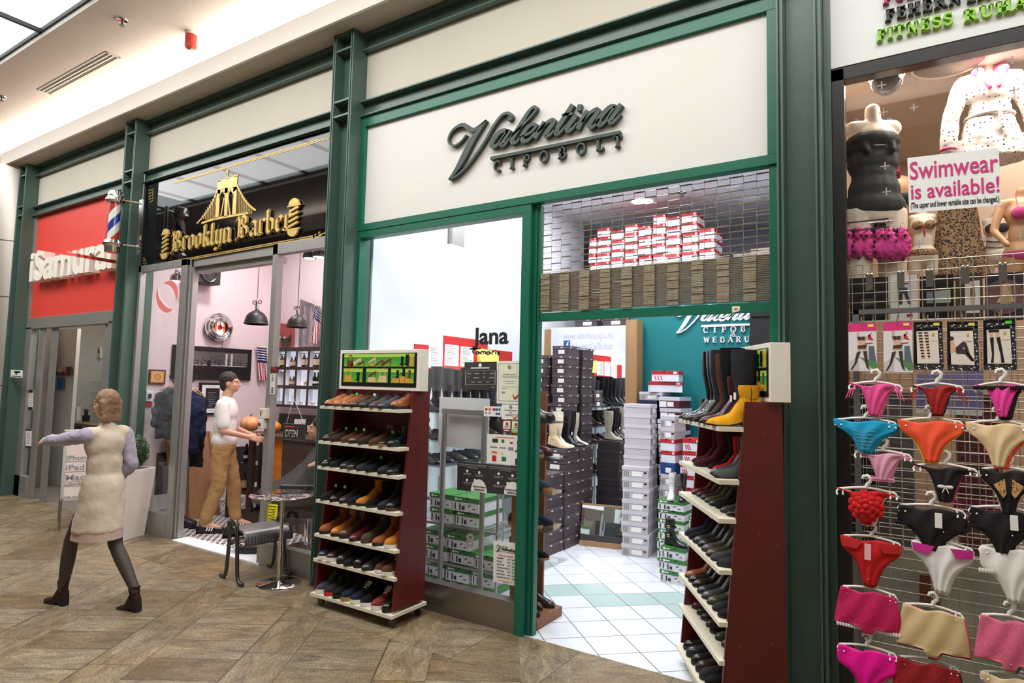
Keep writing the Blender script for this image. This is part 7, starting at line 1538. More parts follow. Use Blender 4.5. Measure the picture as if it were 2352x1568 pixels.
# posters above the shelf
t, P = sheet('poster', 'red vintage poster with an animal head above the bottle shelf', 'poster', [(628,740),(676,746),(675,797),(627,797)], 5.48, mat('poster_brick', (166,72,70),.6, var=.1, scale=14), th=.01)
marks(t, P, [(.42,.0,.46,.55),(0,.26,1,.29)], mat('poster_tan', (206,160,110),.6, var=0)); c = uv_pt(P, .55,.66); b = MB(); b.prism([(.13*cos(radians(q)),.035*sin(radians(q))) for q in range(0,360,20)], .001); obj('name_plate', wall_text(b, c.x-.08,5.47, c.z+.01, None, .002), M['paper'], t, W=1)
put_text(t, P, 'CAR', .24,.70,.12, M['ink'], width=.36, bold=.02, out=.014); b = MB(); b.ell((c.x+.06,5.462, c.z-.07),(.09,.012,.09)); b.ell((c.x+.06,5.456, c.z-.11),(.05,.012,.04)); b.cap((c.x-.02,5.462, c.z),(c.x-.04,5.462, c.z+.05),.03,.01); b.cap((c.x+.13,5.462, c.z),(c.x+.15,5.462, c.z+.05),.03,.01); obj('animal_head', b, mat('poster_dark_brown', (64,46,40),.6, var=.3, scale=30), t, 60, True)
t, P = sheet('poster', 'grey photo poster of a skyscraper with a slanted top edge', 'poster', [(691,687),(737,705),(737,797),(687,797)], 5.46, mat('poster_gray', (118,108,114),.6, var=.35, scale=5), th=.01); marks(t, P, [(.18,.3,.34,.98),(.5,.2,.66,.98)], mat('poster_steel', (160,150,156),.6, var=.3, scale=30), out=.012); marks(t, P, [(.22,.12,.30,.3),(.54,.08,.6,.2)], MATS['poster_steel'], out=.012)
# pendant lamps
for (px, py, rp_, lb) in ((588,745,26.5, 'black dome pendant lamp with red valve wheels, nearer the open door'),(682,752,23.5, 'black dome pendant lamp with valve wheels, seen through the right glass')):
    Y_ = 4.75; p = D(px, py, Y=Y_); k = rp_/FPX*(p-EYEP).dot(FW)
    t = thing('pendant_lamp', lb, 'lamp', p, 0, 'pendant lamps')
    obj('shade', MB().lathe([(k*.99,0),(k*1.02, k*.06),(k*.98, k*.14),(k*.95, k*.30),(k*.84, k*.70),(k*.6, k*1.0),(k*.3, k*1.18),(k*.16, k*1.24),(k*.14, k*1.22),(k*.55, k*.95),(k*.9, k*.3),(k*.93,0.0)], n=28), mat('lamp_black', (44,40,40),.45,.3, var=.03), t, 50)
    obj('bulb', MB().ell((0,0, k*.35),(k*.28, k*.28, k*.3)), emat('bulb_cool', (220,230,255),8), t, 60)
    obj('neck', MB().lathe([(k*.16, k*1.22),(k*.20, k*1.3),(k*.14, k*1.36),(k*.19, k*1.45),(k*.15, k*1.55),(k*.19, k*1.62),(k*.12, k*1.75),(k*.16, k*1.9),(k*.09, k*2.05),(k*.06, k*2.2)], n=14), M['chrome'], t, 50)
    for s_ in (-1,1): obj('valve_wheel', MB().tube([(s_*k*.38, k*.16*cos(a_), k*1.95+k*.16*sin(a_)) for a_ in [2*pi*i/14 for i in range(14)]], k*.04,6, True), mat('valve_red', (120,40,38),.4), t, 50); 
    obj('valve_axle', MB().cyl((-k*.4,0, k*1.95),(k*.4,0, k*1.95), k*.05, n=8), M['chrome'], t, 50); obj('cord', MB().cyl((0,0, k*2.2),(0,0,3.69-p.z),.004, n=6), M['char'], t, 50)
# spotlights near the ceiling
for (px, py, lb, m) in ((397,640, 'pair of silver spotlights behind the red crescents sticker', 'steel'),(722,585, 'pair of black ringed spotlights at the top right of the barber window', 'gunmetal')):
    p = D(px, py, Y=4.1); t = thing('spotlight', lb, 'lamp', p)
    for i, dx in enumerate((-.07,.07)):
        b = MB(); b.lathe([(.065,-.03),(.07,-.02),(.06,.03),(.03,.06)], (dx, 0,0),16); obj('head', b, M[m], t, 50); b = MB(); b.lathe([(.055,-.031),(.02,-.034)], (dx, 0,0),16); obj('lens', b, emat('spot_lens', (255,246,240),4), t, 50); obj('yoke', MB().tube([(dx-.08,0,-.01),(dx-.06,0,.07),(dx, 0,.10),(dx+.06,0,.07),(dx+.08,0,-.01)], .007,6), M[m], t, 50)
    obj('stem', MB().cyl((0,0,.09),(0,0,3.69-p.z),.012, n=8), M[m], t, 50); obj('bar', MB().cyl((-.08,0,.10),(.08,0,.10),.012, n=8), M[m], t, 50)
# intercom, coat stand with coats, leaning board, broom
t, y0, y1, z0, z1 = bw('intercom', 'white wall intercom with a red plate beside the hanging coats', 'intercom', (334,898,348,933), None); obj('case', MB().box(BX, y0, z0+.06, BX+.03, y1, z1), M['white'], t, bevel=.004, W=1); obj('plate', MB().box(BX, y0, z0, BX+.012, y1, z0+.05), M['redink'], t, W=1); obj('handset', MB().box(BX+.03, y0+.02, z0+.10, BX+.05, y0+.05, z1-.03), M['char'], t, W=1)
p = V((-7.12,4.02,0)); t = thing('coat_stand', 'dark wooden coat stand with wire hangers behind the barber side glass', 'coat stand', p); DW = wood('dark_stand_wood', (46,32,26),(66,46,36))
obj('pole', MB().cyl((0,0,0),(0,0,1.78),.022,.018,12), DW, t, 40); 
for k in range(4): a_ = pi/4+pi/2*k; obj('foot', MB().tube([(0,0,.12),(.14*cos(a_),.14*sin(a_),.06),(.24*cos(a_),.24*sin(a_),.012)], .016,8), DW, t, 40); obj('hook', MB().tube([(0,0,1.62),(.09*cos(a_),.09*sin(a_),1.60),(.14*cos(a_),.14*sin(a_),1.67),(.13*cos(a_),.13*sin(a_),1.70)], .010,8), DW, t, 40)
def coat(label, loc, rz, c, top, bot, w_, nm):
    t = thing('coat', label, 'coat', loc, rz, None); b = MB(); h_ = top-bot
    b.loft([[(w_*k1*cos(a_),.07*k2*sin(a_), z) for a_ in [2*pi*i/20 for i in range(20)]] for z, k1, k2 in ((bot, .95,1.1),(bot+h_*.4,.85,1.2),(bot+h_*.75,.9,1.2),(top-.06,.85,.9),(top, .3,.6))])
    for s_ in (-1,1): b.cap((s_*w_*.75,0, top-.10),(s_*w_*.95,-.03, bot+h_*.30),.055,.042)
    folds(remesh(obj('cloth', b, folded_mat(nm, c), t),.014,4),.05,.08); obj('hanger', MB().tube([(-w_*.8,0, top-.03),(0,0, top+.03),(w_*.8,0, top-.03)], .006,6), wood('hanger_pine', (196,150,90),(212,168,108)), t, 40); obj('hook', MB().tube([(0,0, top+.03),(0,0, top+.06),(.02,0, top+.08),(.035,0, top+.06)], .003,6), M['chrome'], t, 40)
coat('grey hooded jacket hanging nearest on the coat stand', (-7.26,3.98,0), radians(40),(92,92,98),1.54,.96,.17, 'jacket_gray'); coat('long black coat hanging below the grey jacket on the stand', (-7.12,4.18,0), radians(15),(34,36,36),1.50,.64,.16, 'coat_black'); coat('navy coat hanging on the door side of the coat stand', (-6.93,4.02,0), radians(75),(36,42,70),1.50,.80,.13, 'coat_navy')
a, e = D(420,1165, Z=.05), D(446,1175, Z=.05)
t = thing('leaning_board', 'brown backed wooden frame leaning against the barber wall', 'board', (-7.35,4.35,0)); b = MB(); b.loft([[(-7.22,4.06,.0),(-7.22,4.62,0),(-7.195,4.62,0),(-7.195,4.06,0)], [(-7.52,4.06,1.0),(-7.52,4.62,1.0),(-7.495,4.62,1.0),(-7.495,4.06,1.0)]]); obj('panel', b, wood('hardboard', (150,104,72),(168,122,86),2), t, W=1)
for y_ in (4.06,4.59): b = MB(); b.loft([[(-7.195, y_, 0),(-7.195, y_+.03,0),(-7.17, y_+.03,0),(-7.17, y_, 0)], [(-7.495, y_, 1.0),(-7.495, y_+.03,1.0),(-7.47, y_+.03,1.0),(-7.47, y_, 1.0)]]); obj('frame_rail', b, OAK, t, W=1)
p = V((-6.86,4.02,0)); t = thing('broom', 'black broom with a grey handle leaning by the door jamb', 'broom', p); obj('handle', MB().cyl((0,0,.05),(-.12,.02,1.15),.012, n=10), M['steel'], t, 40); obj('head', MB().box(-.14,-.03,0,.14,.03,.06), M['blackmatte'], t, bevel=.01)
# counter with bottles, pumpkins, monitor
CY = 4.58; cx0, cx1 = D(553,1100, Y=CY).x, D(660,1100, Y=CY).x; ctop = 1.03
t = thing('counter', 'dark wood glazed barber counter with orange inside panel', 'counter', ((cx0+cx1)/2, CY+.25,0)); cp = [D(x, 1100, Y=CY).x for x in (553,567,578,600,645,655)]
obj('top', MB().box(cx0-.03, CY-.03, ctop-.04, cx1+.5, CY+.5, ctop), WEN, t, W=1, bevel=.004); obj('base', MB().box(cx0, CY, 0, cx1+.45, CY+.46,.12), WEN, t, W=1)
for xa, xb in ((cp[0]-.28, cp[0]-.23),(cp[1], cp[2]),(cp[4], cx1+.45)): obj('post', MB().box(xa, CY, .0 if xa < cp[0] else .12, xb, CY+.04, ctop-.04), WEN, t, W=1)
obj('post', MB().box(cp[0]-.28, CY+.42,0, cp[0]-.23, CY+.46, ctop-.04), WEN, t, W=1)
obj('back_panel', MB().box(cp[3], CY+.05,.12, cp[4], CY+.07, ctop-.04), mat('orange_panel', (226,128,36),.4, var=.05, scale=3), t, W=1); obj('inner_shelf', MB().box(cp[0]-.23, CY+.02,.66, cp[4], CY+.44,.668), G_CLEAR, t, W=1); obj('inner_board', MB().box(cp[0]-.23, CY+.02,.30, cp[4], CY+.44,.32), WEN, t, W=1); obj('back_board', MB().box(cp[0]-.23, CY+.44,.12, cx1+.45, CY+.46, ctop-.04), mat('counter_back', (206,190,190),.5), t, W=1)
k_ = 0
for z, lst in ((.67,('dark', 'small', 'pump')),(.322,('pump', 'dark', 'small', 'pump'))):
    for i, kd in enumerate(lst): dup(BP[kd], (cp[2]-.33+.09*i + (.2 if i > 1 else 0), CY+.14, z),0, '%s, %s on the %s shelf inside the counter' % (BN[kd], ORD[i], 'glass' if z > .5 else 'lower'), 'bottles inside the counter', scale=1.2)
def pumpkin(label, loc, r, c, nm):
    t = thing('pumpkin', label, 'pumpkin', loc); n = 40; b = MB(); rings = []
    for j in range(1,11): th = pi*j/11; rings.append([(r*sin(th)*(1+.06*cos(8*2*pi*i/n))*cos(2*pi*i/n), r*sin(th)*(1+.06*cos(8*2*pi*i/n))*sin(2*pi*i/n), r*.8-r*.8*cos(th)) for i in range(n)])
    obj('flesh', b.loft(rings), mat(nm, c, .4, var=.08), t, 60); obj('stalk', MB().tube([(0,0, r*1.5),(.005,0, r*1.7),(r*.2,0, r*1.85)], [r*.12, r*.09, r*.07], 8), wood('pumpkin_stalk', (150,120,70),(170,140,90)), t, 50)
p = D(574,992, Y=4.72); pumpkin('pale orange pumpkin on the counter in front of the man', (p.x, 4.72, ctop+.001),.115,(232,160,110), 'pumpkin_pale'); p = D(628,988, Y=4.80); pumpkin('bright orange pumpkin on the counter behind the door post', (p.x, 4.80, ctop+.001),.085,(232,134,44), 'pumpkin_orange')
a, e = D(641,948, Y=5.0), D(723,1008, Y=5.0); t = thing('monitor', 'black computer monitor on the counter behind the hanging door sign', 'monitor', ((a.x+e.x)/2,5.0, ctop)); obj('case', MB().box(a.x, 5.0, e.z, e.x, 5.04, a.z), M['blackmatte'], t, bevel=.006, W=1); obj('edge', MB().box(a.x-.012,4.995, e.z, a.x, 5.03, a.z), M['alu'], t, W=1); obj('stand', MB().box((a.x+e.x)/2-.05,4.99, ctop, (a.x+e.x)/2+.05,5.06, e.z), M['blackmatte'], t, W=1)
for lb, q in (('white slip of paper stuck on the left of the monitor', [(676,962),(703,962),(702,972),(676,975)]),('small white slip stuck on the right of the monitor', [(706,977),(717,976),(717,984),(706,985)])): sheet('paper_slip', lb, 'paper', q, 4.994, M['paper'])
t = thing('desk', 'dark wood desk behind the seated client', 'desk', (-5.45,4.9,0)); obj('body', MB().box(cx1+.46,4.75,0,-4.6,5.25,.70), WEN, t, W=1); obj('top', MB().box(cx1+.455,4.72,.70,-4.6,5.28,.74), WEN, t, W=1)
# ---- seated client under a black cape, and the barber chair
cc = V((-4.60,4.22,0)); zh = 1.16; zh = D(732,985, Y=4.22).z
p = D(734,985, Y=4.22); cc = V((p.x+.03,4.22,0))
t = thing('person', 'seated client with short dark hair wrapped in a black barber cape', 'person', cc, radians(-52))
K = 1.0; b = MB(); P, R = head_parts(b, (0,-.02, zh),0,1.0); b.cap((0,.02, zh-.24),(0,0, zh-.08),.058,.055); b.ell((0,.02, zh-.36),(.19,.11,.16)); b.ell((0,.02,.64),(.17,.13,.22)); 
for s_ in (-1,1): b.cap((s_*.10,.0,.52),(s_*.12,-.44,.54),.085,.065); b.cap((s_*.12,-.44,.54),(s_*.12,-.50,.14),.058,.042); b.cap((s_*.12,-.50,.12),(s_*.12,-.64,.08),.04,.032); b.cap((s_*.19,.02, zh-.32),(s_*.20,-.04,.84),.045,.038); b.cap((s_*.20,-.04,.84),(s_*.10,-.18,.72),.036,.028); hand(b, (s_*.10,-.18,.72),(0,-1,-.1),(-s_, 0,.2),(0,0,-1),.3)
remesh(obj('body', b, M['skin'], t),.009,3); face_bits(t, P, R); hair_cap(t, P, R, mat('cropped_hair', (44,38,36),.8, var=.2, scale=80))
b = MB(); n = 26
b.loft([[((.062+.0)*cos(a_),.02+.06*sin(a_), zh-.16) for a_ in [2*pi*i/n for i in range(n)]], [(.22*cos(a_),.02+.15*sin(a_), zh-.27) for a_ in [2*pi*i/n for i in range(n)]], [(.30*cos(a_),-.06+.26*sin(a_), zh-.48) for a_ in [2*pi*i/n for i in range(n)]], [(.36*cos(a_)*(1+.05*cos(9*a_)),-.14+.42*sin(a_)*(1+.05*cos(7*a_)),.62) for a_ in [2*pi*i/n for i in range(n)]], [(.38*cos(a_)*(1+.06*cos(9*a_)),-.16+.48*sin(a_)*(1+.06*cos(7*a_)),.50) for a_ in [2*pi*i/n for i in range(n)]]], cap=False)
o = obj('cape', b, folded_mat('cape_black', (50,46,48),.5), t, 80); s_ = o.modifiers.new('sub', 'SUBSURF'); s_.levels = 2; s_.render_levels = 2; folds(o, .03,.1)
b = MB()
for s_ in (-1,1): b.cap((s_*.12,-.42,.53),(s_*.12,-.49,.14),.075,.06)
remesh(obj('jeans', b, folded_mat('denim_blue', (86,104,160)), t),.012,3)
for s_ in (-1,1): obj('shoe', MB().ell((s_*.12,-.60,.055),(.045,.13,.05)), M['blackmatte'], t, 60)
t = thing('barber_chair', 'black barber chair with a chrome footrest and disc base', 'chair', cc, radians(-52)); VN = mat('black_vinyl_seat', (26,24,26),.35, var=.05)
obj('seat', MB().box(-.28,-.34,.36,.28,.22,.47), VN, t, bevel=.04); obj('backrest', MB().box(-.26,.20,.48,.26,.30,1.0), VN, t, bevel=.04); obj('column', MB().cyl((0,-.05,.06),(0,-.05,.36),.07, n=20), M['chrome'], t, 40); obj('base', MB().lathe([(.30,0),(.30,.02),(.24,.045),(.08,.06)], (0,-.05,0),32), M['chrome'], t, 40)
for s_ in (-1,1): obj('armrest', MB().box(s_*.36-.04,-.28,.66, s_*.36+.04,.2,.70), VN, t, bevel=.015); obj('arm_support', MB().box(s_*.36-.015,.05,.4, s_*.36+.015,.12,.66), M['chrome'], t)
b = MB(); b.loft([[(-.16,-.44,.34),(.16,-.44,.34),(.16,-.42,.34),(-.16,-.42,.34)], [(-.15,-.58,.14),(.15,-.58,.14),(.15,-.56,.14),(-.15,-.56,.14)]]); obj('footrest_plate', b, M['chrome'], t, bevel=.01); obj('footrest_bar', MB().tube([(-.12,-.36,.40),(-.12,-.56,.18),(-.12,-.74,.10),(.12,-.74,.10),(.12,-.56,.18),(.12,-.36,.40)], .014,8), M['chrome'], t, 50); obj('foot_pad', MB().box(-.12,-.80,.085,.12,-.70,.115), VN, t, bevel=.01)
# ---- things on the barber's glass
GYb = 3.652
p = D(676,912, Y=GYb); t = thing('open_sign', 'black tin OPEN sign hanging by strings on the barber glass', 'sign', p)
q = [D(x, y, Y=GYb) for x, y in ((653,973),(704,975),(703,1013),(653,1008))]; b = MB(); b.add([(c.x, GYb-.012, c.z) for c in q]+[(c.x, GYb-.008, c.z) for c in q], [(0,1,2,3),(7,6,5,4),(0,4,5,1),(1,5,6,2),(2,6,7,3),(3,7,4,0)]); obj('plate', b, mat('tin_black', (52,50,48),.5, var=.25, scale=20), t, W=1)
obj('edge', MB().tube([(c.x, GYb-.011, c.z) for c in q], .004,6, True), mat('tin_gray', (96,94,90),.4,.5), t, W=1); PQ = [V((c.x, GYb-.012, c.z)) for c in q]
for cpx in (658,699): obj('string', MB().tube([(p.x, GYb-.01, p.z), D(cpx, 974, Y=GYb-.01)], .002,5), M['ivory'], t, W=1)
obj('suction_cup', MB().ell((p.x, GYb-.008, p.z),(.022,.008,.028)), G_CLEAR, t, 60, True); put_text(t, PQ, 'OPEN', .08,.80,.46, mat('sign_white', (216,214,206),.5, var=0), width=.58, bold=.01, shear=.12); put_text(t, PQ, 'OPEN', .105,.76,.36, MATS['tin_black'], width=.52, bold=-.02, shear=.12, out=.005); marks(t, PQ, [(.08,.12,.55,.2)], M['redink'])
t, P = sheet('brand_sticker', 'small black sticker with red letters on the barber door stile', 'sticker', [(622,842),(640,842),(640,856),(622,856)], 3.615, M['ink']); put_text(t, P, 'TRL', .1,.72,.6, M['redink'], width=.8, bold=.01)
t, P = sheet('card_sticker', 'tall narrow card payment sticker strip on the barber door stile', 'sticker', [(621,858),(633,858),(631,905),(620,905)], 3.615, mat('pale_green_strip', (214,222,206),.5, var=0))
for v, m in ((.10, 'orangeink'),(.22, 'blueink'),(.33, 'redink'),(.7, 'blueink'),(.8, 'ink'),(.9, 'ink')): marks(t, P, [(.3, v-.03,.7, v+.03)], M[m])
t, P = sheet('price_poster', 'yellow poster low on the barber door glass', 'poster', [(612,1156),(638,1158),(636,1206),(611,1200)], GYb, mat('poster_yellow', (244,232,40),.5, var=0)); marks(t, P, [(.1,.1,.9,.14)]+[(.2+.3*(i % 2),.25+.08*i, .8,.27+.08*i) for i in range(7)], M['ink'])
p = D(607,949, Y=3.6); t = thing('door_lock', 'upper beige lock box on the aluminium door post', 'lock', p); obj('case', MB().box(p.x-.045,3.58, p.z-.045, p.x+.05,3.62, p.z+.045), M['shelfcream'], t, bevel=.004, W=1); obj('keyhole', MB().box(p.x-.025,3.577, p.z-.02, p.x-.015,3.58, p.z+.025), M['ink'], t, W=1)
p = D(604,974, Y=3.6); t = thing('door_lock', 'lower beige lock box with round cylinder on the aluminium door post', 'lock', p); obj('case', MB().box(p.x-.045,3.58, p.z-.04, p.x+.03,3.62, p.z+.04), M['shelfcream'], t, bevel=.004, W=1); b = MB(); b.cyl((p.x-.02,3.572, p.z),(p.x-.02,3.58, p.z),.016, n=14); obj('cylinder', b, M['steel'], t, 40, True)
t = thing('window_sticker', 'red crescent shaped sticker outlined in white on the barber side glass', 'sticker', D(383,682, Y=3.645)); CR = mat('sticker_coral', (232,128,122),.5, var=0)
def crescent(pts, dst, w): 
    for m, k, o_ in ((M['whitetag'], 1.25,.001),(CR, 1.0,.002)): b = MB(); ribbon(b, [(D(x, y, Y=3.645).x, D(x, y, Y=3.645).z, q*k) for x, y, q in pts], .0008,6); obj('outline' if k > 1 else 'crescent', wall_text(b, 0,3.645,0, None, o_), m, t, W=1)
crescent([(363,662,.01),(362,682,.06),(370,701,.08),(384,712,.06),(396,711,.01)], t, 1); crescent([(378,650,.01),(391,650,.06),(402,660,.08),(406,676,.06),(405,686,.02)], t, 1)
for k in BP.values(): kill(k)
# ================================================================= THE LINGERIE SHOP
LYS = 3.615
t = thing('shop_sign', 'white sign board with magenta, black and green raised capitals over the lingerie window', 'sign', (.8, LYS, 3.8))
obj('board', MB().box(-.352, LYS, ZLIN+.012,2.4, LYS+.03,4.62), mat('sign_board_cool', (228,229,226),.5, var=.01), t, W=1)
def cap_word(word, xa, ya, xe, ye, hpx, m, nm):
    """serif capitals whose first letter starts at pixel (xa, ya) and last one ends at (xe, ye)"""
    a, e = D(xa, ya, Y=LYS-.01), D(xe, ye, Y=LYS-.01); h_ = D(xa, ya-hpx, Y=LYS-.01).z-a.z; g, w = serif_mb(word, 1,.025, gap=.06); k = (e.x-a.x)/w; x = 0
    for ch in word:
        g, w1 = serif_mb(ch, 1,.025, heavy=1.05)
        if g.v: g.v = [(p[0]*k, p[1]*h_, p[2]) for p in g.v]; obj('letter', wall_text(g, a.x+x*k, LYS, (a.z+e.z)/2, None, 0), m, t, W=1)
        x += SERIF[ch][0]+.06
    return a, k, h_
GRN = mat('sign_lime', (148,204,48),.45, var=0); MAG = mat('sign_magenta', (178,34,100),.45, var=0); BLK = mat('sign_black', (40,38,40),.45, var=0)
cap_word('FITNESS', 2014,97,2190,58,26, GRN, 'green'); cap_word('RUHÁ', 2214,53,2362,20,27, GRN, 'green')
cap_word('FEHERN', 2033,50,2210,10,26, BLK, 'black'); cap_word('EMÜ', 2219,9,2310,-12,26, BLK, 'black'); cap_word('FÜRDÖ', 2028,10,2180,-24,26, MAG, 'magenta')
# low back wall of the window and the display floor
wallbox('wall_front', (-.34,3.84,0,2.4,3.88,.86), mat('worn_gray_board', (186,182,170),.7, var=.25, scale=3))
# ---- window poster
PY = 3.656
t, P = sheet('window_poster', 'white poster with pink swimwear notice stuck on the lingerie window', 'poster', [(2084,363),(2294,339),(2299,471),(2088,489)], PY, M['paper'])
PK = mat('poster_pink', (206,50,124),.5, var=0); put_text(t, P, 'Swimwear', .02,.40,.33, PK, width=.96, bold=.012); put_text(t, P, 'is available!', .02,.755,.28, PK, width=.96, bold=.012); put_text(t, P, '(The upper and lower variable size can be changed.)', .02,.92,.105, M['ink'], width=.96, bold=.012)
for (px, py) in ((2095,186),(2025,196),(2099,247),(2029,258),(2033,381),(2036,440),(2112,560),(2245,155),(2325,138),(2329,207),(2263,549),(2344,541)):
    p = D(px, py, Y=PY-.001); t = thing('cross_sticker', 'small grey plus shaped sticker on the lingerie window glass', 'sticker', p, 0, 'plus shaped stickers on the lingerie window'); b = MB(); b.box(-.020,-.001,-.003,.020,0,.003); obj('horizontal_bar', b, mat('sticker_gray', (168,156,150),.6, var=0), t); b = MB(); b.box(-.003,-.0015,-.020,.003,-.0005,.020); obj('vertical_bar', b, MATS['sticker_gray'], t)
# ---- ceiling fittings behind the glass
p = D(2036,165, Y=3.95); t = thing('dome_camera', 'smoked dome camera under the lingerie shop ceiling', 'camera', (p.x, 3.95,3.45)); k = .085
obj('base', MB().lathe([(k*1.05,0),(k*1.05,-.03),(k*.95,-.04)]), M['gunmetal'], t, 40); obj('dome', MB().lathe([(k*.95,-.035),(k*.9,-.07),(k*.7,-.10),(k*.35,-.125),(.003,-.13)], n=24), mat('smoked_dome', (40,38,38),.08, var=0), t, 60)
p = D(2178,140, Z=3.45); t = thing('ceiling_speaker', 'round grey ceiling speaker behind the top of the lingerie window', 'speaker', (p.x, p.y, 3.45)); obj('grille', MB().lathe([(.16,-.002),(.16,-.012),(.02,-.018)]), mat('speaker_gray', (112,100,92),.7), t, 40); obj('rim', MB().tube([(.17*cos(a_),.17*sin(a_),-.008) for a_ in [2*pi*i/30 for i in range(30)]], .010,6, True), M['soffit'], t, 50)
# ---- mannequin torsos
def torso(name, label, px, py_neck, py_low, Y, rz, skin, garments, kx=1.0, arms=False, legs=.35):
    top, low = D(px, py_neck, Y=Y), D(px, py_low, Y=Y); H = top.z-low.z; k = H/.95
    t = thing(name, label, 'mannequin', (top.x, Y, low.z), rz); b = MB(); z = lambda q: q*k
    b.ell((0,0, z(.30)),(.165*k*kx, .115*k, .14*k)); b.ell((0,0, z(.48)),(.115*k*kx, .085*k, .18*k)); b.ell((0,-.005*k, z(.68)),(.145*k*kx, .095*k, .15*k)); b.cap((-.105*k, 0, z(.78)),(.105*k, 0, z(.78)),.05*k); b.cap((0,.01*k, z(.80)),(0,0, z(.89)),.045*k, .042*k)
    for s_ in (-1,1):
        b.ell((s_*.065*k, -.085*k, z(.665)),(.058*k, .055*k, .058*k)); b.cap((s_*.085*k*kx, .005*k, z(.27)),(s_*.095*k*kx, 0, z(.27-legs)),.085*k, .065*k)
        if arms: b.cap((s_*.165*k, 0, z(.78)),(s_*.24*k, -.02*k, z(.52)),.042*k, .035*k); b.cap((s_*.24*k, -.02*k, z(.52)),(s_*.20*k, -.16*k, z(.36)),.034*k, .024*k)
    remesh(obj('body', b, skin, t),.008,3); return t, k, z
WM_ = M['mannequin']; TM = M['mannequintan']; swim = folded_mat('swimsuit_black', (38,38,40),.6)
t, k, z = torso('mannequin', 'cream mannequin torso in a black one piece swimsuit behind the lingerie glass', 2003,232,600,3.95, radians(205), WM_, None, 1.0, False, .5)
b = MB(); b.ell((0,0, z(.31)),(.170*k, .121*k, .12*k)); b.ell((0,0, z(.48)),(.121*k, .091*k, .18*k)); b.ell((0,-.012*k, z(.655)),(.150*k, .101*k, .09*k)); b.ell((0,-.01, z(.22)),(.075*k, .10*k, .09*k)); b.ell((0,0, z(.40)),(.142*k, .108*k, .14*k)); b.ell((0,-.01*k, z(.58)),(.142*k, .102*k, .12*k)); b.ell((0,0, z(.70)),(.150*k, .104*k, .07*k))
for s_ in (-1,1): b.ell((s_*.065*k, -.088*k, z(.665)),(.064*k, .06*k, .064*k)); b.cap((s_*.075*k, -.09*k, z(.70)),(s_*.09*k, 0, z(.83)),.018*k, .016*k, 8); b.cap((s_*.09*k, 0, z(.83)),(s_*.07*k, .09*k, z(.62)),.018*k, .018*k, 8)
remesh(obj('swimsuit', b, swim, t),.008,3)
t, k, z = torso('mannequin', 'mannequin torso in a white dotted robe with pink collar at the window top right', 2268,140,400,4.15, radians(10), WM_, None, 1.0, False, .1)
ROBE = spots('robe_dots', (240,232,228),(206,60,96),44,.22,.8,.35,(60,60,96)); b = MB(); b.ell((0,0, z(.32)),(.20*k, .145*k, .20*k)); b.ell((0,0, z(.50)),(.15*k, .12*k, .2*k)); b.ell((0,-.02*k, z(.68)),(.175*k, .135*k, .15*k)); b.cap((-.14*k, 0, z(.79)),(.14*k, 0, z(.79)),.06*k)
b.loft([[(.17*k*cos(a_),.13*k*sin(a_), z(.45)) for a_ in [2*pi*i/20 for i in range(20)]], [(.25*k*cos(a_)*(1+.06*cos(7*a_)),.19*k*sin(a_)*(1+.06*cos(7*a_)), z(.10)) for a_ in [2*pi*i/20 for i in range(20)]]])
for s_ in (-1,1): b.cap((s_*.17*k, 0, z(.77)),(s_*.27*k, -.02*k, z(.50)),.072*k, .066*k); b.cap((s_*.27*k, -.02*k, z(.50)),(s_*.30*k, -.05*k, z(.22)),.066*k, .062*k)
folds(remesh(obj('robe', b, ROBE, t),.010,3),.02,.06); CP = mat('collar_pink', (226,76,130),.8, var=.1, scale=20)
for s_ in (-1,1): b = MB(); b.cap((s_*.04*k, .06*k, z(.87)),(s_*.085*k, -.06*k, z(.84)),.05*k, .045*k); b.cap((s_*.085*k, -.06*k, z(.84)),(s_*.03*k, -.16*k, z(.66)),.03*k, .018*k); remesh(obj('collar', b, CP, t),.006,2); b = MB(); b.ell((s_*.30*k, -.05*k, z(.215)),(.066*k, .066*k, .02*k)); obj('cuff', b, CP, t, 60)
b = MB(); b.ell((0,-.115*k, z(.70)),(.045*k, .02*k, .06*k)); obj('leopard_top', b, spots('leopard_gold', (186,140,70),(40,26,18),60,.34), t, 60); b = MB(); b.tube([(.162*k*cos(a_),.132*k*sin(a_), z(.47)) for a_ in [2*pi*i/24 for i in range(24)]], .014*k, 8, True); b.cap((.03*k, -.14*k, z(.46)),(.06*k, -.16*k, z(.25)),.012*k, .012*k, 8); obj('belt', b, ROBE, t, 50)
t, k, z = torso('mannequin', 'small cream bust in a leopard bikini top under the swimwear poster', 2117,470,640,4.1, radians(10), WM_, None, 1.0, False, .2)
LEO = spots('leopard_brown', (150,112,76),(30,22,18),70,.36,.7,1.0)
for s_ in (-1,1): b = MB(); b.ell((s_*.065*k, -.095*k, z(.665)),(.068*k, .055*k, .062*k)); b.cap((s_*.07*k, -.10*k, z(.70)),(s_*.03*k, .0, z(.90)),.008*k, .006*k, 6); remesh(obj('bikini_cup', b, LEO, t),.005,2)
b = MB(); b.cap((-.01*k, -.14*k, z(.64)),(0,-.12*k, z(.52)),.010*k, .008*k, 6); obj('red_bow', b, mat('ribbon_red', (170,30,36),.5), t, 50); b = MB(); b.ell((0,0, z(.31)),(.170*k, .121*k, .10*k)); remesh(obj('bikini_bottom', b, LEO, t),.006,2)
t, k, z = torso('mannequin', 'tan mannequin torso in a pink bikini at the right edge of the photo', 2345,425,660,4.05, radians(20), TM, None, 1.0, True, .3)
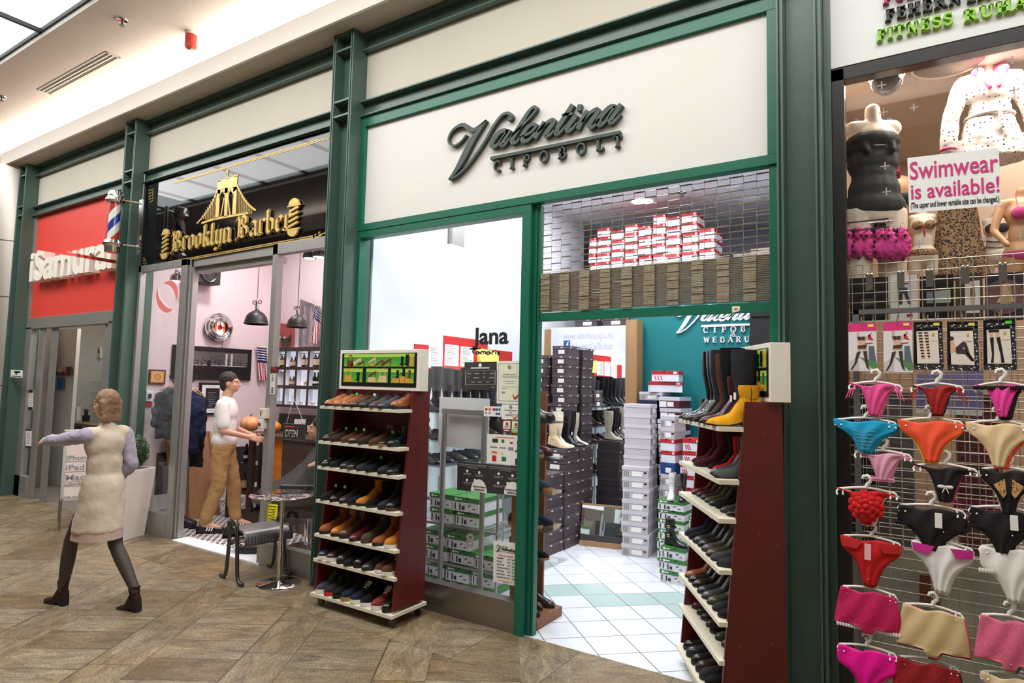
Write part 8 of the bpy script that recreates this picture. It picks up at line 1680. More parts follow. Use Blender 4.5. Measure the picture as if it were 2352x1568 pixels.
for s_ in (-1,1): b = MB(); b.ell((s_*.065*k, -.095*k, z(.665)),(.068*k, .055*k, .062*k)); b.cap((s_*.08*k, -.10*k, z(.71)),(s_*.05*k, .0, z(.88)),.007*k, .006*k, 6); remesh(obj('bikini_cup', b, folded_mat('bikini_pink', (206,72,132),.6), t),.005,2)
b = MB(); b.ell((0,0, z(.29)),(.170*k, .121*k, .10*k)); remesh(obj('bikini_bottom', b, MATS['bikini_pink'], t),.006,2); b = MB(); b.cap((0,-.14*k, z(.63)),(.01*k, -.13*k, z(.46)),.010*k, .006*k, 6); obj('black_tie', b, M['ink'], t, 50)
t, k, z = torso('mannequin', 'cream bust in a charcoal bra with strings left of the pink bikini torso', 2285,480,640,4.3, radians(5), WM_, None, 1.0, False, .2)
for s_ in (-1,1): b = MB(); b.ell((s_*.065*k, -.095*k, z(.665)),(.07*k, .055*k, .066*k)); b.cap((s_*.08*k, -.10*k, z(.71)),(s_*.06*k, .0, z(.86)),.007*k, .006*k, 6); remesh(obj('bra_cup', b, folded_mat('bra_charcoal', (64,60,62),.7), t),.005,2)
for q in (.50,.42): b = MB(); b.tube([(.125*k*cos(a_),.095*k*sin(a_), z(q)+.02*k*cos(2*a_)) for a_ in [2*pi*i/20 for i in range(20)]], .006*k, 6, True); obj('string', b, M['ink'], t, 50)
# tan leg forms hanging beside the swimsuit
for px, Y_, c, nm, lb, bc in ((2062,4.20, TM, 'leg_form', 'tan hip and leg form in black briefs hanging beside the swimsuit', M['ink']),(2088,4.62, TM, 'leg_form', 'tan hip form with pink garment farther back behind the swimsuit', mat('garment_pink', (226,76,150),.7))):
    a, e = D(px, 385, Y=Y_), D(px, 620, Y=Y_); H = a.z-e.z; t = thing(nm, lb, 'mannequin', (a.x, Y_, e.z), radians(70)); b = MB(); b.ell((0,0, H*.72),(.11,.10, H*.2))
    for s_ in (-1,1): b.cap((s_*.055,0, H*.62),(s_*.075,-.02,.04),.07,.04)
    remesh(obj('body', b, c, t),.009,3); b = MB(); b.ell((0,0, H*.66),(.117,.107, H*.12)); remesh(obj('briefs', b, bc, t),.008,2); b = MB(); b.cap((0,0, H*.9),(0,0, H*1.05),.004,.004,6); obj('hook', b, M['chrome'], t)
# leopard dress and dark red garment, polka dot bundle on a rail
a, e = D(2198,478, Y=4.2), D(2205,640, Y=4.2); w_ = .105; t = thing('dress', 'long leopard print dress hanging below the swimwear poster', 'dress', (a.x, 4.2, e.z)); b = MB(); H = a.z-e.z
b.loft([[(w_*kx*cos(a_)*(1+.05*cos(8*a_)),.05*kx*sin(a_)*(1+.1*cos(8*a_)), q*H) for a_ in [2*pi*i/32 for i in range(32)]] for q, kx in ((0,1.3),(.3,1.15),(.6,.95),(.8,.9),(1,.8))]); obj('cloth', b, spots('leopard_dress', (158,124,92),(30,24,22),95,.46,.8,1.0), t, 60)
b = MB(); b.tube([(-.08,0, H),(0,0, H+.07),(.08,0, H)], .005,6); b.tube([(0,0, H+.07),(0,0, H+.11),(.02,0, H+.125)], .003,6); obj('hanger', b, M['chrome'], t, 50)
t = thing('red_garment', 'dark red garment hanging behind the black swimsuit', 'garment', D(2048,370, Y=4.15)); b = MB(); b.cap((0,0,.0),(.01,0,-.28),.035,.05); folds(remesh(obj('cloth', b, folded_mat('garment_wine', (120,36,44),.8), t),.008,2),.03,.04); b = MB(); b.tube([(0,0,.03),(0,0,.09),(.015,0,.1)], .003,6); obj('hanger_hook', b, M['chrome'], t)
a, e = D(1926,512, Y=3.78), D(2040,505, Y=3.78); t = thing('garment_rail', 'black wire basket rail holding polka dot garments behind the glass', 'rail', ((a.x+e.x)/2,3.80, a.z)); b = MB()
for dz in (0,.045): b.tube([(a.x-.05,3.80, a.z-dz),(e.x, 3.80, a.z-dz),(e.x, 3.92, a.z-dz),(a.x-.05,3.92, a.z-dz)], .004,6, True)
obj('wire', b, M['gunmetal'], t, 50, True); b = MB(); b.cyl((a.x-.05,3.86, a.z),(e.x+.02,3.86, a.z),.006, n=8); obj('bar', b, M['chrome'], t, 50, True)
DOT = spots('pink_black_dots', (228,66,156),(24,20,24),34,.30,.75,.25)
for i in range(6):
    px = 1943+25*i; p = D(px, 522, Y=3.84+.01*i); lo = D(px, 600, Y=3.84+.01*i).z; t = thing('polka_dot_garment', 'pink polka dot frilled garment, %s from the left on the wire rail' % ORD[i], 'garment', p, random.uniform(-.4,.4), 'polka dot garments on the rail'); H = p.z-lo
    b = MB(); b.ell((0,0,-H*.55),(.032 if i < 4 else .05,.05, H*.45)); b.ell((0,-.02,-H*.25),(.026,.04, H*.2)); folds(remesh(obj('cloth', b, DOT, t),.006,2),.03,.03); b = MB(); b.ell((0,-.01,-H*.14),(.030,.03,.018)); folds(remesh(obj('black_frill', b, mat('lace_frill_black', (24,20,24),.9), t),.004,1),.02,.012); b = MB(); b.tube([(0,0,0),(0,0,.018),(.01,0,.026),(.02,0,.018)], .002,6); obj('hook', b, M['chrome'], t)
# ---- wire grid behind the glass
GZ0 = .86; a = D(1931,612, Y=3.74); gx0_, gx1_ = a.x, 1.2; gt = a.z; WG = mat('grid_wire', (186,178,164),.4,.4, var=.05)
t = thing('wire_grid', 'upper white wire grid panel behind the lingerie window glass', 'grid', (.4,3.74, GZ0)); b = MB(); n = int((gx1_-gx0_)/.052)
for i in range(n+1): b.tube([(gx0_+.052*i, 3.74, GZ0),(gx0_+.052*i, 3.74, gt)], .0022,4)
for i in range(int((gt-GZ0)/.050)+1): b.tube([(gx0_, 3.7435, gt-.050*i),(gx1_, 3.7435, gt-.050*i)], .0026,4)
obj('wires', b, WG, t, W=1)
# packages behind the grid
def pack(label, quad, Y, body, header=None, art=None, group=None, cat='package', nm='hosiery_pack'):
    t, P = sheet(nm, label, cat, quad, Y, body, group, th=.012)
    if header: marks(t, P, [(0,0,1,.17)], header, 'header', out=.0125)
    if art: art(t, P)
    return t, P
def mk(t, P, polys, m, nm='picture', out=.0135):
    o = MB()
    for pl in polys:
        q = [uv_pt(P, u, v) for u, v in pl]; n = len(q); k0 = len(o.v); o.v += [(p.x, P[0].y-out, p.z) for p in q]+[(p.x, P[0].y-out+.001, p.z) for p in q]; o.f += [tuple(range(k0, k0+n)), tuple(range(k0+2*n-1, k0+n-1,-1))]+[(k0+i, k0+n+i, k0+n+(i+1) % n, k0+(i+1) % n) for i in range(n)]
    return obj(nm, o, m, t, W=1)
SKN = mat('print_skin', (224,178,150),.5, var=0); STK = mat('print_stocking', (70,54,50),.5, var=0); PB = mat('print_ink_black', (30,26,30),.5, var=0)
def art_legs(t, P):
    mk(t, P, [[(.30,.30),(.62,.30),(.60,.44),(.66,.55),(.30,.55),(.36,.44)], [(.30,.18),(.38,.18),(.36,.32),(.30,.32)], [(.60,.30),(.80,.19),(.84,.21),(.66,.36)]], SKN)
    mk(t, P, [[(.32,.28),(.46,.28),(.48,.35),(.36,.36)], [(.48,.28),(.60,.28),(.58,.36),(.48,.35)], [(.32,.47),(.66,.45),(.62,.53),(.34,.53)], [(.30,.60),(.44,.58),(.28,.84),(.14,.96),(.06,.97),(.20,.84)], [(.52,.58),(.66,.58),(.68,.84),(.74,.97),(.64,.92),(.58,.80)]], STK, out=.014)
    mk(t, P, [[(.72,.48),(.90,.48),(.98,.82),(.72,.78)]], mat('print_slate', (96,108,124),.5, var=0)); mk(t, P, [[(.0,.80),(.34,.70),(.36,.98),(0,.98)]], mat('print_path', (206,200,196),.5, var=0), out=.0132); mk(t, P, [[(.40,.70),(1,.82),(1,.95),(.86,.96)]], mat('print_lawn', (92,140,84),.5, var=0), out=.0133); mk(t, P, [[(.70,.26),(.78,.24),(.82,.30),(.90,.36),(.72,.34)], [(.60,.42),(.86,.41),(.86,.425),(.60,.435)]], M['redink'], 'logo')
def art_thin(kind):
    def f(t, P):
        mk(t, P, [[(.10,.20),(.84,.19),(.86,.88),(.12,.88)]], mat('print_card_cream', (232,222,208),.5, var=0), 'picture_card', .0128)
        lac = spots('lace_print', (34,30,32),(226,222,222),90,.30,.7,1.0); mk(t, P, [[(.86,.10),(1,.10),(1,1),(.0,1),(0,.90),(.87,.89)], [(.05,.06),(1,.06),(1,.13),(.05,.14)]], lac, 'lace_border', .0129)
        if kind == 0:
            for i in range(9): mk(t, P, [[(.16+.012*i, .22+.062*i),(.30+.008*i, .22+.062*i),(.30+.008*i, .25+.062*i),(.16+.012*i, .25+.062*i)], [(.36+.014*i, .22+.062*i),(.50+.006*i, .22+.062*i),(.51+.006*i, .25+.062*i),(.37+.014*i, .25+.062*i)]], PB); mk(t, P, [[(.17+.012*i, .25+.062*i),(.30+.008*i, .25+.062*i),(.30+.008*i, .282+.062*i),(.18+.012*i, .282+.062*i)], [(.37+.014*i, .25+.062*i),(.50+.006*i, .25+.062*i),(.51+.006*i, .282+.062*i),(.38+.014*i, .282+.062*i)]], SKN)
        elif kind == 1:
            mk(t, P, [[(.10,.38),(.20,.34),(.24,.52),(.30,.58),(.10,.66)]], SKN); mk(t, P, [[(.26,.54),(.52,.40),(.62,.44),(.72,.66),(.86,.78),(.80,.80),(.62,.64),(.54,.52),(.30,.60)], [(.26,.60),(.46,.54),(.60,.58),(.84,.80),(.76,.80),(.56,.66),(.30,.66)], [(.10,.30),(.22,.32),(.20,.38),(.10,.40)]], STK, out=.0138)
        else:
            mk(t, P, [[(.16,.20),(.30,.20),(.30,.36),(.22,.36)], [(.36,.20),(.50,.20),(.50,.36),(.40,.36)]], SKN); mk(t, P, [[(.16,.20),(.50,.20),(.50,.25),(.16,.25)], [(.20,.36),(.32,.35),(.32,.70),(.30,.86),(.22,.86),(.26,.70)], [(.40,.36),(.52,.35),(.60,.70),(.64,.86),(.54,.86),(.52,.70)]], PB, out=.0138)
        mk(t, P, [[(.62,.26),(.70,.24),(.72,.30),(.64,.32)], [(.58,.40),(.80,.40),(.80,.41),(.58,.41)]], M['gold'], 'logo')
    return f
PH = mat('header_pink', (226,60,130),.4, var=.03); PWH = mat('pack_white', (232,228,228),.35, var=.02); PBK = mat('pack_black', (26,24,26),.25, var=.02); FY2 = 3.40
for i, (lb, q, body, hd, art) in enumerate((('pink headed stocking pack with a lingerie model, leftmost on the front grid', [(1949,744),(2013,741),(2015,853),(1950,852)], PWH, PH, art_legs),('pink headed stocking pack, second from the left on the front grid', [(2029,741),(2095,738),(2097,855),(2030,855)], PWH, PH, art_legs),('black lace bordered pack showing striped stockings', [(2098,740),(2164,738),(2168,848),(2099,848)], PBK, None, art_thin(0)),('black lace bordered pack showing crossed sheer legs', [(2175,739),(2245,738),(2249,853),(2176,850)], PBK, None, art_thin(1)),('black lace bordered pack showing over knee stockings with bows', [(2258,736),(2330,733),(2335,849),(2259,849)], PBK, None, art_thin(2)))):
    t, P = pack(lb, q, FY2, body, hd, art, 'stocking packs on the front grid'); u0 = .72; marks(t, P, [(.70,.03,.90,.09)], M['yellow'] if i < 4 else M['limetag'], 'price_sticker', out=.0145); c = uv_pt(P, .5,.03); b = MB(); b.tube([(c.x, FY2+.06, c.z+.03),(c.x, FY2-.03, c.z+.02),(c.x, FY2-.035, c.z+.035)], .003,6); b.tube([(c.x-.004, FY2-.01, c.z+.022),(c.x, FY2-.012, c.z-.01)], .002,5); obj('peg_hook', b, M['chrome'], t, 50, True)
for lb, q, m in (('white tights box with denim shorts legs behind the glass grid', [(2045,633),(2106,631),(2108,733),(2046,735)], PWH),('dark hosiery box with a small sticker behind the grid at left', [(1952,640),(2040,636),(2041,735),(1953,738)], PBK),('black hosiery box with white print block behind the grid', [(2112,636),(2190,630),(2192,735),(2113,736)], PBK),('dark olive hosiery box with a white model card behind the grid', [(2194,632),(2256,626),(2258,735),(2195,736)], mat('pack_olive', (70,62,44),.3, var=.1)),('hosiery box with a round portrait panel behind the grid at right', [(2262,630),(2350,624),(2350,735),(2263,738)], mat('pack_navy', (44,46,62),.3, var=.1))):
    t, P = pack(lb, q, 3.80, m, None, None, 'hosiery boxes behind the grid')
    if 'denim' in lb: mk(t, P, [[(.30,.30),(.64,.28),(.66,.42),(.30,.42)]], mat('print_denim', (60,76,112),.5, var=0)); mk(t, P, [[(.32,.42),(.46,.42),(.44,.66),(.30,.66)], [(.50,.42),(.64,.42),(.78,.66),(.66,.66)]], STK); mk(t, P, [[(.3,.18),(.7,.18),(.7,.21),(.3,.21)], [(.60,.88),(.82,.88),(.82,.95),(.6,.95)]], M['redink'])
    elif 'print block' in lb: mk(t, P, [[(.45,.35),(.9,.34),(.9,.62),(.45,.62)]], mat('print_lightgray', (170,172,168),.5, var=0)); mk(t, P, [[(.2,.36),(.4,.36),(.4,.62),(.2,.62)]], mat('print_lavender', (140,138,150),.5, var=0))
    elif 'model card' in lb: mk(t, P, [[(.35,.18),(.9,.16),(.9,.85),(.35,.85)]], PWH); mk(t, P, [[(.55,.30),(.70,.30),(.74,.52),(.52,.52)]], mat('print_olive', (130,110,80),.5, var=0), out=.014); mk(t, P, [[(.58,.18),(.68,.18),(.68,.30),(.58,.30)], [(.54,.52),(.72,.52),(.68,.8),(.58,.8)]], SKN, out=.0138)
    elif 'portrait' in lb: c = uv_pt(P, .5,.5); b = MB(); b.prism([(.075*cos(radians(q_)),.085*sin(radians(q_))) for q_ in range(0,360,15)], .001); obj('picture', wall_text(b, c.x, 3.80, c.z, None, .0135), mat('print_mauve', (120,82,84),.5, var=0), t, W=1); mk(t, P, [[(.42,.25),(.56,.22),(.60,.36),(.70,.46),(.76,.62),(.30,.62),(.44,.42)]], SKN, out=.016); mk(t, P, [[(.44,.48),(.66,.46),(.68,.66),(.42,.66)], [(.56,.2),(.66,.24),(.70,.44),(.60,.38)]], mat('print_gilt', (186,156,110),.5, var=0), out=.017)
    else: mk(t, P, [[(.30,.50),(.62,.48),(.62,.64),(.30,.66)]], mat('print_dimgray', (86,84,84),.5, var=0)); mk(t, P, [[(.42,.10),(.56,.09),(.56,.30),(.42,.31)]], mat('print_lightgray', (170,172,168),.5, var=0))
t, P = sheet('poster', 'lilac poster with dark capitals hanging behind the front grid', 'poster', [(2106,856),(2260,852),(2256,955),(2104,948)], 3.78, mat('poster_lilac', (128,118,178),.6, var=.03)); put_text(t, P, 'ZARV', .35,.52,.14, M['ink'], width=.4, bold=.01); marks(t, P, [(0,.90,1,1)], M['paper'])
t, P = sheet('poster', 'small magenta poster low behind the front grid', 'poster', [(2190,1147),(2300,1150),(2298,1192),(2190,1188)], 3.78, mat('poster_magenta', (140,20,84),.6, var=.03)); marks(t, P, [(.2,.2,.9,.32),(.2,.6,.9,.7)], mat('poster_dark_magenta', (90,10,56),.6, var=0))
t, P = sheet('brown_panel', 'small brown panel standing behind the lower front grid', 'panel', [(2113,1318),(2158,1322),(2158,1388),(2112,1384)], 3.8395, mat('panel_brown', (120,72,50),.6, var=.1), th=.02)
# clutter in the middle of the window: dark boxes on the low wall
for i, (xa, xb, yt, m, lb) in enumerate(((1935,2010,880, PBK, 'black carton standing on the low window wall at left'),(2015,2100,900, mat('carton_gray', (92,88,90),.5), 'grey carton standing on the low window wall in the middle'),(2200,2300,905, mat('carton_wine', (84,26,40),.5), 'wine red carton on the low window wall behind the lilac poster'))):
    A_, B_ = D(xa, 1000, Y=4.10), D(xb, 1000, Y=4.10); tag(obj('carton', MB().box(A_.x, 4.10,.82, B_.x, 4.35, D(xa, yt, Y=4.10).z), m), lb, 'box')
wallbox('trim_41', (-.34,3.88,.79,2.4,4.5,.82), MATS['worn_gray_board'])
# ---- free standing front grid with its tube frame
fx = D(1971,1000, Y=3.47).x; fz = D(1971,712, Y=3.47).z; t = thing('grid_stand', 'grey tube framed wire grid stand in front of the lingerie window', 'grid', (.5,3.47,0)); TB = mat('tube_gray', (126,126,128),.4,.6, var=.04)
obj('frame_post', MB().box(fx-.012,3.455,0, fx+.012,3.48, fz), TB, t, W=1); obj('frame_post', MB().box(1.10,3.455,0,1.124,3.48, fz), TB, t, W=1); obj('top_rail', MB().box(fx-.012,3.455, fz-.022,1.124,3.48, fz), TB, t, W=1)
for x in (fx, 1.11): obj('foot', MB().box(x-.02,3.25,0, x+.02,3.62,.025), TB, t, W=1)
b = MB()
for i in range(int((1.10-fx)/.052)): b.tube([(fx+.02+.052*i, 3.468,.04),(fx+.02+.052*i, 3.468, fz-.02)], .0019,4)
for i in range(int(fz/.050)): b.tube([(fx, 3.465,.05+.05*i),(1.11,3.465,.05+.05*i)], .0022,4)
obj('wires', b, WG, t, W=1)
for px, py in ((1997,645),(2069,640),(2135,636),(2217,628),(2303,622)):
    p = D(px, py, Y=3.735); t = thing('grid_bracket', 'small steel faceplate bracket clipped on the upper wire grid', 'bracket', p, 0, 'faceplate brackets on the upper grid'); b = MB(); b.box(-.016,-.006,-.05,.016,0,.03); obj('plate', b, M['steel'], t)
    for s_ in (-1,1): b = MB(); b.ell((s_*.010,-.004,.034),(.008,.008,.008), n=8, m=6); obj('knob', b, M['chrome'], t, 60)
# ---- briefs on hangers
def outline(kind):
    """half width and depth profile from waist (v=0) to crotch (v=1)"""
    return {'thong': [(0,1.0,.13),(.12,.55,0),(.35,.42,0),(.6,.33,0),(.85,.25,0),(1,.20,0)], 'brief': [(0,1.0,0),(.10,1.0,0),(.25,.93,0),(.38,.66,0),(.55,.44,0),(.75,.31,0),(.92,.24,0),(1,.20,0)], 'wide': [(0,.92,0),(.12,.98,0),(.30,1.0,0),(.42,.95,0),(.55,.62,0),(.72,.40,0),(.9,.26,0),(1,.22,0)], 'shorts': [(0,.82,0),(.3,.90,0),(.6,.97,0),(.8,1.0,0),(.86,1.0,0),(1,.30,0)]}[kind]
def cloth_mb(kind, w, h, y, bulge=.02, n=16, band=False):
    pr = outline(kind); mb = MB(); rows = []; V_ = 18
    for j in range(V_+1):
        v = j/V_
        for (a, wa, _),(b_, wb, _) in zip(pr, pr[1:]):
            if v <= b_+1e-9: hw = wa+(wb-wa)*(v-a)/(b_-a); break
        row = []
        for i in range(n+1):
            u = -1+2*i/n; zz = -h*v; 
            if kind == 'shorts' and v > .82: zz = -h*(.82 + (v-.82)*(1.0 if abs(u) < .25 else .2)); hw = 1.0 if abs(u) > .25 else 1.0
            row.append((u*hw*w/2, y - bulge*(1-u*u)*sin(min(1, v*1.2)*pi*.5+.4) + .004*sin(u*9+v*7), zz + .006*sin(u*5)*(1-v)))
        rows.append(row)
    pts = [p for r in rows for p in r]; k = n+1; mb.add(pts, [(j*k+i, j*k+i+1,(j+1)*k+i+1,(j+1)*k+i) for j in range(V_) for i in range(n)]); return mb
HP = mat('hanger_white', (236,234,226),.35, var=.01)
def briefs(label, x0, x1, y0, y1, kind, m, back, layers=2, hook=(0,-30), extra=None, Y=3.30, ctag=None):
    c = D((x0+x1)/2, y0, Y=Y); w = D(x1, y0, Y=Y).x-D(x0, y0, Y=Y).x; h = c.z-D((x0+x1)/2, y1, Y=Y).z; tl = (random.uniform(-.03,.03))
    t = bpy.data.objects.new('briefs', None); COL.objects.link(t); t.location = c; t.rotation_euler = (0, tl, 0); tag(t, label, 'underwear', 'underwear on the front grid')
    hw = w*(.45 if kind != 'shorts' else .38)
    b = MB(); b.tube([(-hw, .012,.0),(-hw*.5,.012,.010),(0,.012,.016),(hw*.5,.012,.010),(hw, .012,.0)], .0058,8)
    for s_ in (-1,1): b.tube([(s_*hw, .012,0),(s_*(hw+.008),.006,-.012),(s_*(hw+.004),-.006,-.026)], .0048,6); b.tube([(s_*hw*.80,.012,.004),(s_*hw*.84,.0,-.012),(s_*hw*.83,-.008,-.024)], .004,6)
    b.tube([(0,.012,.014),(.004,.012,.030),(.016,.012,.042),(.018,.012,.058),(.006,.012,.070),(-.010,.012,.066),(-.014,.012,.054)], [.009,.0085,.008,.008,.008,.007,.006], 8); obj('hanger', b, HP, t, 60)
    b = MB(); b.tube([(.003,.16,.064),(.003,-.03,.058),(.003,-.035,.064)], .0026,6); obj('peg_hook', b, M['chrome'], t, 60)
    for q in range(layers):
        mm = m if q == 0 else (back[(q-1) % len(back)]); o = obj('front_cloth' if q == 0 else 'cloth_behind', cloth_mb(kind, w*(1-.01*q), h*(1+.02*q),-.004+.014*q + (0 if q else 0),.018), mm, t, 80); s_ = o.modifiers.new('thickness', 'SOLIDIFY'); s_.thickness = .003
        if q: o.location = (random.uniform(-.006,.006)+.004*q, 0,-.004*q)
    if ctag: b = MB(); b.box(-.012+ctag[1]*w, -.034,-h*.42,.014+ctag[1]*w, -.031,-h*.06); obj('swing_tag', b, M[ctag[0]] if ctag[0] in M else MATS[ctag[0]], t, bevel=.002)
    if extra: extra(t, w, h)
    return t
C_ = lambda n, c, r=.7: mat('cloth_'+n, c, r, var=.05, scale=10, bump=.06, bscale=120, spec=.3)
def bow(c, zc=-.12, s=.016):
    def f(t, w, h):
        b = MB()
        for sg in (-1,1): b.ell((sg*s*.9,-.030, h*zc),(s*.9,.004, s*.5), None, 8,6); b.cap((0,-.030, h*zc),(sg*s*.7,-.030, h*zc-s*1.6),.0028,.0018,6)
        b.ell((0,-.031, h*zc),(s*.3,.005, s*.3), None, 8,6); obj('bow', b, c, t, 60)
    return f
def ties(c):
    def f(t, w, h):
        b = MB()
        for sg in (-1,1):
            for q in range(3): b.tube([(sg*w*.36,-.012,-.006),(sg*(w*.40+.008*q),-.018,-.03),(sg*(w*.42+.012*q),-.016,-.055-.006*q)], .0022,5)
        obj('tie_strings', b, c, t, 50)
    return f
def flower(t, w, h):
    b = MB()
    for ring, (rr, n_, zz) in enumerate(((.055,11,-.028),(.040,9,-.036),(.024,7,-.042))):
        for i in range(n_): a_ = 2*pi*i/n_+ring*.3; b.ell((rr*cos(a_), zz, -h*.42+rr*sin(a_)),(.020-.003*ring, .007,.020-.003*ring), None, 8,6)
    b.ell((0,-.045,-h*.42),(.014,.008,.014)); folds(obj('flower', b, C_('flower_red', (206,30,32)), t, 60),.006,.01)
def bands(m, fr=.14):
    def f(t, w, h):
        b = MB()
        for sg in (-1,1): b.add([(sg*w*.49,-.012,-.002),(sg*w*.12,-.026,-.004),(sg*w*.22,-.026,-h*.22),(sg*w*.47,-.014,-h*.20)], [(0,1,2,3)])
        o = obj('side_lace', b, m, t); s_ = o.modifiers.new('thickness', 'SOLIDIFY'); s_.thickness = .002
    return f
def stripes_x(t, w, h):
    b = MB()
    for q in range(6): v = .32+.11*q; hw = w*(.28-.03*q)/1.0*.62; b.tube([(-hw, -.022,-h*v),(0,-.026,-h*v-.002),(hw, -.022,-h*v)], .0012,4)
    obj('stripes', b, M['grayink'], t)
def trim(m, z=-.86, sc=1.0):
    def f(t, w, h):
        b = MB(); n_ = 22
        for i in range(n_): b.ell((-w*.5*sc+w*sc*i/(n_-1),-.012, h*z),(.006,.004,.011), None, 6,5)
        obj('lace_trim', b, m, t, 60)
    return f
LWH = mat('lace_trim_white', (236,226,226),.8, var=.05)
P_ = lace('lace_pink', (238,92,158),(226,60,138),70,1.0); R_ = lace('lace_red', (176,22,28),(140,12,20),60,1.0)
briefs('hot pink lace tie side thong on the grid, top row, nearest the black frame', 1947,2072,884,953, 'thong', P_, [C_('pink', (240,110,160))], 2, extra=ties(C_('pink', (240,110,160))))
briefs('dark red shiny thong with strings, middle of the top row', 2090,2213,888,952, 'thong', lace('satin_red', (150,14,20),(176,26,28),40,1.0), [C_('black', (28,26,28))], 2, extra=ties(C_('cord_red', (170,36,36))))
briefs('black thong with hot pink lace front, right of the top row', 2236,2362,886,957, 'thong', lace('lace_hot', (246,72,170),(236,50,150),60,1.0), [C_('black', (28,26,28))], 3, extra=trim(C_('black', (28,26,28)),-.06))
briefs('turquoise bikini bottom with thin grey stripes, left of the second row', 1913,2060,967,1037, 'brief', C_('turquoise', (26,160,206)), [C_('turquoise', (26,160,206))], 2, extra=stripes_x)
briefs('orange bikini bottom edged in yellow, middle of the second row', 2060,2213,968,1060, 'brief', C_('orange', (250,92,56)), [C_('yellow', (240,226,40))], 2)
briefs('plain beige bikini bottom, right of the second row', 2216,2368,974,1072, 'brief', C_('beige', (232,204,160)), [C_('orange', (250,92,56)), C_('beige', (232,204,160))], 2)
briefs('pale pink lace thong with looped edge below the turquoise bottom', 1960,2094,1042,1102, 'thong', lace('lace_pale', (238,150,184),(226,176,196),80,.85), [C_('rose', (236,150,180))], 2, extra=trim(C_('rose', (236,150,180)),-.98,.36))
briefs('black thong with a small white bow, under the orange bottom', 2094,2246,1074,1150, 'thong', C_('black', (28,26,28)), [C_('fuchsia', (220,30,130))], 2, extra=bow(LWH, -.55))
briefs('black briefs with leopard centre panels at the right of the third row', 2248,2380,1082,1180, 'brief', C_('black', (28,26,28)), [C_('beige', (232,204,160))], 2, extra=lambda t, w, h: [obj('leopard_panel', MB().add([(sg*.012,-.028,-h*.16),(sg*.05,-.026,-h*.32),(sg*.018,-.028,-h*.62),(sg*.008,-.028,-h*.5)], [(0,1,2,3)]), spots('leopard_panel', (206,160,100),(40,28,22),140,.35), t) for sg in (-1,1)])
briefs('red thong covered by a large red fabric flower', 1917,2062,1128,1203, 'thong', C_('scarlet', (200,30,30)), [LWH, C_('black', (28,26,28))], 3, extra=flower)
briefs('black lace edged briefs with a white tag, under the bow thong', 2058,2218,1168,1262, 'wide', C_('black', (28,26,28)), [C_('black', (28,26,28))], 2, extra=trim(C_('black', (28,26,28)),-.42), ctag=('whitetag', .10))
briefs('black briefs with a white tag at the right edge of the fourth row', 2222,2378,1172,1268, 'wide', C_('black', (28,26,28)), [C_('black', (28,26,28))], 2, extra=trim(C_('black', (28,26,28)),-.42), ctag=('whitetag', .16))
briefs('scarlet briefs with lace waist and pale pink tag, left of the fifth row', 1929,2070,1240,1343, 'brief', C_('scarlet', (200,30,30)), [R_], 2, extra=bands(lace('lace_scarlet', (206,36,34),(170,20,22),70,1.0)), ctag=('header_pale', -.04) if mat('header_pale', (240,190,200),.5, var=0) else None)
briefs('white briefs with magenta lace sides, middle of the fifth row', 2092,2236,1252,1358, 'brief', C_('white', (236,234,232)), [C_('white', (236,234,232))], 3, extra=bands(lace('lace_magenta', (212,44,150),(180,30,120),70,1.0)))
briefs('white lace briefs at the right edge of the fifth row', 2246,2400,1262,1378, 'wide', lace('lace_white', (238,238,242),(206,204,214),55,.9), [C_('white', (236,234,232))], 2, extra=trim(LWH, -.46))
briefs('magenta rose lace shorts trimmed in white, left of the sixth row', 1916,2072,1358,1452, 'shorts', lace('lace_rose', (212,24,96),(176,10,76),42,1.0), [LWH], 2, extra=trim(LWH, -.90,.9))
briefs('plain beige boy shorts, middle of the sixth row', 2058,2226,1400,1506, 'shorts', C_('sand', (214,188,140)), [C_('fuchsia_pink', (246,70,140)), C_('black', (28,26,28))], 3)
briefs('bubblegum pink mesh shorts at the right edge of the sixth row', 2236,2400,1424,1538, 'shorts', lace('mesh_pink', (246,122,160),(200,80,112),110,.9), [C_('lemon', (226,214,60)), C_('sky', (60,150,200))], 3)
briefs('plain hot magenta briefs, left of the lowest row', 1920,2060,1492,1590, 'wide', C_('magenta', (236,10,150)), [C_('pink', (240,110,160))], 2)
briefs('deep red rose lace shorts, middle of the lowest row', 2046,2214,1522,1620, 'shorts', lace('lace_crimson', (166,16,26),(120,8,18),42,1.0), [C_('black', (28,26,28))], 2)
briefs('beige briefs with a dark dotted panel at the bottom right corner', 2250,2390,1556,1640, 'brief', C_('beige', (232,204,160)), [C_('black', (28,26,28))], 2)
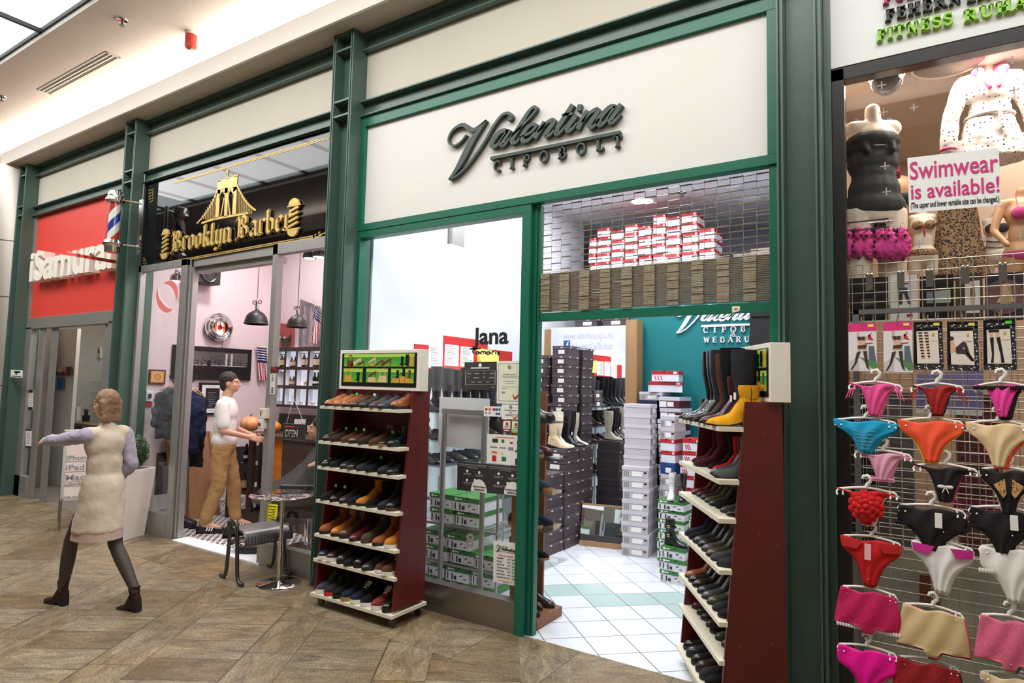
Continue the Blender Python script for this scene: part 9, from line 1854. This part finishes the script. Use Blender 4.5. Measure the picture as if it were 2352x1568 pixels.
# ================================================================= INSIDE THE PHONE SHOP
FYp = 4.35; a = D(133,757, Y=FYp); e = D(178,757, Y=FYp)
wallbox('wall_back', (a.x, FYp, 0, e.x, FYp+.05, a.z), mat('panel_white', (206,204,196),.6, var=.02))
for i, (xa, xb, yt, yb, c, lb) in enumerate(((128,132,842,862,(180,60,70), 'red phone case pack, leftmost on the white panel'),(133,143,845,862,(206,206,206), 'clear phone case pack with a blue card on the white panel'),(144,153,843,862,(214,130,130), 'coral phone case pack on the white panel'),(155,165,842,862,(52,46,52), 'black phone case pack, rightmost on the white panel'),(133,147,867,893,(50,96,160), 'tall blue phone case pack below the others'))):
    t, P = sheet('phone_case_pack', lb, 'phone case', [(xa, yt),(xb, yt),(xb, yb),(xa, yb)], FYp-.02, mat('case_%d' % i, c, .4, var=0), 'phone cases on the white panel', th=.015); marks(t, P, [(0,.55,1,1)], mat('case_card_%d' % i, (96,30,60) if i != 1 and i != 4 else (40,100,170),.5, var=0), 'card', out=.0165)
    c = uv_pt(P, .5,0); obj('peg', MB().cyl((c.x, FYp, c.z+.02),(c.x, FYp-.04, c.z+.02),.003, n=6), M['chrome'], t, W=1)
SYp = 5.2; xa, xb = D(172,850, Y=SYp).x, D(236,850, Y=SYp).x; zs2 = [D(200, y, Y=SYp).z for y in (822,874,899,926)]
t = thing('glass_shelving', 'glass shelves of phones and laptops at the back of the phone shop', 'shelf', ((xa+xb)/2, SYp+.2, zs2[3]))
for z in zs2: obj('glass_board', MB().box(xa, SYp, z-.012, xb+.2, SYp+.3, z), G_CLEAR, t, W=1)
obj('upright', MB().box(D(188,850, Y=SYp+.3).x, SYp+.3,0, D(194,850, Y=SYp+.3).x, SYp+.33, zs2[0]+.5), M['alu'], t, W=1); obj('light_strip', MB().box(xa, SYp+.28, zs2[0]-.10, xb+.1, SYp+.3, zs2[0]-.05), emat('strip_glow', (240,246,255),2.5), t, W=1)
obj('back_board', MB().box(xa-.1, SYp+.34,0, xb+.4, SYp+.36, zs2[0]), stripes('dark_zebrano', [(70,62,56),(96,86,78)], .06,(.7,0,.7)), t, W=1); obj('top_band', MB().box(xa-.1, SYp+.33, zs2[0]+.32, xb+.4, SYp+.36, zs2[0]+.42), mat('band_red', (110,40,36),.5), t, W=1)
for i, px in enumerate((176,186,196)):
    t, P = sheet('phone_case_pack', '%s phone case pack hanging in the top row at the back' % ['left blue', 'middle navy', 'right blue'][i], 'phone case', [(px, 789),(px+8,789),(px+8,818),(px, 818)], SYp+.1, mat('case_back_%d' % (i % 2),((60,110,160),(36,44,70))[i % 2], .4, var=0), 'hanging packs at the back', th=.02); marks(t, P, [(0,.5,1,.72)], M['paper'], 'card', out=.0215)
for i, px in enumerate((207,214,221,228)):
    t, P = sheet('phone_box', 'white boxed accessory, %s of the row beside the blue packs' % ORD[i], 'box', [(px, 797),(px+6,797),(px+6,821),(px, 821)], SYp+.1, mat('accessory_white', (214,208,200),.4, var=.04), 'white boxes at the back', th=.03); marks(t, P, [(.25,.2,.75,.6)], M['char'], 'window', out=.0315)
for i, (px0, px1) in enumerate(((174,189),(194,215))):
    t, P = sheet('laptop', 'silver laptop lid standing open, %s one on the second glass shelf' % ['left', 'right'][i], 'laptop', [(px0,842),(px1,843),(px1,873),(px0,872)], SYp+.12, mat('laptop_silver', (170,172,168),.3,.6, var=.02), 'laptops on the glass shelf', th=.012); c = uv_pt(P, .5,.5); b = MB(); b.ell((0,0,0),(.010,.003,.012)); b.ell((.003,0,.017),(.004,.002,.005)); b.v = [(x+c.x, y+SYp+.12-.014, z_+c.z) for x, y, z_ in b.v]; obj('logo', b, M['whitetag'], t, 60, True); obj('keyboard_base', MB().box(P[0].x, SYp, P[3].z-.012, P[1].x, SYp+.12, P[3].z), MATS['laptop_silver'], t, W=1)
for i, (px, py, lb) in enumerate(((192,888, 'upper black tablet leaning on the glass shelf'),(180,914, 'lower black tablet leaning on the glass shelf at left'),(198,914, 'lower black tablet leaning on the glass shelf at right'))):
    p = D(px, py, Y=SYp+.1); t = thing('tablet', lb, 'tablet', p); b = MB(); b.loft([[(-.06,-.03,-.09),(.0,-.03,-.09),(0,-.022,-.09),(-.06,-.022,-.09)], [(.0,.05,.09),(.06,.05,.09),(.06,.058,.09),(0,.058,.09)]]); obj('body', b, M['black'], t); obj('stand', MB().box(-.03,.0,-.10,.03,.06,-.09), M['char'], t)
a, e = D(152,968, Y=4.6), D(238,962, Y=4.6); t = thing('counter', 'ribbed brown sales counter inside the phone shop', 'counter', ((a.x+e.x)/2,4.8,0)); obj('front', MB().box(a.x, 4.6,0, e.x+.3,5.0, a.z-.04), stripes('ribbed_oak', [(120,96,76),(92,72,56)], .05,(1,0,0)), t, W=1); obj('top', MB().box(a.x-.03,4.57, a.z-.04, e.x+.3,5.03, a.z), wood('counter_top', (110,88,70),(130,106,86)), t, W=1)
t = thing('boxed_phone', 'white boxed phone standing on the phone shop counter', 'box', D(172,950, Y=4.8)); p = t.location; obj('box', MB().box(p.x-.09,4.8, a.z, p.x+.05,4.86, a.z+.22), MATS['accessory_white'], t, W=1); obj('window', MB().box(p.x-.05,4.797, a.z+.06, p.x, 4.8, a.z+.18), M['char'], t, W=1)
t = thing('pen_cup', 'dark pen cup on the phone shop counter beside the white box', 'cup', D(190,955, Y=4.8)); p = t.location; obj('cup', MB().lathe([(.05,0),(.055,.10),(.05,.10),(.046,.01)], (p.x+.05,4.83, a.z)), M['blackmatte'], t, 40, True)
for k in range(6): obj('pen', MB().cyl((p.x+.05+.01*k-.03,4.83, a.z+.02),(p.x+.05+.03*k-.09,4.83, a.z+.20),.005, n=6), M['char'], t, 40, True)
for k in PROTO.values(): kill(k)
for k in _BX.values(): kill(k)
